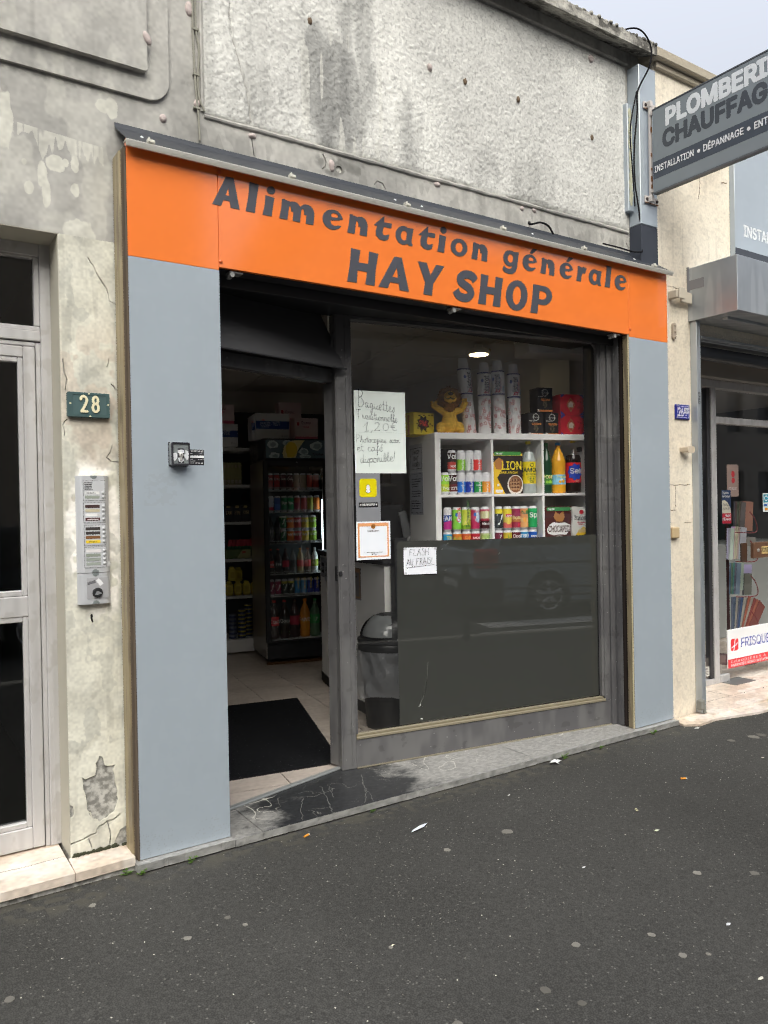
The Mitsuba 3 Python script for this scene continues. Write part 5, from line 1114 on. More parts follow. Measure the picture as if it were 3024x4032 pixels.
# ------------------------------------------------------------------ the white cube shelf
K = Fr(2.81, 0.674, -15)
ks = thing('cube_shelf', 'white cube shelf standing behind the shop window, full of drinks', 'shelf unit')
WHT = (0.816, 0.816, 0.804)
KD, KT = 0.44, 1.785
part(ks, 'top_board', bx(0, 1.113, 0, KD, KT - 0.038, KT, 0.002), 'satin', WHT, fr=K)
for s in (0, 1.075):
    part(ks, 'side_board', bx(s, s + 0.038, 0.0005, KD, 0.0, KT - 0.0385, 0.002), 'satin', WHT, fr=K)
SH = [1.396, 1.045, 0.694, 0.343]
for i, s in enumerate((0.373, 0.724)):
    for z0, z1 in zip([0.04] + [x + 0.0165 for x in SH[::-1]], [x - 0.0005 for x in SH[::-1]] + [KT - 0.0385]):
        part(ks, 'divider', bx(s, s + 0.016, 0.004, KD - 0.002, z0, z1, 0.001), 'satin', WHT, fr=K)
for z in SH:
    part(ks, 'shelf', bx(0.0385, 1.0745, 0.002, KD - 0.002, z, z + 0.016, 0.001), 'satin', WHT, fr=K)
part(ks, 'bottom_board', bx(0.0385, 1.0745, 0.0, KD, 0.0, 0.038, 0.002), 'satin', WHT, fr=K)
ZA, ZB = SH[0] + 0.0165, SH[1] + 0.0165
H1, RC = 0.134, 0.0262
S1, S2 = (0.72, 0.72, 0.744), (0.84, 0.84, 0.84)
def bullbands(col): return [(0.62, col), (0.38, S1)]
def vod(label, s, z, d, col, low, w2):
    return can(label, s, d, z, H1, RC, [(0.06, S1), (0.42, low), (0.52, col)], [('VoD', 0.030, 0.082, (0.84, 0.84, 0.84), False), (w2, 0.016, 0.03, (0.84, 0.84, 0.84), False)], K)
vod('lime green energy drink can, leftmost of the lower row in the top left cell', 0.078, ZA, 0.04, (0.36, 0.72, 0.06), (0.54, 0.66, 0.048), 'Trop')
vod('black and dark red energy drink can second from left in the lower row', 0.131, ZA, 0.04, (0.048, 0.018, 0.022), (0.12, 0.014, 0.019), '22%')
DI = [(0.186, (0.024, 0.18, 0.66), 'light blue energy drink can in the lower row of the top left cell', 'BLUE'), (0.243, (0.014, 0.048, 0.408), 'navy blue energy drink can in the lower row of the top left cell', 'BULL'), (0.298, (0.024, 0.312, 0.072), 'dark green energy drink can in the lower row of the top left cell', 'EDITION')]
for s, col, lb, w2 in DI:
    can(lb, s, 0.04, ZA, H1, RC, bullbands(col), [('Red Bull', 0.0125, 0.012, (0.84, 0.84, 0.84), True), (w2, 0.007, 0.05, (0.66, 0.72, 0.84), False)], K, marks=[(P([(0.0, 0.078), (0.012, 0.098), (0.03, 0.078)]), S1)])
can('orange energy drink can at the right end of the lower row', 0.350, 0.04, ZA, H1, RC, bullbands((0.84, 0.336, 0.036)), [('Red Bull', 0.011, 0.012, (0.84, 0.84, 0.744), True)], K)
vod('black energy drink can with red flames, leftmost of the upper row', 0.128, ZA + H1 + 0.0005, 0.045, (0.03, 0.014, 0.014), (0.504, 0.06, 0.048), 'vod')
can('bright green energy drink can in the upper row of the top left cell', 0.186, 0.04, ZA + H1 + 0.0005, H1, RC, bullbands((0.264, 0.6, 0.036)), [('Red Bull', 0.0125, 0.012, (0.84, 0.84, 0.816), True)], K)
can('silver white energy drink can in the upper row of the top left cell', 0.242, 0.04, ZA + H1 + 0.0005, H1, RC, bullbands((0.72, 0.732, 0.72)), [('Red Bull', 0.0125, 0.012, (0.18, 0.192, 0.24), True)], K)
can('red energy drink can at the right end of the upper row', 0.297, 0.04, ZA + H1 + 0.0005, H1, RC, bullbands((0.744, 0.042, 0.036)), [('Red Bull', 0.0125, 0.012, (0.84, 0.84, 0.84), True)], K)
# top middle cell
carton('cereal_box', 'black and yellow caramel cereal box in the top middle cell', 'cereal box', 0.398, 0.606, 0.035, 0.095, ZA, ZA + 0.264, (0.026, 0.017, 0.014), K,
       prints=[(P([(0.0, 0.0), (0.085, 0.0), (0.03, 0.10), (0.0, 0.06)]), (0.816, 0.504, 0.024)), (P([(0.0, 0.06), (0.03, 0.10), (0.075, 0.165), (0.0, 0.20)]), (0.84, 0.552, 0.036)), (sbox(0.0, 0.236, 0.21, 0.25), (0.72, 0.528, 0.06)), (rrect(0.012, 0.195, 0.238, 0.262, 0.008), (0.06, 0.3, 0.06)),
               (ell(0.155, 0.055, 0.055, 0.062), (0.744, 0.672, 0.6)), (ell(0.155, 0.06, 0.046, 0.052), (0.24, 0.102, 0.048)), (unary_union([ell(0.125 + 0.017 * (i % 4), 0.03 + 0.019 * (i // 4), 0.0085, 0.008) for i in range(15)]), (0.432, 0.24, 0.12)), (unary_union([ell(0.133 + 0.02 * (i % 3), 0.04 + 0.022 * (i // 3), 0.006, 0.006) for i in range(9)]), (0.108, 0.042, 0.024)), (rrect(0.018, 0.066, 0.008, 0.026, 0.002), (0.84, 0.84, 0.816)), (ell(0.035, 0.055, 0.008, 0.008), (0.84, 0.816, 0.72)), (P([(0.01, 0.20), (0.04, 0.225), (0.07, 0.21), (0.075, 0.17), (0.05, 0.15), (0.02, 0.155)]), (0.504, 0.204, 0.048))],
       words=[('LION', 0.052, 0.062, 0.150, (0.84, 0.648, 0.036), 0.135), ('CARAMEL & CHOCOLAT', 0.013, 0.045, 0.126, (0.84, 0.6, 0.036), 0.13), ('Nestlé', 0.012, 0.022, 0.244, (0.84, 0.84, 0.84), 0.045)], side=(0.36, 0.264, 0.144))
bottle('clear lemonade bottle with a bright yellow label in the top middle cell', 0.660, 0.06, ZA, 0.330, 0.045, (0.396, 0.444, 0.432), (0.744, 0.624, 0.036), (0.062, 0.200, (0.84, 0.66, 0.012)), [('HAMOUD', 0.026, 0.135, (0.036, 0.06, 0.036), ), ('La Gazeuse', 0.009, 0.118, (0.06, 0.096, 0.048)), ('1,5L', 0.010, 0.068, (0.048, 0.06, 0.036))], K, clear_top=0.20,
       marks=[(ell(0.0, 0.178, 0.013, 0.013).difference(ell(0, 0.178, 0.009, 0.009)), (0.12, 0.108, 0.024)), (ell(0.0, 0.094, 0.030, 0.016).difference(ell(0, 0.094, 0.027, 0.013)), (0.072, 0.144, 0.048)), (unary_union([sbox(-0.016, 0.088, -0.005, 0.1), sbox(0.004, 0.088, 0.016, 0.1)]), (0.06, 0.132, 0.036))])
carton('black_box', 'small black box behind the lemonade bottle and cereal box', 'box', 0.40, 0.60, 0.24, 0.36, ZA, ZA + 0.26, (0.018, 0.018, 0.019), K)
carton('black_box', 'small black box behind the energy drink cans in the top left cell', 'box', 0.05, 0.20, 0.20, 0.34, ZA, ZA + 0.29, (0.019, 0.019, 0.022), K)
# top right cell
bottle('green apple soda bottle with a fruit label in the top right cell', 0.797, 0.075, ZA, 0.322, 0.036, (0.014, 0.054, 0.026), (0.024, 0.24, 0.06), (0.055, 0.118, (0.06, 0.228, 0.036)), [('POMS', 0.021, 0.094, (0.84, 0.792, 0.36))], K, clear_top=0.0,
       marks=[(unary_union([ell(-0.014, 0.072, 0.009, 0.009), ell(0.006, 0.073, 0.010, 0.010), ell(0.021, 0.071, 0.009, 0.009)]), (0.3, 0.624, 0.06)), (ell(0.004, 0.103, 0.0075, 0.008), (0.6, 0.048, 0.036))])
bottle('orange soda bottle with a blue cap in the top right cell', 0.881, 0.07, ZA, 0.325, 0.046, (0.84, 0.408, 0.03), (0.024, 0.264, 0.72), (0.055, 0.118, (0.264, 0.576, 0.792)), [('Tropical', 0.013, 0.098, (0.84, 0.84, 0.36))], K, clear_top=0.0, waist=0.05,
       marks=[(unary_union([ell(0.008, 0.076, 0.011, 0.011), ell(-0.014, 0.073, 0.009, 0.009)]), (0.84, 0.456, 0.036)), (ell(0.0, 0.086, 0.007, 0.007), (0.84, 0.84, 0.84))])
bottle('dark cola bottle with a red and blue label in the top right cell', 0.992, 0.07, ZA, 0.345, 0.049, (0.019, 0.011, 0.008), (0.744, 0.6, 0.036), (0.066, 0.196, (0.744, 0.026, 0.036)), [('Sele', 0.034, 0.125, (0.84, 0.84, 0.84)), ('1,5L', 0.010, 0.073, (0.78, 0.54, 0.48))], K, clear_top=0.27,
       marks=[(P([(-0.012 + (0.045 + 0.012 * (i % 2)) * math.cos(i * math.pi / 9), 0.135 + (0.045 + 0.012 * (i % 2)) * math.sin(i * math.pi / 9)) for i in range(18)]), (0.024, 0.066, 0.504))])
carton('phone_socket', 'small black socket on the inner side of the cube shelf, above the cola bottle', 'socket', 1.058, 1.074, 0.09, 0.13, ZA + 0.27, ZA + 0.30, (0.036, 0.036, 0.038), K)
# middle row of cells: sleek cans standing on stacked cans
HB = ZB + 0.128
def sleek(label, s, d, bands, words=(), marks=(), r=0.0275, h=0.146, z=HB, top=(0.62, 0.62, 0.64)):
    return can(label, s, d, z, h, r, bands, words, K, marks, top)
W_ = (0.78, 0.78, 0.78)
sleek('white and magenta fruit soda can, first in the middle left cell', 0.091, 0.04, [(0.50, (0.504, 0.024, 0.24)), (0.5, (0.744, 0.72, 0.744))], [('FANT', 0.026, 0.066, W_, False)], [(P([(-0.04, 0.055), (0.04, 0.07), (0.04, 0.10), (-0.04, 0.098)]), (0.036, 0.084, 0.36))], r=0.0255)
sleek('bright green tropical drink can in the middle left cell', 0.153, 0.04, [(1, (0.24, 0.66, 0.06))], [('Oasis', 0.024, 0.058, (0.744, 0.096, 0.096), True)], [(ell(0.006, 0.085, 0.016, 0.036), (0.6, 0.744, 0.84)), (ell(-0.012, 0.10, 0.009, 0.011), (0.036, 0.144, 0.48))])
sleek('yellow-green bitter lemon can in the middle left cell', 0.214, 0.04, [(0.2, (0.24, 0.396, 0.036)), (0.8, (0.624, 0.66, 0.072))], [('Schweppes', 0.022, 0.022, (0.036, 0.12, 0.036), True)], [(P([(-0.03, 0.03), (0.03, 0.085), (0.03, 0.10), (-0.03, 0.048)]), (0.744, 0.696, 0.18))])
sleek('dark pink tropical drink can in the middle left cell', 0.275, 0.04, [(1, (0.48, 0.03, 0.108))], [('Oasis', 0.022, 0.056, (0.84, 0.84, 0.84), True), ('TROPICAL', 0.007, 0.124, W_, False)], [(ell(0.008, 0.082, 0.013, 0.034), (0.264, 0.48, 0.744)), (ell(-0.012, 0.10, 0.009, 0.011), (0.036, 0.144, 0.504))])
sleek('pale yellow and maroon juice can at the right of the middle left cell', 0.340, 0.04, [(0.40, (0.054, 0.014, 0.017)), (0.12, (0.36, 0.024, 0.048)), (0.38, (0.624, 0.636, 0.324)), (0.1, (0.54, 0.072, 0.144))], [('Minute', 0.014, 0.035, W_, False)], [(sbox(-0.008, 0.075, 0.008, 0.12), (0.792, 0.792, 0.54))], r=0.0285)
sleek('black and yellow lemon soda can in the middle centre cell', 0.435, 0.04, [(0.75, (0.014, 0.017, 0.016)), (0.25, (0.72, 0.624, 0.036))], [('7', 0.062, 0.035, (0.84, 0.84, 0.84), False)], r=0.0245)
sleek('lemon yellow iced tea can in the middle centre cell', 0.495, 0.04, [(0.28, (0.72, 0.144, 0.12)), (0.28, (0.744, 0.6, 0.072)), (0.44, (0.744, 0.6, 0.036))], [('Lipton', 0.012, 0.082, W_, False)], [(ell(-0.004, 0.052, 0.016, 0.018), (0.84, 0.66, 0.096)), (rrect(-0.022, 0.022, 0.078, 0.098, 0.004), (0.66, 0.048, 0.048))])
sleek('maroon and orange soda can in the middle centre cell', 0.555, 0.04, [(0.3, (0.36, 0.034, 0.072)), (0.25, (0.504, 0.192, 0.06)), (0.45, (0.288, 0.022, 0.072))], [('Schw', 0.020, 0.065, (0.84, 0.744, 0.36), False)], [(ell(0.008, 0.028, 0.011, 0.012), (0.6, 0.036, 0.072))])
sleek('orange peach iced tea can in the middle centre cell', 0.610, 0.04, [(0.3, (0.768, 0.408, 0.156)), (0.2, (0.72, 0.504, 0.24)), (0.5, (0.696, 0.312, 0.108))], [('fuze', 0.020, 0.096, (0.06, 0.144, 0.06), False)], [(ell(-0.006, 0.06, 0.013, 0.015), (0.84, 0.396, 0.072)), (ell(0.012, 0.11, 0.012, 0.013), (0.12, 0.264, 0.048))])
sleek('green lemon-lime soda can at the right of the middle centre cell', 0.672, 0.04, [(0.85, (0.014, 0.36, 0.102)), (0.15, (0.024, 0.432, 0.132))], [('Spr', 0.030, 0.075, W_, False)], r=0.0285)
low = [('blue fruit drink can under the white and magenta one', 0.091, (0.024, 0.336, 0.624), 'TR', (0.84, 0.66, 0.036)), ('orange tropical drink can under the bright green one', 0.155, (0.816, 0.24, 0.03), 'TROPICAL', (0.24, 0.6, 0.12)), ('orange and red citrus drink can under the yellow-green one', 0.217, (0.744, 0.156, 0.06), 'OR', (0.84, 0.36, 0.072)),
       ('red pomegranate drink can under the dark pink one', 0.277, (0.6, 0.03, 0.054), 'ROUGE', (0.84, 0.84, 0.84)), ('pale green pear juice can under the maroon juice can', 0.341, (0.552, 0.648, 0.288), 'PEAR', (0.3, 0.504, 0.096)),
       ('maroon cherry soda can under the black and yellow one', 0.436, (0.168, 0.014, 0.036), '7', (0.84, 0.84, 0.84)), ('yellow iced tea can under the lemon one', 0.496, (0.72, 0.552, 0.048), 'Li', (0.24, 0.384, 0.048)), ('dark cherry cola can under the maroon and orange one', 0.556, (0.144, 0.014, 0.024), 'Coca', (0.84, 0.84, 0.84)),
       ('light blue tropical drink can under the orange iced tea', 0.612, (0.06, 0.3, 0.6), 'TROP', (0.84, 0.84, 0.84)), ('deep blue cola can under the green lemon-lime one', 0.673, (0.014, 0.108, 0.504), 'PEPSI', (0.84, 0.84, 0.84))]
for lb, s, col, t, c2 in low:
    can(lb, s, 0.045, ZB, 0.127, 0.0285, [(0.7, col), (0.3, tuple(0.85 * x for x in col))], [(t, 0.020 if len(t) < 5 else 0.012, 0.078, c2, False)], K, marks=[(ell(0.004, 0.052, 0.014, 0.016), c2)])
carton('cereal_box', 'brown chocolate cereal box with a white lettered splash in the middle right cell', 'cereal box', 0.760, 0.955, 0.035, 0.095, ZB, ZB + 0.266, (0.074, 0.019, 0.017), K,
       prints=[(rrect(0.012, 0.185, 0.238, 0.262, 0.008), (0.06, 0.264, 0.096)), (P([(0.03, 0.15), (0.012, 0.125), (0.018, 0.095), (0.06, 0.083), (0.10, 0.088), (0.15, 0.085), (0.175, 0.11), (0.178, 0.15), (0.14, 0.165), (0.10, 0.16), (0.06, 0.168)]), (0.84, 0.84, 0.84)), (ell(0.10, 0.03, 0.07, 0.05), (0.84, 0.804, 0.756)),
               (unary_union([ell(0.05 + 0.02 * (i % 6), 0.022 + 0.018 * (i // 6), 0.010, 0.0085) for i in range(18)]), (0.09, 0.036, 0.024)), (P([(0.06, 0.20), (0.075, 0.235), (0.10, 0.215), (0.13, 0.235), (0.14, 0.20), (0.125, 0.17), (0.08, 0.17)]), (0.432, 0.192, 0.06))],
       words=[('CHOCAPIC', 0.040, 0.022, 0.104, (0.06, 0.017, 0.014), 0.150), ('Nestlé', 0.012, 0.022, 0.244, (0.84, 0.84, 0.84), 0.045)], side=(0.108, 0.036, 0.036))
tr = thing('biscuit_bag', 'white and yellow biscuit bag leaning at the right of the middle right cell', 'bag')
bagp = P([(0.0, 0.0), (0.128, 0.0), (0.136, 0.05), (0.125, 0.12), (0.130, 0.20), (0.126, 0.250), (0.118, 0.257), (0.10, 0.246), (0.08, 0.262), (0.05, 0.258), (0.03, 0.266), (-0.002, 0.256), (0.006, 0.20), (-0.004, 0.12), (0.004, 0.05)])
Kt = K.sub(0.946, 0.018, ZB + 0.09, 0)
Kt2 = K.sub(0.946, 0.018, ZB, 0)
part(tr, 'bag', join(plate(bagp, 0.0, 0.03)), 'gloss', (0.84, 0.828, 0.792), fr=Kt2, smooth=50)
part(tr, 'print', plate(P([(0.002, 0.002), (0.128, 0.002), (0.134, 0.05), (0.127, 0.10), (0.08, 0.135), (0.03, 0.09), (0.003, 0.05)]), -0.0006, 0.0005), 'gloss', (0.84, 0.552, 0.036), fr=Kt2, smooth=None)
part(tr, 'print', join(plate(P([(0.022, 0.03), (0.10, 0.055), (0.11, 0.09), (0.035, 0.062)]), -0.0012, 0.0005)), 'gloss', (0.132, 0.066, 0.036), fr=Kt2, smooth=None)
part(tr, 'print', join(plate(P([(0.022, 0.02), (0.10, 0.045), (0.10, 0.055), (0.022, 0.03)]), -0.0014, 0.0005), plate(ell(0.082, 0.11, 0.02, 0.013), -0.0012, 0.0005), plate(ell(0.055, 0.105, 0.014, 0.012), -0.0013, 0.0005)), 'gloss', (0.792, 0.6, 0.288), fr=Kt2, smooth=None)
part(tr, 'lettering', text('Trancetto', 0.028, 0.012, 0.178, -0.0004, True, fit=0.112, skew=0.1, lift=0.001), 'gloss', (0.06, 0.048, 0.06), fr=Kt2, smooth=None)
part(tr, 'lettering', join(text('Mini gâteaux', 0.009, 0.035, 0.157, -0.0004, True, fit=0.06), text('fourrés', 0.009, 0.045, 0.145, -0.0004, True, fit=0.04), plate(ell(0.068, 0.228, 0.016, 0.013), -0.001, 0.0006)), 'gloss', (0.66, 0.036, 0.06), fr=Kt2, smooth=None)
# on top of the shelf
ZT = KT
carton('yellow_carton', 'yellow snack carton with a dark burst print beside the plush lion', 'carton', -0.085, 0.075, 0.12, 0.30, ZT, ZT + 0.135, (0.72, 0.576, 0.036), K,
       prints=[(P([(0.075 + (0.052 if i % 2 else 0.036) * math.cos(i * math.pi / 8), 0.068 + (0.052 if i % 2 else 0.036) * math.sin(i * math.pi / 8)) for i in range(16)]), (0.036, 0.022, 0.018)), (unary_union([ell(0.012 + 0.14 * random.Random(i).random(), 0.01 + 0.115 * random.Random(i + 50).random(), 0.008, 0.004) for i in range(16)]), (0.168, 0.096, 0.018))],
       words=[('PM!', 0.034, 0.045, 0.052, (0.744, 0.072, 0.06), 0.06)], side=(0.624, 0.504, 0.048), ang=18)
carton('small_carton', 'low yellow and red carton half hidden left of the yellow snack carton', 'carton', -0.105, -0.088, 0.16, 0.3, ZT, ZT + 0.12, (0.384, 0.144, 0.036), K)

def plush():
    k = thing('plush_toy', 'golden plush lion toy with raised arms and brown mane on the shelf', 'plush toy')
    from manifold3d import Manifold
    def ball(c, r): return Manifold.sphere(r, 24).translate(c)
    def bone(a, ra, c, rc): return Manifold.batch_hull([ball(a, ra), ball(c, rc)])
    X0 = lambda s, d, z: (s, d, z)
    body = bone((0, 0.01, 0.055), 0.055, (0, 0.01, 0.135), 0.036)
    for sg in (-1, 1):
        body += bone((sg * 0.052, -0.002, 0.042), 0.034, (sg * 0.062, -0.030, 0.020), 0.020)
        body += bone((sg * 0.062, -0.030, 0.020), 0.020, (sg * 0.066, -0.050, 0.020), 0.019)
    arm = bone((-0.03, 0.0, 0.135), 0.022, (-0.075, -0.005, 0.160), 0.018) + bone((-0.075, -0.005, 0.160), 0.018, (-0.098, -0.006, 0.178), 0.018) + bone((-0.092, -0.006, 0.180), 0.011, (-0.084, -0.006, 0.198), 0.009) + bone((-0.102, -0.006, 0.182), 0.011, (-0.108, -0.006, 0.194), 0.010)
    arm2 = bone((0.03, 0.0, 0.135), 0.022, (0.072, -0.006, 0.150), 0.019) + bone((0.072, -0.006, 0.150), 0.019, (0.094, -0.010, 0.188), 0.019) + bone((0.094, -0.010, 0.19), 0.013, (0.098, -0.011, 0.208), 0.010) + bone((0.088, -0.01, 0.19), 0.011, (0.083, -0.011, 0.206), 0.009)
    man = (body + arm + arm2).refine_to_length(0.006)
    m = man.to_mesh(); tm = trimesh.Trimesh(m.vert_properties[:, :3], m.tri_verts, process=True)
    trimesh.smoothing.filter_taubin(tm, iterations=12)
    f = K.sub(0.148, 0.11, ZT + 0.002, -17)
    add(f'{k}__body', tm, 'plush_fur', fr=f, smooth=True)
    v = np.array(trimesh.creation.icosphere(4, 1.0).vertices); fc = trimesh.creation.icosphere(4, 1.0).faces
    nn = meshkit.noise(v * 4.5 + 9, 2) + 0.6 * meshkit.noise(v * 11 + 3, 3)
    mane = v * (1 + 0.20 * (nn[:, None] - 0.8)) * [0.074, 0.048, 0.068]
    add(f'{k}__mane', trimesh.Trimesh(mane + [0.0, 0.012, 0.218], fc, process=False), 'plush_fur', hair=True, fr=f, smooth=True)
    tuft = v * (1 + 0.25 * (nn[:, None] - 0.8)) * [0.034, 0.014, 0.032]
    add(f'{k}__beard', trimesh.Trimesh(tuft + [0.0, -0.026, 0.165], fc, process=False), 'plush_fur', hair=True, fr=f, smooth=True)
    # strands of the mane standing off
    r = random.Random(3); st_ = []
    for i in range(170):
        a, e = r.uniform(0, 2 * math.pi), r.uniform(-0.5, 1.5)
        n = np.array([math.cos(a) * math.cos(e), math.sin(a) * math.cos(e) * 0.8, math.sin(e)])
        p = n * [0.064, 0.044, 0.062] + [0, 0.014, 0.220]
        q = p + n * r.uniform(0.008, 0.022) + np.array([r.uniform(-1, 1), r.uniform(-1, 1), r.uniform(-1, 0.4)]) * 0.006
        st_.append(tube([p, (p + q) / 2 + [0, 0, 0.002], q], [0.0022, 0.0016, 0.0003], 4))
    add(f'{k}__mane_strands', join(*st_), 'plush_fur', hair=True, fr=f, smooth=True, kind='stuff')
    muz = unary = (bone((0, -0.026, 0.226), 0.036, (0, -0.050, 0.224), 0.024) + bone((-0.018, -0.050, 0.212), 0.021, (0.018, -0.050, 0.212), 0.021) + bone((0, -0.040, 0.200), 0.014, (0, -0.034, 0.196), 0.012)).refine_to_length(0.005)
    m = muz.to_mesh(); tm = trimesh.Trimesh(m.vert_properties[:, :3], m.tri_verts, process=True); trimesh.smoothing.filter_taubin(tm, iterations=8)
    add(f'{k}__muzzle', tm, 'plush_fur', fr=f, smooth=True)
    add(f'{k}__nose', mv(trimesh.creation.icosphere(2, 0.0125), 0, 0, 0).apply_scale([1.25, 0.8, 0.85]).apply_translation([0, -0.076, 0.238]), 'satin', (0.012, 0.012, 0.012), fr=f)
    add(f'{k}__mouth', join(tube(spline([(-0.032, -0.064, 0.216), (-0.021, -0.073, 0.206), (-0.008, -0.075, 0.208), (0, -0.0755, 0.215), (0.008, -0.075, 0.208), (0.021, -0.073, 0.206), (0.032, -0.064, 0.216)]), 0.0022, 5)), 'matte', (0.02, 0.012, 0.01), fr=f)
    for sg in (-1, 1):
        add(fresh(f'{k}__ear'), mv(trimesh.creation.icosphere(2, 0.014), sg * 0.042, 0.0, 0.262).apply_scale([1, 1, 1]), 'plush_fur', hair=True, fr=f, smooth=True)
    return k
plush()

def cups(label, s, d, h, lean, top, rot):
    k = thing('cup_stack', label, 'cup stack', 'stacks of paper cups in clear sleeves on the shelf')
    a = math.tan(math.radians(lean))
    f = K.sub(s, d, ZT, 0)
    def L(m):
        m = tri(m).copy(); v = np.array(m.vertices); v[:, 0] += v[:, 2] * a; return trimesh.Trimesh(v, m.faces, process=False)
    r = 0.0405
    rings, z, nlow = [], 0.0, int(0.50 * h / 0.0075)
    prof = []
    for i in range(nlow):
        prof += [(r - 0.002, i * 0.0075), (r, i * 0.0075 + 0.0012), (r - 0.0012, i * 0.0075 + 0.006)]
    zl = nlow * 0.0075
    add(f'{k}__cups', L(lathe([(0.02, 0.0)] + prof, 24, cap=False)), 'matte', (0.84, 0.84, 0.84), fr=f)
    rr = random.Random(int(s * 1000)); sq = []
    for i in range(26):
        phi = rr.uniform(-1.5, 1.5); zz = rr.uniform(0.012, zl - 0.02); q = rr.uniform(0.006, 0.0105); 
        g = rrect(-q, q, -q, q, q * 0.35); g = g.difference(rrect(-q * 0.6, q * 0.6, -q * 0.6, q * 0.6, q * 0.2))
        sq.append(mv(wrap(dense(plate(g, -0.0009, 0.0005), r), r, phi), 0, 0, zz))
    add(f'{k}__square_print', L(join(*sq)), 'matte', (0.62, 0.26, 0.27), fr=f, smooth=None, kind='stuff')
    z1 = 0.80 * h
    add(f'{k}__sleeve', L(lathe([(r + 0.001, zl), (r + 0.0005, z1)], 24, cap=False)), 'satin', (0.80, 0.81, 0.83), fr=f)
    for zz in (zl, z1 - 0.006):
        add(fresh(f'{k}__sleeve_band'), L(lathe([(r + 0.0018, zz), (r + 0.0018, zz + 0.008)], 24, cap=False)), 'satin', (0.035, 0.04, 0.22), fr=f)
    for t, hh, z_, col, off in (('bistrot', 0.030, zl + 0.014, (0.096, 0.09, 0.144), rot), ('b', 0.030, zl + 0.014, (0.6, 0.036, 0.108), rot), ('ESSENTIALS', 0.009, zl + 0.025, (0.54, 0.24, 0.288), rot + 0.55), ('ECO', 0.012, zl + 0.02, (0.06, 0.264, 0.48), rot + 1.0)):
        m, wd = text2d(t, hh, True)
        v = np.array(m.vertices); sx = min(1.0, (z1 - zl - 0.035) / wd) if t == 'bistrot' else 1.0
        if t == 'b': sx = min(1.0, (z1 - zl - 0.035) / text2d('bistrot', hh)[1])
        m = trimesh.Trimesh(np.c_[-v[:, 2] + hh / 2, np.where(v[:, 1] < -1e-9, -0.0026 - (0.0005 if t == 'b' else 0), -0.0014), v[:, 0] * sx + z_], m.faces, process=False)
        add(fresh(f'{k}__lettering'), L(wrap(m, r, off)), 'satin', col, fr=f, smooth=None)
    add(fresh(f'{k}__print'), L(join(wrap(dense(plate(ell(0, z1 - 0.05, 0.008, 0.011), -0.0022, 0.0006), r), r, rot - 0.6), wrap(dense(plate(sbox(-0.0015, zl + 0.03, 0.0015, z1 - 0.03), -0.0022, 0.0006), r), r, rot + 0.45))), 'satin', (0.04, 0.08, 0.40), fr=f, smooth=None)
    add(f'{k}__top_cup', L(lathe([(0.0335, z1), (0.0265, h - 0.035), (0.0255, h - 0.032), (0.024, h - 0.036), (0.001, h - 0.036)], 24, cap=False)), 'matte', (0.74, 0.75, 0.79), fr=f)
    pr = [(r + 0.003, 0.004), (r + 0.0035, zl), (r + 0.0035, z1), (0.037, h - 0.05), (0.032, h - 0.02)]
    m = lathe(pr, 24, cap=False); v = np.array(m.vertices); v += 0.002 * (meshkit.noise(v * 60, 4)[:, None] - 0.5) * [1, 1, 0]
    add(f'{k}__clear_sleeve', L(trimesh.Trimesh(v, m.faces, process=False)), 'pane', fr=f)
    th = np.linspace(0, 2 * math.pi, 25)[:-1]
    rows = [[(0.032 * math.cos(t) , 0.032 * math.sin(t), h - 0.02) for t in th], [((0.042 + 0.005 * math.sin(3 * t)) * math.cos(t), 0.018 * math.sin(t), h + 0.005) for t in th], [((0.046 + 0.004 * math.sin(5 * t + s * 9)) * math.cos(t), 0.008 * math.sin(t), h + 0.02 + 0.006 * math.sin(2 * t + s * 20)) for t in th]]
    v = np.array(rows).reshape(-1, 3); fcs = []
    for a_i in range(2):
        for i in range(24):
            j = (i + 1) % 24
            fcs += [[a_i * 24 + i, a_i * 24 + j, a_i * 24 + 24 + j], [a_i * 24 + i, a_i * 24 + 24 + j, a_i * 24 + 24 + i]]
    add(f'{k}__sleeve_end', L(trimesh.Trimesh(v, np.array(fcs), process=False)), 'pane', fr=f)
cups('tall stack of paper cups in a clear sleeve, right beside the plush lion', 0.288, 0.12, 0.505, -5.0, 0, 0.25)
cups('stack of paper cups in a clear sleeve, second from the plush lion', 0.384, 0.11, 0.480, 0.3, 0, -0.1)
cups('stack of paper cups in a clear sleeve, third from the plush lion', 0.486, 0.10, 0.495, -1.6, 0, -0.6)
cups('stack of paper cups in a clear sleeve, farthest from the plush lion', 0.590, 0.10, 0.478, -0.6, 0, -0.25)

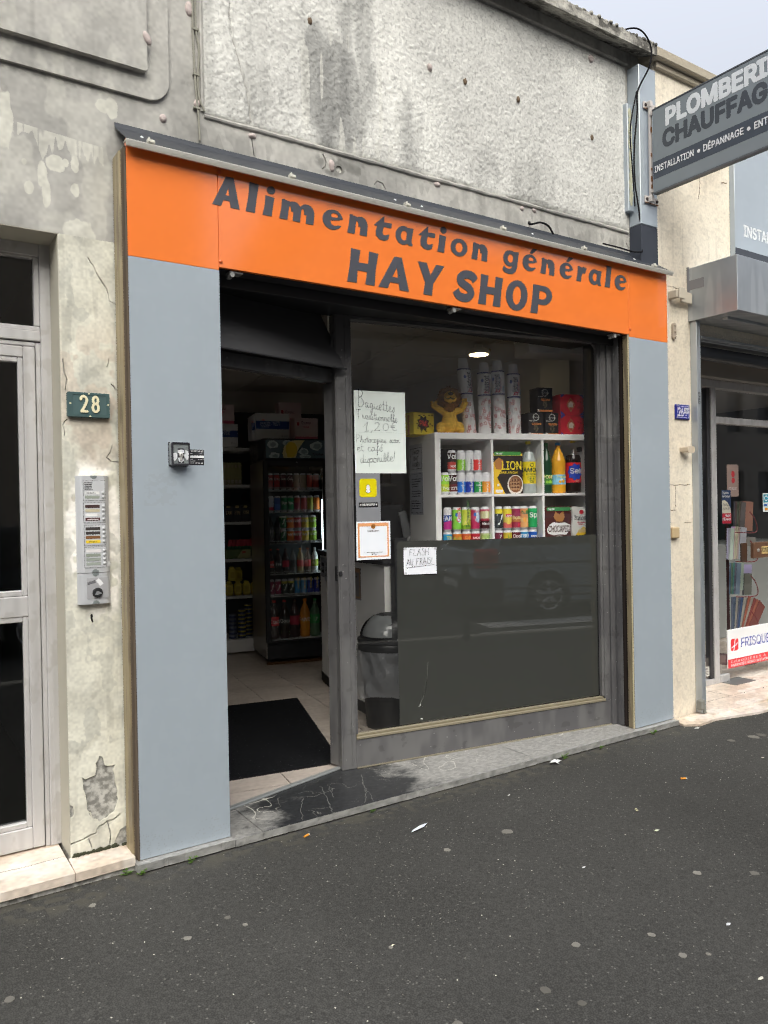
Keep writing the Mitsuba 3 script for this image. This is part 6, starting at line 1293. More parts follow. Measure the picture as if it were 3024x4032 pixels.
def coco(label, s0, z, w=0.110, h=0.150, d=0.13):
    hexa = lambda cx, cz, r: P([(cx + r * math.cos(math.pi / 6 + i * math.pi / 3), cz + r * 1.1 * math.sin(math.pi / 6 + i * math.pi / 3)) for i in range(6)])
    carton('charcoal_box', label, 'box', s0, s0 + w, d, d + 0.10, ZT + z, ZT + z + h, (0.022, 0.02, 0.022), K,
           prints=[(hexa(w * 0.5, h * 0.80, 0.024).difference(hexa(w * 0.5, h * 0.80, 0.020)), (0.744, 0.744, 0.72)), (sbox(0.0, 0.004, w, 0.017), (0.816, 0.288, 0.096)), (unary_union([ell(w * 0.5 + 0.011 * math.cos(i * 2.4), h * 0.32 + 0.018 * math.sin(i * 2.4), 0.006, 0.008) for i in range(7)]), (0.12, 0.102, 0.06)), (sbox(0.002, 0.004, 0.016, 0.02), (0.72, 0.72, 0.696))],
           words=[('supreme', 0.017, w * 0.22, h * 0.47, (0.84, 0.312, 0.096), w * 0.62), ('FRESH COCO', 0.007, w * 0.26, h * 0.77, (0.792, 0.792, 0.768), w * 0.48), ('FRESH COCO', 0.006, w * 0.05, h * 0.62, (0.72, 0.72, 0.696), w * 0.35)], side=(0.029, 0.028, 0.029))
coco('black charcoal box in the lower row, next to the paper cups', 0.705, 0.0)
coco('black charcoal box in the lower row, beside the red cartons', 0.828, 0.0, 0.102)
coco('black charcoal box stacked on top of the lower two', 0.772, 0.152, 0.112, 0.160)
coco('black charcoal box behind the last stack of paper cups', 0.645, 0.0, 0.05, 0.15, 0.22)
def redbox(label, z):
    w, h = 0.172, 0.134
    dia = lambda r1, r2: P([(0.075 - r1, 0.067), (0.075, 0.067 - r2), (0.075 + r1, 0.067), (0.075, 0.067 + r2)])
    cor = unary_union([P([(0, h), (0.035, h), (0, h - 0.025)]), P([(w, h), (w - 0.035, h), (w, h - 0.025)]), P([(0, 0), (0.035, 0), (0, 0.025)]), P([(w, 0), (w - 0.035, 0), (w, 0.025)])])
    carton('red_carton', label, 'carton', 0.925, 0.925 + w, 0.10, 0.21, ZT + z, ZT + z + h, (0.66, 0.026, 0.048), K,
           prints=[(cor, (0.06, 0.072, 0.36)), (dia(0.031, 0.046), (0.576, 0.36, 0.156)), (dia(0.026, 0.040), (0.54, 0.072, 0.048)), (P([(0.06, 0.05), (0.09, 0.05), (0.094, 0.075), (0.076, 0.09), (0.058, 0.075)]), (0.792, 0.672, 0.576)), (unary_union([ell(0.13, 0.09, 0.006, 0.005), ell(0.148, 0.085, 0.006, 0.007), ell(0.135, 0.05, 0.009, 0.009)]), (0.432, 0.018, 0.036))], side=(0.6, 0.036, 0.054))
redbox('red carton with a diamond emblem standing on the shelf, lower of the two', 0.0)
redbox('red carton with a diamond emblem stacked on the other red one', 0.1355)
# notices on the left side of the shelf
KS = K.sub(0.0, 0.0, 0.0, 90)      # s runs inwards along the left side; outside is +d
class SideF:
    """The left side of the shelf: s runs from the back to the front, so that it reads from outside."""
    def __call__(self, v):
        v = np.asarray(v, float)
        return K(np.c_[-0.001 + v[:, 1], KD - v[:, 0], v[:, 2]])
SdF = SideF()
cn = thing('credit_notice', 'white notice refusing credit pinned on the left side of the cube shelf', 'notice')
part(cn, 'sheet', plate(sbox(0.012, 1.565, 0.24, 1.738), -0.001, 0.0008), 'matte', C(226, 228, 236, 0.75), fr=SdF, smooth=None)
part(cn, 'border', plate(sbox(0.03, 1.58, 0.225, 1.715).difference(sbox(0.034, 1.584, 0.221, 1.711)), -0.0014, 0.0004), 'matte', (0.06, 0.06, 0.07), fr=SdF, smooth=None)
part(cn, 'lettering', join(text('LA MAISON', 0.025, 0.128, 1.676, -0.0012, True, align='c', fit=0.125), text('NE FAIT', 0.025, 0.128, 1.637, -0.0012, True, align='c', fit=0.085), text('PAS CRÉDIT', 0.025, 0.128, 1.597, -0.0012, True, align='c', fit=0.13)), 'matte', (0.03, 0.03, 0.04), fr=SdF, smooth=None)
an = thing('age_notice', 'long grey printed legal notice on the left side of the cube shelf', 'notice')
part(an, 'sheet', plate(sbox(0.012, 1.292, 0.24, 1.560), -0.001, 0.0008), 'matte', C(206, 210, 220, 0.75), fr=SdF, smooth=None)
part(an, 'border', plate(sbox(0.025, 1.302, 0.23, 1.552).difference(sbox(0.028, 1.305, 0.227, 1.549)), -0.0014, 0.0004), 'matte', (0.10, 0.10, 0.12), fr=SdF, smooth=None)
r_ = random.Random(2)
lines_ = []
for i in range(13):
    z = 1.515 - i * 0.0155
    if i in (4, 8): continue
    lines_.append(plate(sbox(0.042, z, 0.042 + r_.uniform(0.12, 0.17), z + 0.006), -0.0014, 0.0004))
part(an, 'print', join(*lines_, plate(sbox(0.135, 1.532, 0.142, 1.541), -0.0014, 0.0004), plate(sbox(0.150, 1.532, 0.157, 1.541), -0.0014, 0.0004)), 'matte', (0.10, 0.10, 0.12), fr=SdF, smooth=None)

# ------------------------------------------------------------------ papers on the window pane
PEN = (0.02, 0.022, 0.035)
def sheet_of_paper(name, label, s0, s1, z0, z1, col, curl=0.0, d=0.0325, tilt=0.0):
    k = thing(name, label, 'notice')
    xs, zs = lin(s0, s1, 9), lin(z0, z1, 9)
    X, Z = np.meshgrid(xs, zs, indexing='ij')
    u, v = (X - s0) / (s1 - s0), (Z - z0) / (z1 - z0)
    Dp = d - 0.001 - curl * (np.abs(u - 0.5) * 2) ** 4 * (np.abs(v - 0.5) * 2) ** 3 - 0.0006 * np.sin(X * 40 + Z * 17)
    vv = np.c_[X.ravel(), Dp.ravel(), (Z + tilt * (X - s0)).ravel()]
    i, j = np.meshgrid(np.arange(8), np.arange(8), indexing='ij'); a = (i * 9 + j).ravel()
    add(f'{k}__sheet', trimesh.Trimesh(vv, np.vstack([np.c_[a, a + 9, a + 10], np.c_[a, a + 10, a + 1]]), process=False), 'matte', col, fr=G, smooth=60)
    return k
# single-stroke handwriting: every letter a few polylines in a box 1 high (x height 0.5)
HW = {
 'B': [[(0.12, 0), (0.18, 0.5), (0.2, 1.0)], [(0.0, 0.95), (0.3, 1.02), (0.5, 0.85), (0.42, 0.62), (0.22, 0.55), (0.5, 0.45), (0.58, 0.2), (0.4, 0.0), (0.12, 0.02)]],
 'T': [[(0.0, 0.95), (0.3, 1.0), (0.65, 0.97)], [(0.3, 1.0), (0.26, 0.5), (0.28, 0.05)]],
 'P': [[(0.1, 0), (0.14, 0.5), (0.12, 1.0)], [(0.0, 0.95), (0.35, 1.02), (0.5, 0.8), (0.38, 0.58), (0.14, 0.5)]],
 'a': [[(0.38, 0.42), (0.2, 0.5), (0.04, 0.28), (0.12, 0.03), (0.3, 0.1), (0.4, 0.45)], [(0.4, 0.45), (0.38, 0.1), (0.48, 0.02), (0.6, 0.12)]],
 'g': [[(0.38, 0.42), (0.2, 0.5), (0.04, 0.28), (0.12, 0.05), (0.3, 0.12), (0.4, 0.45)], [(0.4, 0.45), (0.38, -0.2), (0.22, -0.45), (0.08, -0.3), (0.3, -0.05), (0.55, 0.12)]],
 'u': [[(0.02, 0.45), (0.04, 0.12), (0.18, 0.02), (0.34, 0.15), (0.4, 0.48)], [(0.4, 0.48), (0.38, 0.1), (0.48, 0.02), (0.58, 0.12)]],
 'e': [[(0.02, 0.2), (0.25, 0.28), (0.32, 0.45), (0.18, 0.52), (0.05, 0.3), (0.1, 0.05), (0.28, 0.02), (0.46, 0.14)]],
 'é': [[(0.02, 0.2), (0.25, 0.28), (0.32, 0.45), (0.18, 0.52), (0.05, 0.3), (0.1, 0.05), (0.28, 0.02), (0.46, 0.14)], [(0.18, 0.66), (0.36, 0.84)]],
 't': [[(0.14, 0.9), (0.12, 0.4), (0.16, 0.05), (0.28, 0.02), (0.38, 0.12)], [(0.0, 0.55), (0.32, 0.58)]],
 's': [[(0.0, 0.08), (0.2, 0.42), (0.22, 0.48), (0.3, 0.2), (0.22, 0.03), (0.06, 0.05)]],
 'r': [[(0.02, 0.05), (0.08, 0.48), (0.14, 0.36), (0.28, 0.38), (0.28, 0.12), (0.36, 0.03), (0.46, 0.14)]],
 'd': [[(0.36, 0.4), (0.2, 0.5), (0.04, 0.28), (0.12, 0.03), (0.28, 0.1), (0.38, 0.45)], [(0.46, 1.0), (0.38, 0.45), (0.38, 0.08), (0.48, 0.02), (0.58, 0.12)]],
 'i': [[(0.04, 0.45), (0.05, 0.08), (0.14, 0.02), (0.26, 0.14)], [(0.06, 0.66), (0.07, 0.69)]],
 'o': [[(0.26, 0.48), (0.06, 0.4), (0.04, 0.12), (0.2, 0.0), (0.36, 0.2), (0.26, 0.48), (0.3, 0.4), (0.48, 0.42)]],
 'n': [[(0.02, 0.45), (0.06, 0.02)], [(0.05, 0.25), (0.16, 0.46), (0.28, 0.42), (0.3, 0.08), (0.4, 0.02), (0.5, 0.12)]],
 'l': [[(0.02, 0.1), (0.22, 0.6), (0.24, 0.95), (0.14, 0.95), (0.1, 0.4), (0.16, 0.04), (0.26, 0.02), (0.36, 0.12)]],
 'h': [[(0.02, 0.1), (0.2, 0.65), (0.2, 0.95), (0.1, 0.9), (0.06, 0.02)], [(0.07, 0.25), (0.2, 0.47), (0.32, 0.38), (0.32, 0.08), (0.42, 0.02), (0.5, 0.1)]],
 'c': [[(0.34, 0.42), (0.18, 0.5), (0.04, 0.28), (0.12, 0.04), (0.3, 0.03), (0.44, 0.14)]],
 'p': [[(0.06, 0.48), (0.02, -0.45)], [(0.05, 0.3), (0.2, 0.5), (0.36, 0.32), (0.26, 0.06), (0.08, 0.08)], [(0.3, 0.1), (0.46, 0.14)]],
 'f': [[(0.04, 0.1), (0.24, 0.6), (0.28, 0.95), (0.16, 0.95), (0.12, 0.2), (0.1, -0.4), (0.2, -0.42), (0.16, 0.05), (0.4, 0.14)]],
 'b': [[(0.02, 0.1), (0.2, 0.6), (0.2, 0.95), (0.1, 0.9), (0.08, 0.1), (0.2, 0.02), (0.32, 0.2), (0.24, 0.42), (0.42, 0.4)]],
 '!': [[(0.12, 0.95), (0.1, 0.3)], [(0.08, 0.06), (0.09, 0.03)]], ',': [[(0.08, 0.08), (0.02, -0.18)]], ' ': [], '.': [[(0.05, 0.02), (0.06, 0.03)]],
 '1': [[(0.0, 0.55), (0.34, 1.0), (0.28, 0.5), (0.22, 0.0)], [(0.0, 0.0), (0.45, 0.02)]], '2': [[(0.05, 0.8), (0.25, 1.0), (0.45, 0.8), (0.3, 0.4), (0.0, 0.02)], [(0.0, 0.02), (0.25, 0.06), (0.55, 0.0)]],
 '0': [[(0.3, 0.85), (0.06, 0.7), (0.06, 0.2), (0.3, 0.02), (0.5, 0.25), (0.48, 0.7), (0.3, 0.85)]], '€': [[(0.55, 0.9), (0.3, 0.95), (0.14, 0.6), (0.14, 0.3), (0.3, 0.02), (0.55, 0.08)], [(0.0, 0.55), (0.42, 0.57)], [(0.0, 0.38), (0.38, 0.39)]],
 'F': [[(0.08, 0), (0.12, 1.0)], [(0.12, 1.0), (0.5, 1.02)], [(0.1, 0.55), (0.4, 0.57)]], 'L': [[(0.12, 1.0), (0.06, 0.02)], [(0.06, 0.02), (0.5, 0.06)]], 'A': [[(0.0, 0.0), (0.3, 1.0)], [(0.3, 1.0), (0.55, 0.0)], [(0.12, 0.36), (0.48, 0.4)]],
 'S': [[(0.45, 0.9), (0.2, 1.0), (0.1, 0.75), (0.4, 0.5), (0.42, 0.15), (0.2, 0.0), (0.02, 0.12)]], 'H': [[(0.08, 1.0), (0.04, 0.0)], [(0.48, 1.0), (0.44, 0.0)], [(0.06, 0.48), (0.46, 0.52)]], 'U': [[(0.05, 1.0), (0.06, 0.2), (0.25, 0.0), (0.42, 0.2), (0.46, 1.0)]],
 'R': [[(0.08, 0), (0.12, 1.0)], [(0.12, 1.0), (0.42, 0.95), (0.42, 0.62), (0.1, 0.5)], [(0.1, 0.5), (0.5, 0.0)]], 'I': [[(0.1, 1.0), (0.06, 0.0)]]}
def handwrite(t, h, s, z, wd, width=None, slope=0.0, sp=0.0, mixed=True):
    x, lines = 0.0, []
    for ch in t:
        gl = HW[ch]
        if mixed: gl = [[(a * (1.5 if ch == 'B' else 1.15 if ch.isupper() else 1), b * (1.6 if ch == 'B' else 1.15 if ch.isupper() or ch in '!' else 1)) for a, b in l] for l in gl]
        for l in gl: lines.append([(x + a, b) for a, b in l])
        x += (max(a for l in gl for a, b in l) if gl else 0.3) + (0.10 if ch.isupper() or ch.isdigit() or ch == '€' else -0.06 if ch not in ' ,!.' else 0.08) + sp
    k = (width / h / x) if width else 1.0
    return strokes([[(s + a * k * h, z + b * h + slope * a * k * h) for a, b in l] for l in lines], wd)
PW = C(222, 230, 226, 1.0)
bg = sheet_of_paper('handwritten_notice', 'large handwritten notice with the price of baguettes, taped in the shop window', 0.119, 0.4165, 1.523, 1.954, PW, 0.002)
pen = [handwrite('Baguettes', 0.055, 0.134, 1.873, 0.0021, 0.220, -0.13, 0.08), handwrite('Traditionnelle', 0.042, 0.131, 1.808, 0.0020, 0.240, -0.06, 0.08), handwrite('1,20€', 0.046, 0.172, 1.742, 0.0021, 0.205, 0.04, 0.12),
       handwrite('Photocopies, scan', 0.034, 0.127, 1.684, 0.0018, 0.255, 0.0, 0.05), handwrite('et café', 0.042, 0.132, 1.637, 0.0019, 0.150, 0.01, 0.05), handwrite('disponible!', 0.047, 0.148, 1.575, 0.0019, 0.205, 0.06, 0.05)]
for g in pen:
    part(bg, 'handwriting', plate(g, 0.0300, 0.0004), 'matte', PEN, fr=G, smooth=None)
part(bg, 'join_line', plate(sbox(0.120, 1.7365, 0.416, 1.7372), 0.0300, 0.0004), 'matte', C(196, 202, 200, 0.75), fr=G, smooth=None)
sn = sheet_of_paper('messenger_sheet', 'grey printed sheet with a yellow ghost code square, second from the top on the window', 0.120, 0.261, 1.272, 1.5235, C(150, 152, 158, 0.75), 0.001)
part(sn, 'yellow_square', plate(rrect(0.141, 0.240, 1.398, 1.494, 0.014), 0.0302, 0.0004), 'matte', (0.70, 0.60, 0.01), fr=G, smooth=None)
gh = Polygon([(0.178, 1.428), (0.184, 1.433), (0.180, 1.445), (0.183, 1.449), (0.183, 1.456), (0.187, 1.461), (0.194, 1.461), (0.198, 1.456), (0.198, 1.449), (0.201, 1.445), (0.197, 1.433), (0.203, 1.428), (0.197, 1.424), (0.190, 1.420), (0.184, 1.424)]).buffer(0.0015)
part(sn, 'ghost_emblem', plate(gh.buffer(0.0012).difference(gh), 0.0297, 0.0004), 'matte', (0.05, 0.045, 0.01), fr=G, smooth=None)
part(sn, 'ghost_emblem', plate(gh, 0.0297, 0.0004), 'matte', (0.80, 0.80, 0.78), fr=G, smooth=None)
part(sn, 'name_strip', plate(sbox(0.137, 1.345, 0.246, 1.370), 0.0302, 0.0004), 'matte', (0.02, 0.02, 0.022), fr=G, smooth=None)
part(sn, 'lettering', join(text('HAYSHOP93', 0.0125, 0.192, 1.3515, 0.0299, True, align='c', fit=0.072), *[plate(P([(x + (0.007 if i % 2 else 0.003) * math.cos(i * math.pi / 5 + math.pi / 10), 1.358 + (0.007 if i % 2 else 0.003) * math.sin(i * math.pi / 5 + math.pi / 10)) for i in range(10)]), 0.0297, 0.0004) for x in (0.146, 0.237)]), 'matte', (0.78, 0.78, 0.78), fr=G, smooth=None)
tk = sheet_of_paper('video_app_sheet', 'white printed sheet with an orange rounded border, third from the top on the window', 0.1185, 0.3145, 1.070, 1.2705, C(232, 236, 244, 1.0), 0.001)
fo = rrect(0.128, 0.305, 1.083, 1.262, 0.003)
part(tk, 'orange_border', plate(fo.difference(rrect(0.1375, 0.2965, 1.089, 1.245, 0.006)), 0.0302, 0.0004), 'matte', (0.74, 0.36, 0.17), fr=G, smooth=None)
part(tk, 'badge', join(plate(Point(0.216, 1.244).buffer(0.0125), 0.0298, 0.0004)), 'matte', (0.40, 0.16, 0.04), fr=G, smooth=None)
part(tk, 'lettering', join(text('H', 0.013, 0.2165, 1.238, 0.0296, True, align='c')), 'matte', (0.02, 0.02, 0.02), fr=G, smooth=None)
part(tk, 'lettering', join(text('EPICERIE HAYSHOP', 0.0065, 0.2165, 1.217, 0.0302, True, align='c', fit=0.068), text('TikTok', 0.0075, 0.2165, 1.0945, 0.0302, True, align='c'), plate(sbox(0.165, 1.1065, 0.268, 1.1085), 0.0302, 0.0003)), 'matte', (0.12, 0.10, 0.09), fr=G, smooth=None)
fl_ = sheet_of_paper('cold_drinks_notice', 'small white handwritten notice stuck on the dark window film', 0.391, 0.590, 0.980, 1.125, C(230, 232, 240, 1.0), 0.003, 0.0325, -0.02)
part(fl_, 'handwriting', plate(handwrite('FLASH', 0.036, 0.425, 1.078, 0.0022, 0.122, 0.02, 0.05, False), 0.0300, 0.0004), 'matte', PEN, fr=G, smooth=None)
part(fl_, 'handwriting', plate(handwrite('AU FRAIS!', 0.034, 0.408, 1.028, 0.0026, 0.158, 0.03, 0.03, False).union(LineString([(0.405, 1.016), (0.582, 1.026)]).buffer(0.0012)), 0.0300, 0.0004), 'matte', PEN, fr=G, smooth=None)
for s_, z_ in ((0.400, 1.117), (0.584, 1.113), (0.40, 0.985)):
    part(fl_, 'tape', plate(rrect(s_ - 0.008, s_ + 0.008, z_ - 0.006, z_ + 0.008, 0.002), 0.0280, 0.0003), 'gloss', C(214, 216, 222, 0.75), fr=G, smooth=None)

# ------------------------------------------------------------------ tall shelving at the back, with its goods
sg = thing('gondola_shelf', 'white metal shelving along the back of the shop behind the drinks fridge', 'shelf unit')
WS = (0.74, 0.74, 0.72)
GZ = [1.908, 1.567, 1.222, 0.878, 0.536, 0.130]
for z in GZ:
    part(sg, 'shelf', join(bx(-0.75, 1.75, 0.0, 0.40, z - 0.016, z + 0.012, 0.003)), 'satin', WS, fr=R)
part(sg, 'back_panel', bx(-0.75, 1.75, 0.40, 0.42, 0.0, 2.30), 'matte', (0.105, 0.108, 0.117), fr=R, smooth=None)
part(sg, 'plinth', bx(-0.75, 1.75, 0.03, 0.06, 0.02, 0.113), 'satin', WS, fr=R)
for s in (-0.76, 0.62, 1.755):
    part(sg, 'upright', bx(s, s + 0.008, 0.0, 0.42, 0.0, 2.30), 'satin', WS, fr=R)
part(sg, 'foot', mv(lathe([(0.02, 0), (0.02, 0.006), (0.007, 0.01), (0.007, 0.03)], 10), 0.04, 0.05, -0.002), 'metal', C(150, 150, 150, 0.8), fr=R)
def gb(name, label, cat, s0, s1, zi, h, col, d0=0.03, d1=0.2, mat='satin', prints=(), words=(), group=None, z=None):
    return carton(name, label, cat, s0, s1, d0, d1, (GZ[zi] + 0.0125) if z is None else z, ((GZ[zi] + 0.0125) if z is None else z) + h, col, R, prints, words, None, mat, group)
ORD = ['first', 'second', 'third', 'fourth', 'fifth', 'sixth', 'seventh', 'eighth', 'ninth']
GRP = 'tall thin yellow-green boxes in a row on the second shelf'
for i in range(5):
    gb('thin_box', f'tall thin yellow-green box, {ORD[i]} from the left on the second shelf', 'box', 0.012 + i * 0.0345, 0.044 + i * 0.0345, 1, 0.205, (0.45, 0.435, 0.18), prints=[(sbox(0.004, 0.01, 0.028, 0.045), (0.6, 0.54, 0.45)), (ell(0.016, 0.17, 0.009, 0.014), (0.54, 0.42, 0.3))], group=GRP)
for i in range(3):
    gb('coffee_box', f'small black coffee capsule box, {ORD[i]} from the left on the third shelf', 'box', 0.020 + i * 0.079, 0.094 + i * 0.079, 2, 0.150, (0.045, 0.045, 0.054), prints=[(sbox(0.018, 0.128, 0.05, 0.15), (0.525, 0.405, 0.15))], words=[("L'OR", 0.030, 0.014, 0.070, (0.675, 0.495, 0.225), 0.05)], group='black coffee boxes on the third shelf')
gb('display_tray', 'green and pale cardboard display tray on the fourth shelf from the top', 'display tray', 0.020, 0.255, 3, 0.085, (0.15, 0.24, 0.075), prints=[(P([(0.10, 0.0), (0.235, 0.0), (0.235, 0.085), (0.16, 0.085)]), (0.51, 0.51, 0.24)), (sbox(0.155, 0.05, 0.185, 0.068), (0.54, 0.075, 0.075))])
for i in range(7):
    k = thing('paper_packet', f'red and green packet, {ORD[i]} from the left in the display tray', 'packet', 'red and green packets in the display tray')
    f = R.sub(0.035 + i * 0.033, 0.06, GZ[3] + 0.06)
    m = mv(bx(0, 0.022, 0, 0.07, 0, 0.07), 0, 0, 0, 14, (0, 0.78, 0)); m2 = mv(bx(0, 0.0222, -0.0003, 0.07, 0.07, 0.135), 0, 0, 0, 14, (0, 0.78, 0))
    add(f'{k}__lower', m, 'satin', (0.045, 0.24, 0.105), fr=f); add(f'{k}__upper', m2, 'satin', (0.675, 0.075, 0.12), fr=f)
YB = (0.69, 0.585, 0.075)
def ybot(label, s, d, z, rot=0, group=None):
    k = thing('yellow_bottle', label, 'bottle', group)
    f = R.sub(s, d, z, rot)
    add(f'{k}__body', bx(0, 0.072, 0, 0.045, 0, 0.112, 0.010), 'satin', YB, fr=f)
    add(f'{k}__cap', bx(0.014, 0.058, 0.006, 0.040, 0.1125, 0.132, 0.005), 'satin', (0.75, 0.645, 0.105), fr=f)
    add(f'{k}__print', plate(sbox(0.016, 0.03, 0.056, 0.085), -0.0006, 0.0005), 'satin', (0.54, 0.435, 0.045), fr=f, smooth=None)
for i in range(6):
    ybot(f'square yellow bottle, {ORD[i]} from the left in the front row of the fifth shelf', 0.014 + i * 0.080, 0.03, GZ[4] + 0.0125, 0, 'square yellow bottles in the front row')
ybot('square yellow bottle standing alone on top of the front row of yellow bottles', 0.045, 0.04, GZ[4] + 0.146, 3)
ybot('square yellow bottle tilted behind the one on top', 0.120, 0.10, GZ[4] + 0.135, 12)
for q, (s, n, d) in enumerate(((0.080, 6, 0.08), (0.168, 7, 0.08), (0.245, 8, 0.16), (0.34, 7, 0.10))):
    for i in range(n):
        k = thing('fish_tin', f'round navy tin, {ORD[i]} from the bottom of the {ORD[q]} stack on the bottom shelf', 'tin', 'navy and yellow tins stacked on the bottom shelf')
        f = R.sub(s, d, GZ[5] + 0.013 + i * 0.0385)
        yl = (0.54, 0.405, 0.075) if q else (0.165, 0.195, 0.27)
        add(f'{k}__body', [(lathe([(0.033, 0), (0.036, 0.003), (0.036, 0.018)], 18, cap=False), (0.027, 0.036, 0.105)), (lathe([(0.036, 0.018), (0.036, 0.030)], 18, cap=False), yl), (lathe([(0.036, 0.030), (0.034, 0.037), (0.001, 0.037)], 18, cap=False), (0.15, 0.165, 0.21))], 'satin', fr=f)
# things on the top shelf
T0 = GZ[0] + 0.0125
def tissue(label, s0, s1, d0, z0, z1, words=True, ang=0):
    w, h = s1 - s0, z1 - z0
    carton('tissue_pack', label, 'tissue pack', s0, s1, d0, d0 + 0.16, z0, z1, (0.75, 0.6, 0.615), R, prints=[(sbox(0, 0.004, w, 0.03), (0.63, 0.135, 0.225)), (sbox(w * 0.10, h * 0.66, w * 0.20, h * 0.80), (0.6, 0.06, 0.105)), (P([(w * 0.2, h * 0.2), (w * 0.8, h * 0.3), (w * 0.9, h * 0.5), (w * 0.3, h * 0.45)]), (0.78, 0.63, 0.645))],
           words=[('Douceur', 0.026, w * 0.30, h * 0.72, (0.33, 0.15, 0.24), w * 0.40), ('rose', 0.018, w * 0.34, h * 0.56, (0.675, 0.15, 0.27), w * 0.28)], mat='gloss', ang=ang)
def roll(label, s0, s1, d0, z0, z1):
    w, h = s1 - s0, z1 - z0
    carton('paper_towel_pack', label, 'paper towel pack', s0, s1, d0, d0 + 0.18, z0, z1, (0.72, 0.72, 0.735), R, prints=[(sbox(0, h * 0.40, w, h * 0.70), (0.018, 0.068, 0.3)), (ell(w * 0.22, h * 0.74, 0.012, 0.006), (0.75, 0.09, 0.075)), (unary_union([ell(w * 0.78 + i * 0.02, h * 0.14, 0.007, 0.005).difference(ell(w * 0.78 + i * 0.02, h * 0.14, 0.005, 0.003)) for i in range(3)]), (0.18, 0.18, 0.21))],
           words=[('ESSUIE-TOUT', 0.030, w * 0.14, h * 0.53, (0.66, 0.69, 0.78), w * 0.58), ('COMPACT', 0.012, w * 0.14, h * 0.455, (0.54, 0.6, 0.75), w * 0.25)], mat='gloss')
roll('white and blue paper towel pack on the left of the top shelf', -0.13, 0.118, -0.18, T0, T0 + 0.198)
tissue('pink tissue pack lying on the left paper towel pack', -0.14, 0.090, -0.17, T0 + 0.199, T0 + 0.375)
# ------------------------------------------------------------------ the fridge
FR = Fr(2.825, 3.10, -12.9)
fg = thing('drinks_fridge', 'tall black drinks fridge with a picture canopy and a glass door full of cans', 'fridge')
BK = (0.012, 0.013, 0.017)
part(fg, 'left_side', bx(-0.012, 0.012, 0.03, 0.60, 0.05, 1.955, 0.003), 'gloss', C(150, 143, 134, 0.85), fr=FR, label='greyish glossy side of the fridge')
part(fg, 'right_side', bx(0.555, 0.575, 0.03, 0.60, 0.05, 1.955, 0.003), 'satin', BK, fr=FR)
part(fg, 'back', bx(0.012, 0.555, 0.575, 0.60, 0.05, 1.955), 'satin', (0.075, 0.083, 0.09), fr=FR)
part(fg, 'top', bx(-0.012, 0.575, 0.03, 0.60, 1.76, 1.955, 0.003), 'satin', BK, fr=FR)
part(fg, 'base', join(bx(-0.005, 0.57, 0.03, 0.60, 0.035, 0.185, 0.004), bx(0.0, 0.565, 0.012, 0.03, 0.045, 0.170, 0.004), *[bx(0.05, 0.52, 0.008, 0.0125, 0.07 + i * 0.022, 0.082 + i * 0.022) for i in range(4)]), 'satin', BK, fr=FR)
part(fg, 'floor_plate', bx(0.012, 0.555, 0.03, 0.575, 0.186, 0.206), 'satin', (0.525, 0.54, 0.555), fr=FR)
for s in (0.05, 0.52):
    part(fg, 'foot', mv(lathe([(0.02, 0), (0.015, 0.035)], 10), s, 0.08, 0.0), 'satin', BK, fr=FR)
part(fg, 'wooden_skid', bx(-0.01, 0.57, 0.0, 0.03, 0.0, 0.022, 0.003), 'matte', C(104, 74, 50, 0.6), fr=FR)
cp = np.array([(-0.02, 0.03), (0.0, -0.012), (0.01, -0.02), (0.565, -0.02), (0.575, -0.012), (0.595, 0.03)])
part(fg, 'canopy', join(bx(-0.02, 0.590, -0.010, 0.20, 1.772, 1.955, 0.010)), 'satin', (0.014, 0.016, 0.024), fr=FR)
pic = part(fg, 'canopy_picture', plate(rrect(0.010, 0.562, 1.785, 1.943, 0.008), -0.0125, 0.002), 'gloss', (0.053, 0.112, 0.15), fr=FR, smooth=None, label='canopy picture of ice cubes and a lemon slice')
rp = random.Random(8)
def rock(cx, cz, rx, rz, n=9, seed=0):
    r = random.Random(seed)
    return P([(cx + rx * r.uniform(0.7, 1.1) * math.cos(2 * math.pi * i / n), cz + rz * r.uniform(0.7, 1.1) * math.sin(2 * math.pi * i / n)) for i in range(n)])
canp = sbox(0.012, 1.787, 0.560, 1.941)
for i, (cx, cz, rx, rz) in enumerate(((0.07, 1.905, 0.05, 0.040), (0.085, 1.805, 0.055, 0.032), (0.20, 1.915, 0.045, 0.035), (0.345, 1.845, 0.05, 0.035), (0.36, 1.80, 0.06, 0.02), (0.46, 1.89, 0.058, 0.045))):
    g = rock(cx, cz, rx, rz, 9, i).intersection(canp)
    part(pic, 'ice', plate(g, -0.0129, 0.0004), 'gloss', (0.54, 0.63, 0.63), fr=FR, smooth=None)
    g2 = rock(cx + 0.006, cz - 0.003, rx * 0.62, rz * 0.6, 7, i + 30).intersection(canp)
    part(pic, 'ice_shade', plate(g2, -0.0133, 0.0003), 'gloss', (0.21, 0.3, 0.323), fr=FR, smooth=None)
part(pic, 'lemon_rind', plate(P([(0.165, 1.785), (0.155, 1.83), (0.17, 1.885), (0.21, 1.925), (0.27, 1.942), (0.355, 1.942), (0.30, 1.87), (0.27, 1.787)]).intersection(canp), -0.0137, 0.0003), 'gloss', (0.78, 0.69, 0.33), fr=FR, smooth=None)
part(pic, 'lemon', plate(ell(0.235, 1.860, 0.052, 0.066).union(P([(0.19, 1.83), (0.20, 1.79), (0.255, 1.79), (0.285, 1.84)])).intersection(canp), -0.0141, 0.0003), 'gloss', (0.75, 0.57, 0.022), fr=FR, smooth=None)
part(pic, 'lettering', text('CombiSteel', 0.016, 0.425, 1.812, -0.0142, True, fit=0.10), 'gloss', (0.015, 0.018, 0.022), fr=FR, smooth=None)
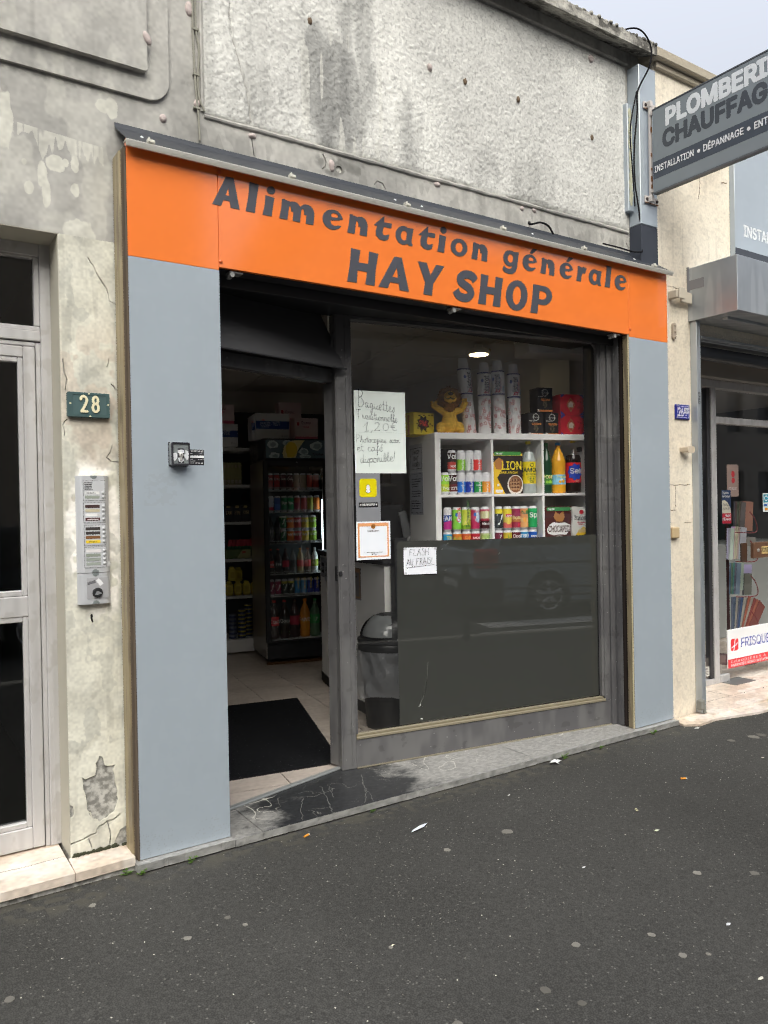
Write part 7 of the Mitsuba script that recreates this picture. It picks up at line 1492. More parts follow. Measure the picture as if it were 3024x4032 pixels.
fd = part(fg, 'door_frame', join(bx(-0.012, 0.030, -0.004, 0.026, 0.190, 1.768, 0.005), bx(0.520, 0.568, -0.004, 0.026, 0.190, 1.768, 0.005), bx(0.0305, 0.5195, -0.004, 0.026, 1.715, 1.768, 0.004), bx(0.0305, 0.5195, -0.004, 0.026, 0.190, 0.205, 0.003)), 'satin', BK, fr=FR)
part(fg, 'lock', mv(lathe([(0.008, 0), (0.007, 0.004), (0, 0.005)], 12), 0.283, -0.004, 1.748, 90, (0.78, 0, 0)), 'metal', C(150, 150, 150, 0.8), fr=FR)
part(fg, 'door_glass', tri((np.array([[0.03, 0.012, 0.205], [0.52, 0.012, 0.205], [0.52, 0.012, 1.716], [0.03, 0.012, 1.716]]), np.array([[0, 1, 2], [0, 2, 3]]))), 'pane', fr=FR, smooth=None)
FS = [1.512, 1.316, 1.045, 0.776, 0.584, 0.206]
for z in FS[:-1]:
    k = part(fg, 'wire_shelf', join(bx(0.016, 0.552, 0.05, 0.53, z - 0.006, z, 0.001)), 'satin', (0.42, 0.43, 0.43), fr=FR)
    part(k, 'front_rail', join(tube([(0.035, 0.05, z), (0.036, 0.047, z + 0.018), (0.50, 0.047, z + 0.018), (0.501, 0.05, z)], 0.003, 6)), 'satin', (0.45, 0.46, 0.46), fr=FR)
led = mv(bx(0.515, 0.524, 0.05, 0.058, 0.78, 1.42), 0, 0, 0)
scene[f'{fg}__light_strip'] = mikit.ply((FR(led.vertices), led.faces), 'matte', color=np.tile([0.7, 0.75, 0.75], (8, 1)), emitter={'type': 'area', 'radiance': {'type': 'rgb', 'value': [0.34, 0.42, 0.44]}})
part(fg, 'light_tube_cover', bx(0.5245, 0.535, 0.045, 0.06, 0.25, 1.70), 'satin', (0.6, 0.6, 0.6), fr=FR)
def fcan(label, s, zi, h, bands, words=(), dz=0.0, r=0.0315, group=None, d=0.105):
    return can(label, s, d, FS[zi] + 0.001 + dz, h, r, bands, words, FR, group=group, top=(0.6, 0.6, 0.63))
NTH = ['first', 'second', 'third', 'fourth', 'fifth', 'sixth', 'seventh', 'eighth']
row1 = [(0.48, 0.038, 0.045), (0.51, 0.038, 0.045), (0.135, 0.018, 0.03), (0.09, 0.018, 0.024), (0.45, 0.345, 0.255), (0.405, 0.315, 0.21), (0.51, 0.06, 0.038), (0.51, 0.068, 0.045)]
for i, c in enumerate(row1):
    fcan(f'{["red", "red", "dark", "dark", "tan", "tan", "red", "red"][i]} cola can, {NTH[i]} from the left on the top fridge shelf', 0.066 + i * 0.0595, 0, 0.146, [(1, c)], [('Cola', 0.020, 0.085, (0.75, 0.675, 0.645), False)] if i < 4 else (), r=0.0265)
row2 = [([(0.3, (0.54, 0.03, 0.09)), (0.7, (0.6, 0.6, 0.69))], 'white and red'), ([(0.5, (0.075, 0.18, 0.54)), (0.5, (0.045, 0.105, 0.375))], 'blue'), ([(1, (0.018, 0.21, 0.075))], 'dark green'), ([(1, (0.018, 0.285, 0.09))], 'green'), ([(0.6, (0.375, 0.022, 0.075)), (0.4, (0.45, 0.075, 0.06))], 'maroon'), ([(1, (0.45, 0.053, 0.06))], 'red'), ([(1, (0.45, 0.465, 0.06))], 'yellow-green'), ([(1, (0.675, 0.195, 0.03))], 'orange')]
for i, (bd, nm) in enumerate(row2):
    fcan(f'{nm} soda can, {NTH[i]} from the left on the second fridge shelf', 0.068 + i * 0.0595, 1, 0.142, bd, [('Spr', 0.024, 0.07, (0.75, 0.78, 0.75), False)] if i in (2, 3) else (), r=0.0265)
fan = [((0.75, 0.195, 0.022), 'orange'), ((0.54, 0.03, 0.045), 'red'), ((0.78, 0.6, 0.03), 'yellow'), ((0.36, 0.63, 0.045), 'lime green')]
for lvl in (0, 1):
    for i, (c, nm) in enumerate(fan):
        fcan(f'{nm} fruit soda can in the {["lower", "upper"][lvl]} layer, third fridge shelf', 0.240 + i * 0.068, 2, 0.118, [(0.15, c), (0.5, tuple(0.9 * x for x in c)), (0.35, c)], [('FANTA', 0.022, 0.062, (0.78, 0.78, 0.78), False)], dz=lvl * 0.119, r=0.0325)
    fcan(f'dark green lemon soda can at left, {["lower", "upper"][lvl]} layer, third fridge shelf', 0.172, 2, 0.118, [(1, (0.018, 0.128, 0.053))], [('7', 0.05, 0.045, (0.75, 0.78, 0.75), False)], dz=lvl * 0.119, r=0.0325)
for i in range(2):
    bottle(f'small black soda bottle, {NTH[i]} from the left on the third fridge shelf', 0.062 + i * 0.062, 0.10, FS[2] + 0.001, 0.235, 0.029, (0.018, 0.018, 0.021), (0.045, 0.045, 0.045), (0.09, 0.14, (0.045, 0.045, 0.053)), fr=FR)
row4 = [('cola bottle with a red cap and label', (0.03, 0.017, 0.015), (0.63, 0.075, 0.045), (0.63, 0.045, 0.045)), ('cola bottle with a red cap and black label', (0.03, 0.017, 0.015), (0.63, 0.075, 0.045), (0.03, 0.03, 0.03)), ('cola bottle with a dark red label', (0.045, 0.015, 0.018), (0.075, 0.03, 0.03), (0.54, 0.022, 0.06)), ('clear lemon soda bottle', (0.18, 0.195, 0.195), (0.075, 0.075, 0.075), (0.075, 0.083, 0.083)), ('amber tonic bottle with an orange cap', (0.48, 0.345, 0.15), (0.75, 0.24, 0.045), (0.675, 0.09, 0.075)), ('dark tonic bottle with a red label', (0.12, 0.075, 0.045), (0.45, 0.075, 0.045), (0.66, 0.075, 0.075)), ('pale lemonade bottle with a green label', (0.75, 0.78, 0.75), (0.75, 0.75, 0.72), (0.3, 0.39, 0.03))]
for i, (nm, liq, cpc, lbc) in enumerate(row4):
    bottle(f'small {nm} on the fourth fridge shelf', 0.060 + i * 0.0665, 0.11, FS[3] + 0.001, 0.218, 0.0300, liq, cpc, (0.055, 0.115, lbc), [('Cola', 0.018, 0.075, (0.78, 0.75, 0.72))] if i < 2 else (), FR)
row5 = [((0.24, 0.018, 0.075), 'maroon', '7'), ((0.255, 0.018, 0.068), 'cherry red', '7'), ((0.021, 0.033, 0.024), 'black', '7'), ((0.027, 0.039, 0.027), 'black', '7'), ((0.045, 0.255, 0.495), 'light blue', ''), ((0.045, 0.225, 0.48), 'light blue', ''), ((0.03, 0.053, 0.33), 'navy', ''), ((0.03, 0.045, 0.36), 'navy', '')]
for i, (c, nm, t) in enumerate(row5):
    fcan(f'{nm} soda can, {NTH[i]} from the left on the fifth fridge shelf', 0.062 + i * 0.0585, 4, 0.142, [(0.82, c), (0.18, (0.51, 0.45, 0.06) if i in (2, 3) else c)], [('7', 0.055, 0.045, (0.78, 0.78, 0.75), False)] if t else [('ORANGINA', 0.014, 0.05, (0.675, 0.495, 0.075), True)], r=0.0262)
for i, (nm, liq, cpc, lbc, t) in enumerate((('large cola bottle with a red label', (0.024, 0.013, 0.012), (0.63, 0.06, 0.045), (0.63, 0.038, 0.053), 'Coca'), ('large cola bottle with a black label', (0.024, 0.013, 0.012), (0.6, 0.06, 0.06), (0.024, 0.024, 0.024), 'Coca'), ('large cherry cola bottle', (0.027, 0.012, 0.013), (0.06, 0.018, 0.021), (0.3, 0.015, 0.038), ''), ('large orange soda bottle', (0.6, 0.24, 0.022), (0.69, 0.24, 0.03), (0.63, 0.255, 0.03), 'FANTA'), ('large clear lemon soda bottle with a green cap', (0.075, 0.15, 0.09), (0.03, 0.33, 0.075), (0.03, 0.24, 0.06), '7'))):
    bottle(f'{nm} at the bottom of the fridge', 0.082 + i * 0.093, 0.12, FS[5] + 0.001, 0.335, 0.044, liq, cpc, (0.115, 0.195, lbc), [(t, 0.03, 0.14, (0.78, 0.78, 0.75))] if t else (), FR)
# packs on the fridge
roll('white and blue paper towel pack on top of the fridge', 0.235, 0.535, -0.42, 1.962, 2.195)
roll('second white and blue paper towel pack half hidden behind the one on the fridge', 0.205, 0.235, -0.38, 1.962, 2.175)
tissue('pink tissue pack on top of the fridge at the right', 0.585, 0.800, -0.42, 1.962, 2.160)
tissue('pink tissue pack standing behind the others on top of the fridge', 0.49, 0.70, -0.22, 1.962, 2.325)
# goods to the right of the fridge
for zi, items in ((1, [('brown', (0.21, 0.15, 0.09), 0.18)]), (2, [('dark', (0.075, 0.053, 0.045), 0.17), ('brown', (0.165, 0.112, 0.075), 0.2)]), (3, [('dark', (0.075, 0.06, 0.06), 0.2)]), (4, [('brown', (0.15, 0.105, 0.075), 0.16)])):
    for n_i in range(9):
        nm, c, h = items[n_i % len(items)]
        cc = tuple(v * random.Random(zi * 20 + n_i).uniform(0.6, 1.5) for v in c)
        gb('grocery_packet', f'dim grocery packet, {ORD[n_i]} beside the fridge on the {ORD[zi]} shelf', 'packet', 0.66 + n_i * 0.115, 0.66 + n_i * 0.115 + 0.10, zi, h * random.Random(n_i * 7 + zi).uniform(0.85, 1.1), cc, prints=[(sbox(0.012, 0.04, 0.088, 0.10), tuple(min(0.5, v * 2.2) for v in cc))], group='dim grocery packets on the shelves to the right of the fridge')

# ------------------------------------------------------------------ the counter and what stands on it
cq = thing('shop_counter', 'white panelled counter with a dark top and plinth to the right of the doorway', 'counter')
cpoly = Polygon([(2.924, 2.322), (2.905, 2.27), (2.773, 1.83), (2.675, 1.38), (2.655, 1.20), (2.66, 1.02), (3.15, 1.02), (3.15, 2.322)])
part(cq, 'panel', slab(cpoly, 0.07, 0.915), 'satin', (0.70, 0.70, 0.69), smooth=20)
part(cq, 'plinth', slab(cpoly.buffer(0.006), 0.0, 0.0695), 'matte', (0.045, 0.042, 0.04), smooth=20)
part(cq, 'top', slab(cpoly.buffer(0.02), 0.986, 0.034), 'satin', (0.03, 0.03, 0.033), smooth=20)
CA = math.degrees(math.atan2(1.38 - 1.83, 2.675 - 2.773))
def on_counter(s0, s1, z0, z1, base=(2.924, 2.322)):
    return Fr(base[0], base[1], CA)
CF = Fr(2.905, 2.27, -106.7)
nt1 = thing('counter_notice', 'small black and white notice on the counter front', 'notice')
part(nt1, 'sheet', plate(sbox(-0.01, 0.815, 0.115, 0.965), -0.0015, 0.001), 'matte', C(170, 174, 184, 0.7), fr=CF, smooth=None)
part(nt1, 'print', plate(sbox(0.012, 0.85, 0.095, 0.925).difference(sbox(0.02, 0.872, 0.085, 0.90)), -0.002, 0.0004), 'matte', (0.05, 0.05, 0.06), fr=CF, smooth=None)
nt2 = thing('counter_notice', 'white notice refusing credit taped on the counter front', 'notice')
part(nt2, 'sheet', plate(sbox(0.12, 0.79, 0.30, 0.965), -0.0017, 0.001), 'matte', C(196, 200, 210, 0.7), fr=CF, smooth=None)
part(nt2, 'lettering', join(text('LA MAISON', 0.026, 0.13, 0.915, -0.0018, True, fit=0.15), text('NE FAIT', 0.026, 0.14, 0.87, -0.0018, True, fit=0.11), text('PAS CRÉDIT', 0.026, 0.13, 0.825, -0.0018, True, fit=0.16)), 'matte', (0.03, 0.03, 0.04), fr=CF, smooth=None)
CF2 = Fr(2.675, 1.38, -96.3)
nt3 = thing('counter_notice', 'printed code sheet in a clear sleeve hanging on the counter front behind the window', 'notice')
part(nt3, 'sheet', plate(sbox(-0.13, 0.735, 0.075, 0.945), -0.003, 0.001), 'matte', C(150, 146, 148, 0.62), fr=CF2, smooth=None)
part(nt3, 'border', plate(sbox(-0.12, 0.745, 0.065, 0.94).difference(sbox(-0.11, 0.755, 0.055, 0.915)), -0.0035, 0.0004), 'matte', (0.34, 0.20, 0.11), fr=CF2, smooth=None)
part(nt3, 'badge', join(plate(ell(-0.02, 0.916, 0.02, 0.014), -0.004, 0.0004), plate(sbox(-0.06, 0.883, 0.02, 0.888), -0.004, 0.0004), plate(sbox(-0.05, 0.765, 0.0, 0.772), -0.004, 0.0004)), 'matte', (0.10, 0.06, 0.04), fr=CF2, smooth=None)
cm = thing('till_monitor', 'black till monitor and stand on the counter behind the window papers', 'monitor')
MF = Fr(2.80, 1.28, -28)
part(cm, 'screen', bx(-0.20, 0.16, 0.0, 0.03, 1.12, 1.36, 0.004), 'satin', (0.012, 0.013, 0.016), fr=MF)
part(cm, 'stand', join(bx(-0.04, 0.02, 0.03, 0.06, 1.03, 1.20, 0.004), bx(-0.12, 0.10, -0.04, 0.12, 1.0205, 1.032, 0.004)), 'satin', (0.015, 0.015, 0.018), fr=MF)
pt = thing('card_terminal', 'grey card terminal arm leaning on the counter behind the window', 'card terminal')
part(pt, 'body', mv(bx(-0.03, 0.03, 0, 0.02, 0, 0.18, 0.006), 2.93, 1.13, 1.14, -14, (0, 1, 0)), 'satin', (0.19, 0.20, 0.21))
part(pt, 'arm', tube(spline([(2.90, 1.15, 1.022), (2.90, 1.12, 1.10), (2.93, 1.10, 1.15), (3.0, 1.08, 1.165)]), 0.009, 8), 'satin', (0.36, 0.37, 0.37))
cpost = thing('counter_post', 'tall dark post at the end of the counter behind the window', 'post')
part(cpost, 'post', bx(2.70, 2.80, 0.955, 1.010, 0.0, 1.15, 0.004), 'satin', (0.022, 0.024, 0.028))

# ------------------------------------------------------------------ the bin
bn = thing('swing_bin', 'black swing-lid rubbish bin with a clear liner behind the window', 'bin')
BF = Fr(2.655, 0.95, -30)
def ov(m): 
    v = np.array(tri(m).vertices) * [1, 0.85, 1]
    return trimesh.Trimesh(v, m.faces, process=False)
part(bn, 'body', ov(lathe([(0.155, 0.0), (0.16, 0.01), (0.185, 0.47), (0.19, 0.475)], 32)), 'satin', (0.013, 0.014, 0.016), fr=BF)
part(bn, 'rim', ov(lathe([(0.188, 0.468), (0.206, 0.475), (0.208, 0.505), (0.200, 0.518), (0.208, 0.522), (0.206, 0.545), (0.19, 0.55)], 36, cap=False)), 'satin', (0.016, 0.017, 0.019), fr=BF)
part(bn, 'dome', ov(lathe([(0.195, 0.54)] + [(0.192 * math.cos(t) ** 0.8, 0.545 + 0.15 * math.sin(t)) for t in lin(0.05, 1.5, 14)] + [(0.001, 0.695)], 36, cap=False)), 'satin', (0.015, 0.016, 0.018), fr=BF)
th = lin(-0.75, 0.75, 14); ph = lin(0.10, 1.05, 9)
fv = np.array([[-(0.200) * math.cos(p) * math.cos(t) * 0.995, 0.168 * math.cos(p) * math.sin(t), 0.552 + 0.155 * math.sin(p)] for t in th for p in ph])
ff = []
for i in range(13):
    for j in range(8):
        a = i * 9 + j; ff += [[a, a + 10, a + 9], [a, a + 1, a + 10]]
part(bn, 'flap', trimesh.Trimesh(fv, np.array(ff), process=False), 'gloss', (0.20, 0.21, 0.215), fr=Fr(2.655, 0.95, 20), label='shiny grey swing flap of the bin')
part(bn, 'pin', mv(trimesh.creation.icosphere(1, 0.006), 2.595, 0.782, 0.553), 'satin', (0.6, 0.6, 0.6))
xs = np.linspace(0, 2 * math.pi, 97)[:-1]; zs_ = lin(0.20, 0.475, 22)
A_, Z_ = np.meshgrid(xs, zs_)
t_ = (0.475 - Z_) / 0.275
q_ = np.stack([np.cos(A_) * 2.2, np.sin(A_) * 2.2, Z_ * 6.0], -1)
r_b = 0.200 + 0.040 * t_ ** 0.7 * meshkit.fbm(q_ * 0.8, 2, 5) + 0.030 * (meshkit.noise(q_ * 2.6 + np.stack([A_ * 0, A_ * 0, A_], -1), 7) - 0.3)
Z2_ = Z_ + np.where(Z_ < zs_[0] + 1e-6, 0.02 * np.sin(3 * A_ + 1), 0)
lv = np.stack([r_b * np.cos(A_), 0.85 * r_b * np.sin(A_), Z2_], -1).reshape(-1, 3)
lf_ = []
for k_ in range(21):
    for i in range(96):
        j = (i + 1) % 96
        lf_ += [[k_ * 96 + i, k_ * 96 + j, (k_ + 1) * 96 + j], [k_ * 96 + i, (k_ + 1) * 96 + j, (k_ + 1) * 96 + i]]
part(bn, 'liner', trimesh.Trimesh(np.array(lv), np.array(lf_), process=False), 'bag_film', fr=BF, smooth=None, label='clear crumpled plastic liner hanging over the bin')

# ------------------------------------------------------------------ litter, gum and weeds on the pavement
rg = random.Random(17)
def gz(x, y): return float(pave_z(np.array([x]), np.array([y]))[0])
def lump(n, r, seed, sx=1.0):
    q = random.Random(seed)
    return P([(sx * r * q.uniform(0.72, 1.12) * math.cos(2 * math.pi * i / n), r * q.uniform(0.72, 1.12) * math.sin(2 * math.pi * i / n)) for i in range(n)]).buffer(r * 0.12)
GUM = [(2.232, -0.539, 0.022), (1.916, -0.528, 0.014), (2.58, -1.21, 0.015), (2.755, -1.334, 0.016), (2.095, -1.375, 0.012), (1.849, -1.277, 0.013), (2.152, -1.543, 0.008), (1.603, -1.383, 0.016), (1.648, -1.483, 0.013), (1.301, -1.354, 0.015), (2.08, -1.502, 0.013), (4.115, -0.383, 0.02), (4.286, -0.417, 0.03), (0.987, -0.501, 0.011), (1.019, -0.576, 0.009), (0.831, -0.544, 0.012), (0.303, -0.553, 0.014), (0.623, -0.158, 0.012), (4.36, -0.42, 0.028), (1.35, -0.958, 0.008)]
RANK = ['', 'second ', 'third ', 'fourth ', 'fifth ', 'sixth ', 'seventh ', 'eighth ', 'ninth ', 'tenth ', 'eleventh ', 'twelfth ', 'thirteenth ', 'fourteenth ', 'fifteenth ', 'sixteenth ', 'seventeenth ', 'eighteenth ', 'nineteenth ', 'twentieth ']
for i, (x, y, r) in enumerate(GUM):
    c = rg.uniform(0.10, 0.22)
    k = thing('gum_spot', f'flattened pale spot of chewing gum, {RANK[sorted(GUM, key=lambda g: -g[1]).index((x, y, r))]}nearest the sill', 'chewing gum', 'chewing gum spots on the pavement')
    g = affinity.translate(lump(10, r, i), x, y)
    add(f'{k}__lump', slab(g, gz(x, y) - 0.001, 0.0025), 'matte', (c, c * 0.95, c * 0.86), smooth=None)
    scene[k] = scene.pop(f'{k}__lump')
def crumple(pts, x, y, h, seed):
    q = random.Random(seed)
    v = [[x + a, y + c, gz(x, y) + 0.002 + q.uniform(0, h)] for a, c in pts]
    cx = np.mean(v, axis=0); cx[2] += h
    v = np.array(v + [list(cx)]); n = len(pts)
    return trimesh.Trimesh(v, np.array([[i, (i + 1) % n, n] for i in range(n)]), process=False)
solo('paper_scrap', crumple([(-0.05, -0.012), (-0.02, -0.016), (0.012, -0.008), (0.03, 0.004), (0.06, 0.022), (0.045, 0.02), (0.02, 0.016), (0.0, 0.008), (-0.03, 0.006)], 1.936, -0.31, 0.008, 1), 'matte', 'torn pale blue-white paper scrap on the pavement in front of the doorway', 'paper scrap', (0.62, 0.66, 0.70), smooth=None)
solo('paper_scrap', crumple([(-0.035, -0.012), (-0.01, -0.014), (0.008, -0.03), (0.014, -0.008), (0.04, -0.012), (0.03, 0.008), (0.008, 0.014), (0.002, 0.032), (-0.012, 0.012), (-0.03, 0.008)], 3.003, -0.07, 0.014, 2), 'matte', 'crumpled white tissue at the foot of the sill below the window', 'paper scrap', (0.68, 0.69, 0.70), smooth=None)
for x, y, a, lb in ((1.502, -0.10, 20, 'orange cigarette butt below the left end of the doorway sill'), (3.366, -0.596, -35, 'yellow cigarette butt on the pavement at the right')):
    k = thing('cigarette_butt', lb, 'cigarette butt')
    c, s = math.cos(math.radians(a)), math.sin(math.radians(a))
    z = gz(x, y) + 0.0045
    add(f'{k}__filter', tube([(x - 0.014 * c, y - 0.014 * s, z), (x + 0.012 * c, y + 0.012 * s, z)], 0.0042, 8), 'matte', (0.72, 0.30, 0.05))
    add(f'{k}__tip', tube([(x + 0.012 * c, y + 0.012 * s, z), (x + 0.018 * c, y + 0.018 * s, z)], 0.0041, 8), 'matte', (0.55, 0.5, 0.42))
BITS = [(2.505, -0.257, (0.62, 0.62, 0.6), 0.008), (2.759, -0.896, (0.52, 0.55, 0.42), 0.013), (2.857, -0.715, (0.45, 0.42, 0.28), 0.010), (2.354, -1.481, (0.55, 0.56, 0.58), 0.012), (2.259, -0.941, (0.5, 0.5, 0.5), 0.010), (3.984, -0.65, (0.62, 0.58, 0.5), 0.012), (2.169, -1.704, (0.6, 0.58, 0.5), 0.011), (4.16, -0.13, (0.6, 0.6, 0.58), 0.02), (1.36, -0.955, (0.62, 0.60, 0.46), 0.007), (2.87, -0.70, (0.5, 0.46, 0.3), 0.008)]
for i, (x, y, c, r) in enumerate(BITS):
    k = thing('litter_bit', f'tiny pale bit of litter on the pavement, {RANK[sorted(BITS, key=lambda g: -g[1]).index((x, y, c, r))]}nearest the sill', 'litter', 'tiny bits of litter on the pavement')
    scene[k] = mikit.ply(crumple([(r * math.cos(t) * (1 + 0.4 * math.sin(3 * t + i)), 0.5 * r * math.sin(t)) for t in np.linspace(0, 2 * math.pi, 8)[:-1]], x, y, 0.003, i), 'matte', color=np.tile(c, (8, 1)))
# loose grit, too small and too many to count
gv, gf = [], []
for i in range(800):
    x, y = rg.uniform(0.0, 4.6), -abs(rg.gauss(0, 1)) * 1.1 - 0.03
    if y < -2.7: continue
    r = rg.uniform(0.0012, 0.0032); z = gz(x, y) + r * 0.3; n0 = len(gv)
    gv += [[x - r, y, z], [x + r, y - r * 0.6, z], [x, y + r, z], [x, y, z + r]]
    gf += [[n0, n0 + 1, n0 + 3], [n0 + 1, n0 + 2, n0 + 3], [n0 + 2, n0, n0 + 3]]
add('grit', trimesh.Trimesh(np.array(gv), np.array(gf), process=False), 'matte', (0.26, 0.25, 0.22), smooth=None)
labels['grit'] = {'label': 'pale loose grit scattered over the pavement', 'category': 'grit', 'kind': 'stuff'}
WEEDS = [(1.022, -0.050, 0.022, 'small green weed below the foot of the left pilaster'), (0.830, -0.040, 0.020, 'clover-like weed at the left corner of the shop sill'), (0.780, -0.010, 0.022, 'clover-like weed between the door step and the shop sill'), (0.850, 0.06, 0.016, 'weed growing in the gap between pier and shop front'), (3.847, -0.055, 0.030, 'green weed below the right pilaster'), (3.383, -0.055, 0.018, 'tiny weed under the sill at the middle of the window'), (3.095, -0.052, 0.026, 'low green weed under the sill beside the tissue'), (1.864, -0.052, 0.014, 'tiny weed under the sill in front of the doorway')]
for i, (x, y, r, lb) in enumerate(WEEDS):
    k = thing('weed', lb, 'weed')
    q = random.Random(i + 5); stems, leaves = [], []
    z0 = gz(x, y)
    for j in range(9):
        a = q.uniform(0, 2 * math.pi); rr = r * q.uniform(0.3, 1.1); hh = r * q.uniform(0.25, 1.0)
        tip = np.array([x + rr * math.cos(a), y + 0.5 * rr * math.sin(a) - 0.004, z0 + hh])
        stems.append(tube([(x, y, z0), ((x + tip[0]) / 2, (y + tip[1]) / 2, z0 + hh * 0.7), tip], 0.0009, 4))
        for b_ in range(3):
            t = b_ * 2.1 + a; l = r * 0.34
            d1 = np.array([math.cos(t), math.sin(t), 0.25]) * l; d2 = np.array([-math.sin(t), math.cos(t), 0.1]) * l * 0.42
            leaves.append(trimesh.Trimesh(np.array([tip, tip + d1 * 0.5 + d2, tip + d1, tip + d1 * 0.5 - d2]), np.array([[0, 1, 2], [0, 2, 3]]), process=False))
    add(f'{k}__stems', join(*stems), 'matte', (0.06, 0.10, 0.03))
    add(f'{k}__leaves', join(*leaves), 'matte', (0.085, 0.17, 0.025), smooth=None)

# ------------------------------------------------------------------ across the street: what the glass mirrors
rl = thing('street_railing', 'dark street railing at the kerb behind the viewer', 'railing')
DK = (0.03, 0.032, 0.034)
RF = Fr(4.31, -3.45, 6)
for s in (-3.1, -1.55, 0.0, 1.55, 3.1, 4.65):
    part(rl, 'post', bx(s - 0.035, s + 0.035, -0.03, 0.03, -0.14, 0.72, 0.006), 'satin', DK, fr=RF)
for z in (0.70, 0.43, 0.34, 0.25):
    part(rl, 'rail', bx(-3.1, 4.65, -0.012, 0.012, z - 0.012, z + 0.012, 0.003), 'satin', DK, fr=RF)

def car(label, x0, y0, col, L=4.0, H=1.45, dark=(0.02, 0.022, 0.024)):
    """A parked hatchback, its rear at x0 and its near side at y0 (towards +y)."""
    k = thing('parked_car', label, 'car')
    f = Fr(x0, y0, 0, -0.235)
    prof = [(0.02, 0.42), (0.0, 0.60), (0.06, 0.92), (0.22, 1.02), (0.42, 1.34), (0.62, 1.43), (1.30, 1.45), (2.10, 1.38), (2.85, 0.98), (3.75, 0.82), (3.96, 0.62), (3.98, 0.36), (3.80, 0.26), (3.48, 0.26)]
    prof = [(a * L / 4.0, z * H / 1.45) for a, z in prof]
    def arch_(cx): return [(cx + 0.36 * math.cos(t), 0.30 + 0.36 * math.sin(t)) for t in np.linspace(0.1, math.pi - 0.1, 9)]
    low = [(L * 0.87, 0.24)] + arch_(L * 0.79) + [(L * 0.69, 0.22), (L * 0.36, 0.22)] + arch_(L * 0.272) + [(L * 0.18, 0.24), (L * 0.06, 0.28)]
    g = Polygon(prof[:-1] + low).buffer(0)
    W = 1.66
    st = []
    for dlt, inset in ((0.0, 0.05), (0.05, 0.0), (W - 0.05, 0.0), (W, 0.05)):
        pass
    body = plate(g, -W, W)
    v = np.array(body.vertices); 
    zz = np.clip((v[:, 2] - 0.85) / 0.6, 0, 1); v[:, 1] = -W / 2 + (v[:, 1] + W / 2) * (1 - 0.16 * zz)
    add(f'{k}__body', trimesh.Trimesh(v, body.faces, process=False), 'gloss', col, fr=f, smooth=30)
    win = Polygon([(0.36, 1.02), (0.50, 1.30), (0.68, 1.37), (1.30, 1.39), (2.05, 1.33), (2.62, 1.02)])
    win = affinity.scale(win, L / 4.0, H / 1.45, origin=(0, 0))
    wv = plate(win.difference(sbox(1.42, 0.9, 1.50, 1.5)), -0.01, 0.012)
    v = np.array(wv.vertices); zz = np.clip((v[:, 2] - 0.85) / 0.6, 0, 1); v[:, 1] = v[:, 1] - 0.16 * W / 2 * zz + 0.012
    add(f'{k}__side_window', trimesh.Trimesh(v, wv.faces, process=False), 'gloss', dark, fr=f, smooth=None)
    add(f'{k}__bumper', join(bx(-0.05, 0.42, -W - 0.01, 0.012, 0.26, 0.60, 0.03)), 'satin', (0.03, 0.03, 0.033), fr=f)
    add(f'{k}__rear_window', tri((np.array([[0.10, -1.45, 1.0], [0.10, -0.20, 1.0], [0.43, -0.30, 1.37], [0.43, -1.36, 1.37]]), np.array([[0, 1, 2], [0, 2, 3]]))), 'gloss', dark, fr=f, smooth=None)
    add(f'{k}__tail_light', join(bx(0.0, 0.34, -0.12, 0.014, 0.70, 0.98, 0.03)), 'gloss', (0.55, 0.03, 0.03), fr=f)
    add(f'{k}__number_plate', bx(-0.058, -0.05, -1.08, -0.56, 0.42, 0.53), 'satin', (0.6, 0.6, 0.6), fr=f)
    for cx in (L * 0.272, L * 0.79):
        w = fresh(f'{k}__wheel')
        tyre = mv(lathe([(0.20, 0), (0.29, 0.0), (0.31, 0.03), (0.31, 0.16), (0.29, 0.19), (0.20, 0.19)], 32, cap=False), 0, 0, 0, 90, (1, 0, 0))
        add(w, mv(tyre, cx, 0.01, 0.31), 'matte', (0.018, 0.018, 0.019), fr=f)
        sp = [bx(-0.03, 0.03, -0.012, 0.008, 0.03, 0.195, 0.004)]
        rim = join(mv(lathe([(0.185, 0), (0.205, -0.01), (0.205, 0.03), (0.185, 0.02)], 32, cap=False), 0, 0, 0, 90, (1, 0, 0)), *[mv(sp[0], 0, 0, 0, q * 72, (0, 1, 0)) for q in range(5)], mv(lathe([(0.04, -0.015), (0.04, 0.02), (0, 0.022)], 14), 0, 0, 0, 90, (1, 0, 0)))
        add(f'{w}__rim' if w.count('__') < 2 else w, mv(rim, cx, 0.015, 0.31), 'metal', (0.62, 0.62, 0.63), fr=f)
    return k
car('silver-blue hatchback parked across the street', 5.28, -5.40, (0.26, 0.31, 0.36))
car('dark hatchback parked further left across the street', 0.4, -5.55, (0.05, 0.055, 0.06))
vk = thing('green_van', 'dark green van parked across the street to the right', 'van')
VF = Fr(10.2, -5.5, 0, -0.235)
vp = Polygon([(0.0, 0.35), (0.0, 1.85), (0.12, 2.0), (3.1, 2.02), (3.7, 1.9), (4.3, 1.25), (5.0, 1.05), (5.1, 0.4), (4.8, 0.3), (0.2, 0.3)])
add(f'{vk}__body', plate(vp, -1.8, 1.8), 'gloss', (0.012, 0.055, 0.042), fr=VF, smooth=30)
add(f'{vk}__side_window', plate(P([(3.2, 1.2), (3.25, 1.75), (3.65, 1.75), (4.1, 1.22)]), -0.006, 0.012), 'gloss', (0.02, 0.022, 0.024), fr=VF.sub(0, 0.002), smooth=None)
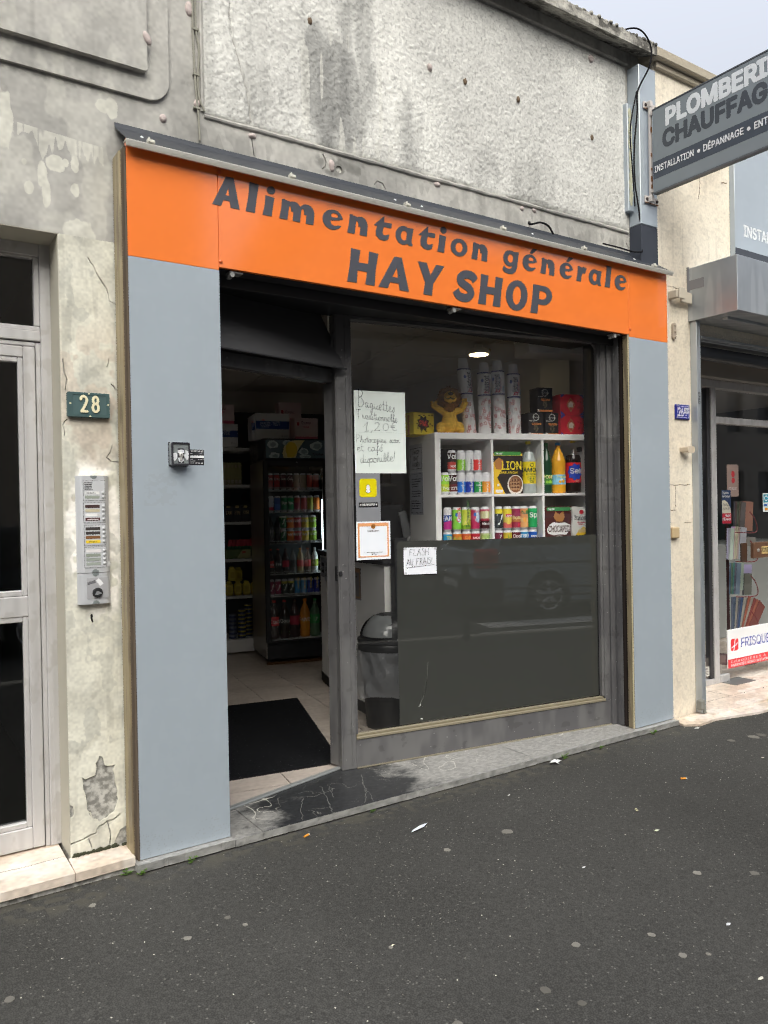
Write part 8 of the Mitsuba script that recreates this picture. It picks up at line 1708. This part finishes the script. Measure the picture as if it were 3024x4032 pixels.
for cx in (0.95, 4.1):
    add(fresh(f'{vk}__wheel'), mv(lathe([(0.001, 0.02), (0.20, 0.02), (0.21, 0.0), (0.31, 0.0), (0.32, 0.03), (0.32, 0.18)], 28, cap=False), cx, 0.012, 0.32, 90, (1, 0, 0)), 'matte', (0.02, 0.02, 0.021), fr=VF)
# houses across the street
rh = random.Random(4)
x = -26.0
i = 0
HC = [(0.34, 0.31, 0.27), (0.20, 0.17, 0.15), (0.42, 0.40, 0.36), (0.30, 0.28, 0.25), (0.38, 0.33, 0.26), (0.20, 0.19, 0.18)]
HN = ['beige', 'brown', 'pale', 'grey', 'sandy', 'dark grey']
SKY = [(7.0, 6.4), (6.0, 7.8), (8.0, 5.6), (7.0, 8.2), (2.2, 6.9), (1.6, 9.0), (3.4, 5.2), (7.5, 7.9), (6.0, 6.9), (6.5, 8.6), (7.5, 5.8), (7.0, 7.4)]
while x < 44:
    w, h = SKY[i % len(SKY)]; c = HC[i % 6]
    k = thing('street_house', f'{HN[i % 6]} house across the street, {["first", "second", "third", "fourth", "fifth", "sixth", "seventh", "eighth", "ninth", "tenth", "eleventh", "twelfth", "thirteenth", "fourteenth"][min(i, 13)]} from the left end', 'house')
    yf = -12.2
    ops = [sbox(x + a - 0.5, z, x + a + 0.5, z + 1.4) for z in np.arange(1.0, h - 1.8, 2.8) for a in np.arange(1.2, w - 0.9, 1.9)]
    wall = sbox(x, -0.3, x + w, h).difference(unary_union(ops)) if ops else sbox(x, -0.3, x + w, h)
    m = plate(wall, 0, 0.3); v = np.array(m.vertices); v[:, 1] = yf - v[:, 1]
    add(f'{k}__wall', trimesh.Trimesh(v, m.faces[:, ::-1], process=False), 'matte', c, smooth=None)
    add(f'{k}__roof', tri((np.array([[x, yf + 0.25, h], [x + w, yf + 0.25, h], [x + w, yf - 4, h + 2.0], [x, yf - 4, h + 2.0], [x, yf - 8, h], [x + w, yf - 8, h]]), np.array([[0, 1, 2], [0, 2, 3], [3, 2, 5], [3, 5, 4]]))), 'matte', (0.10, 0.055, 0.045), smooth=None)
    for o in ops:
        a, z, b2, z2 = o.bounds
        wk = fresh(f'{k}__window')
        add(wk, bx(a, b2, yf - 0.16, yf - 0.15, z, z2), 'gloss', (0.03, 0.035, 0.04), smooth=None)
    add(f'{k}__body', bx(x + 0.05, x + w - 0.05, yf - 8, yf - 0.4, -0.3, h - 0.1), 'matte', c, smooth=None)
    x += w; i += 1
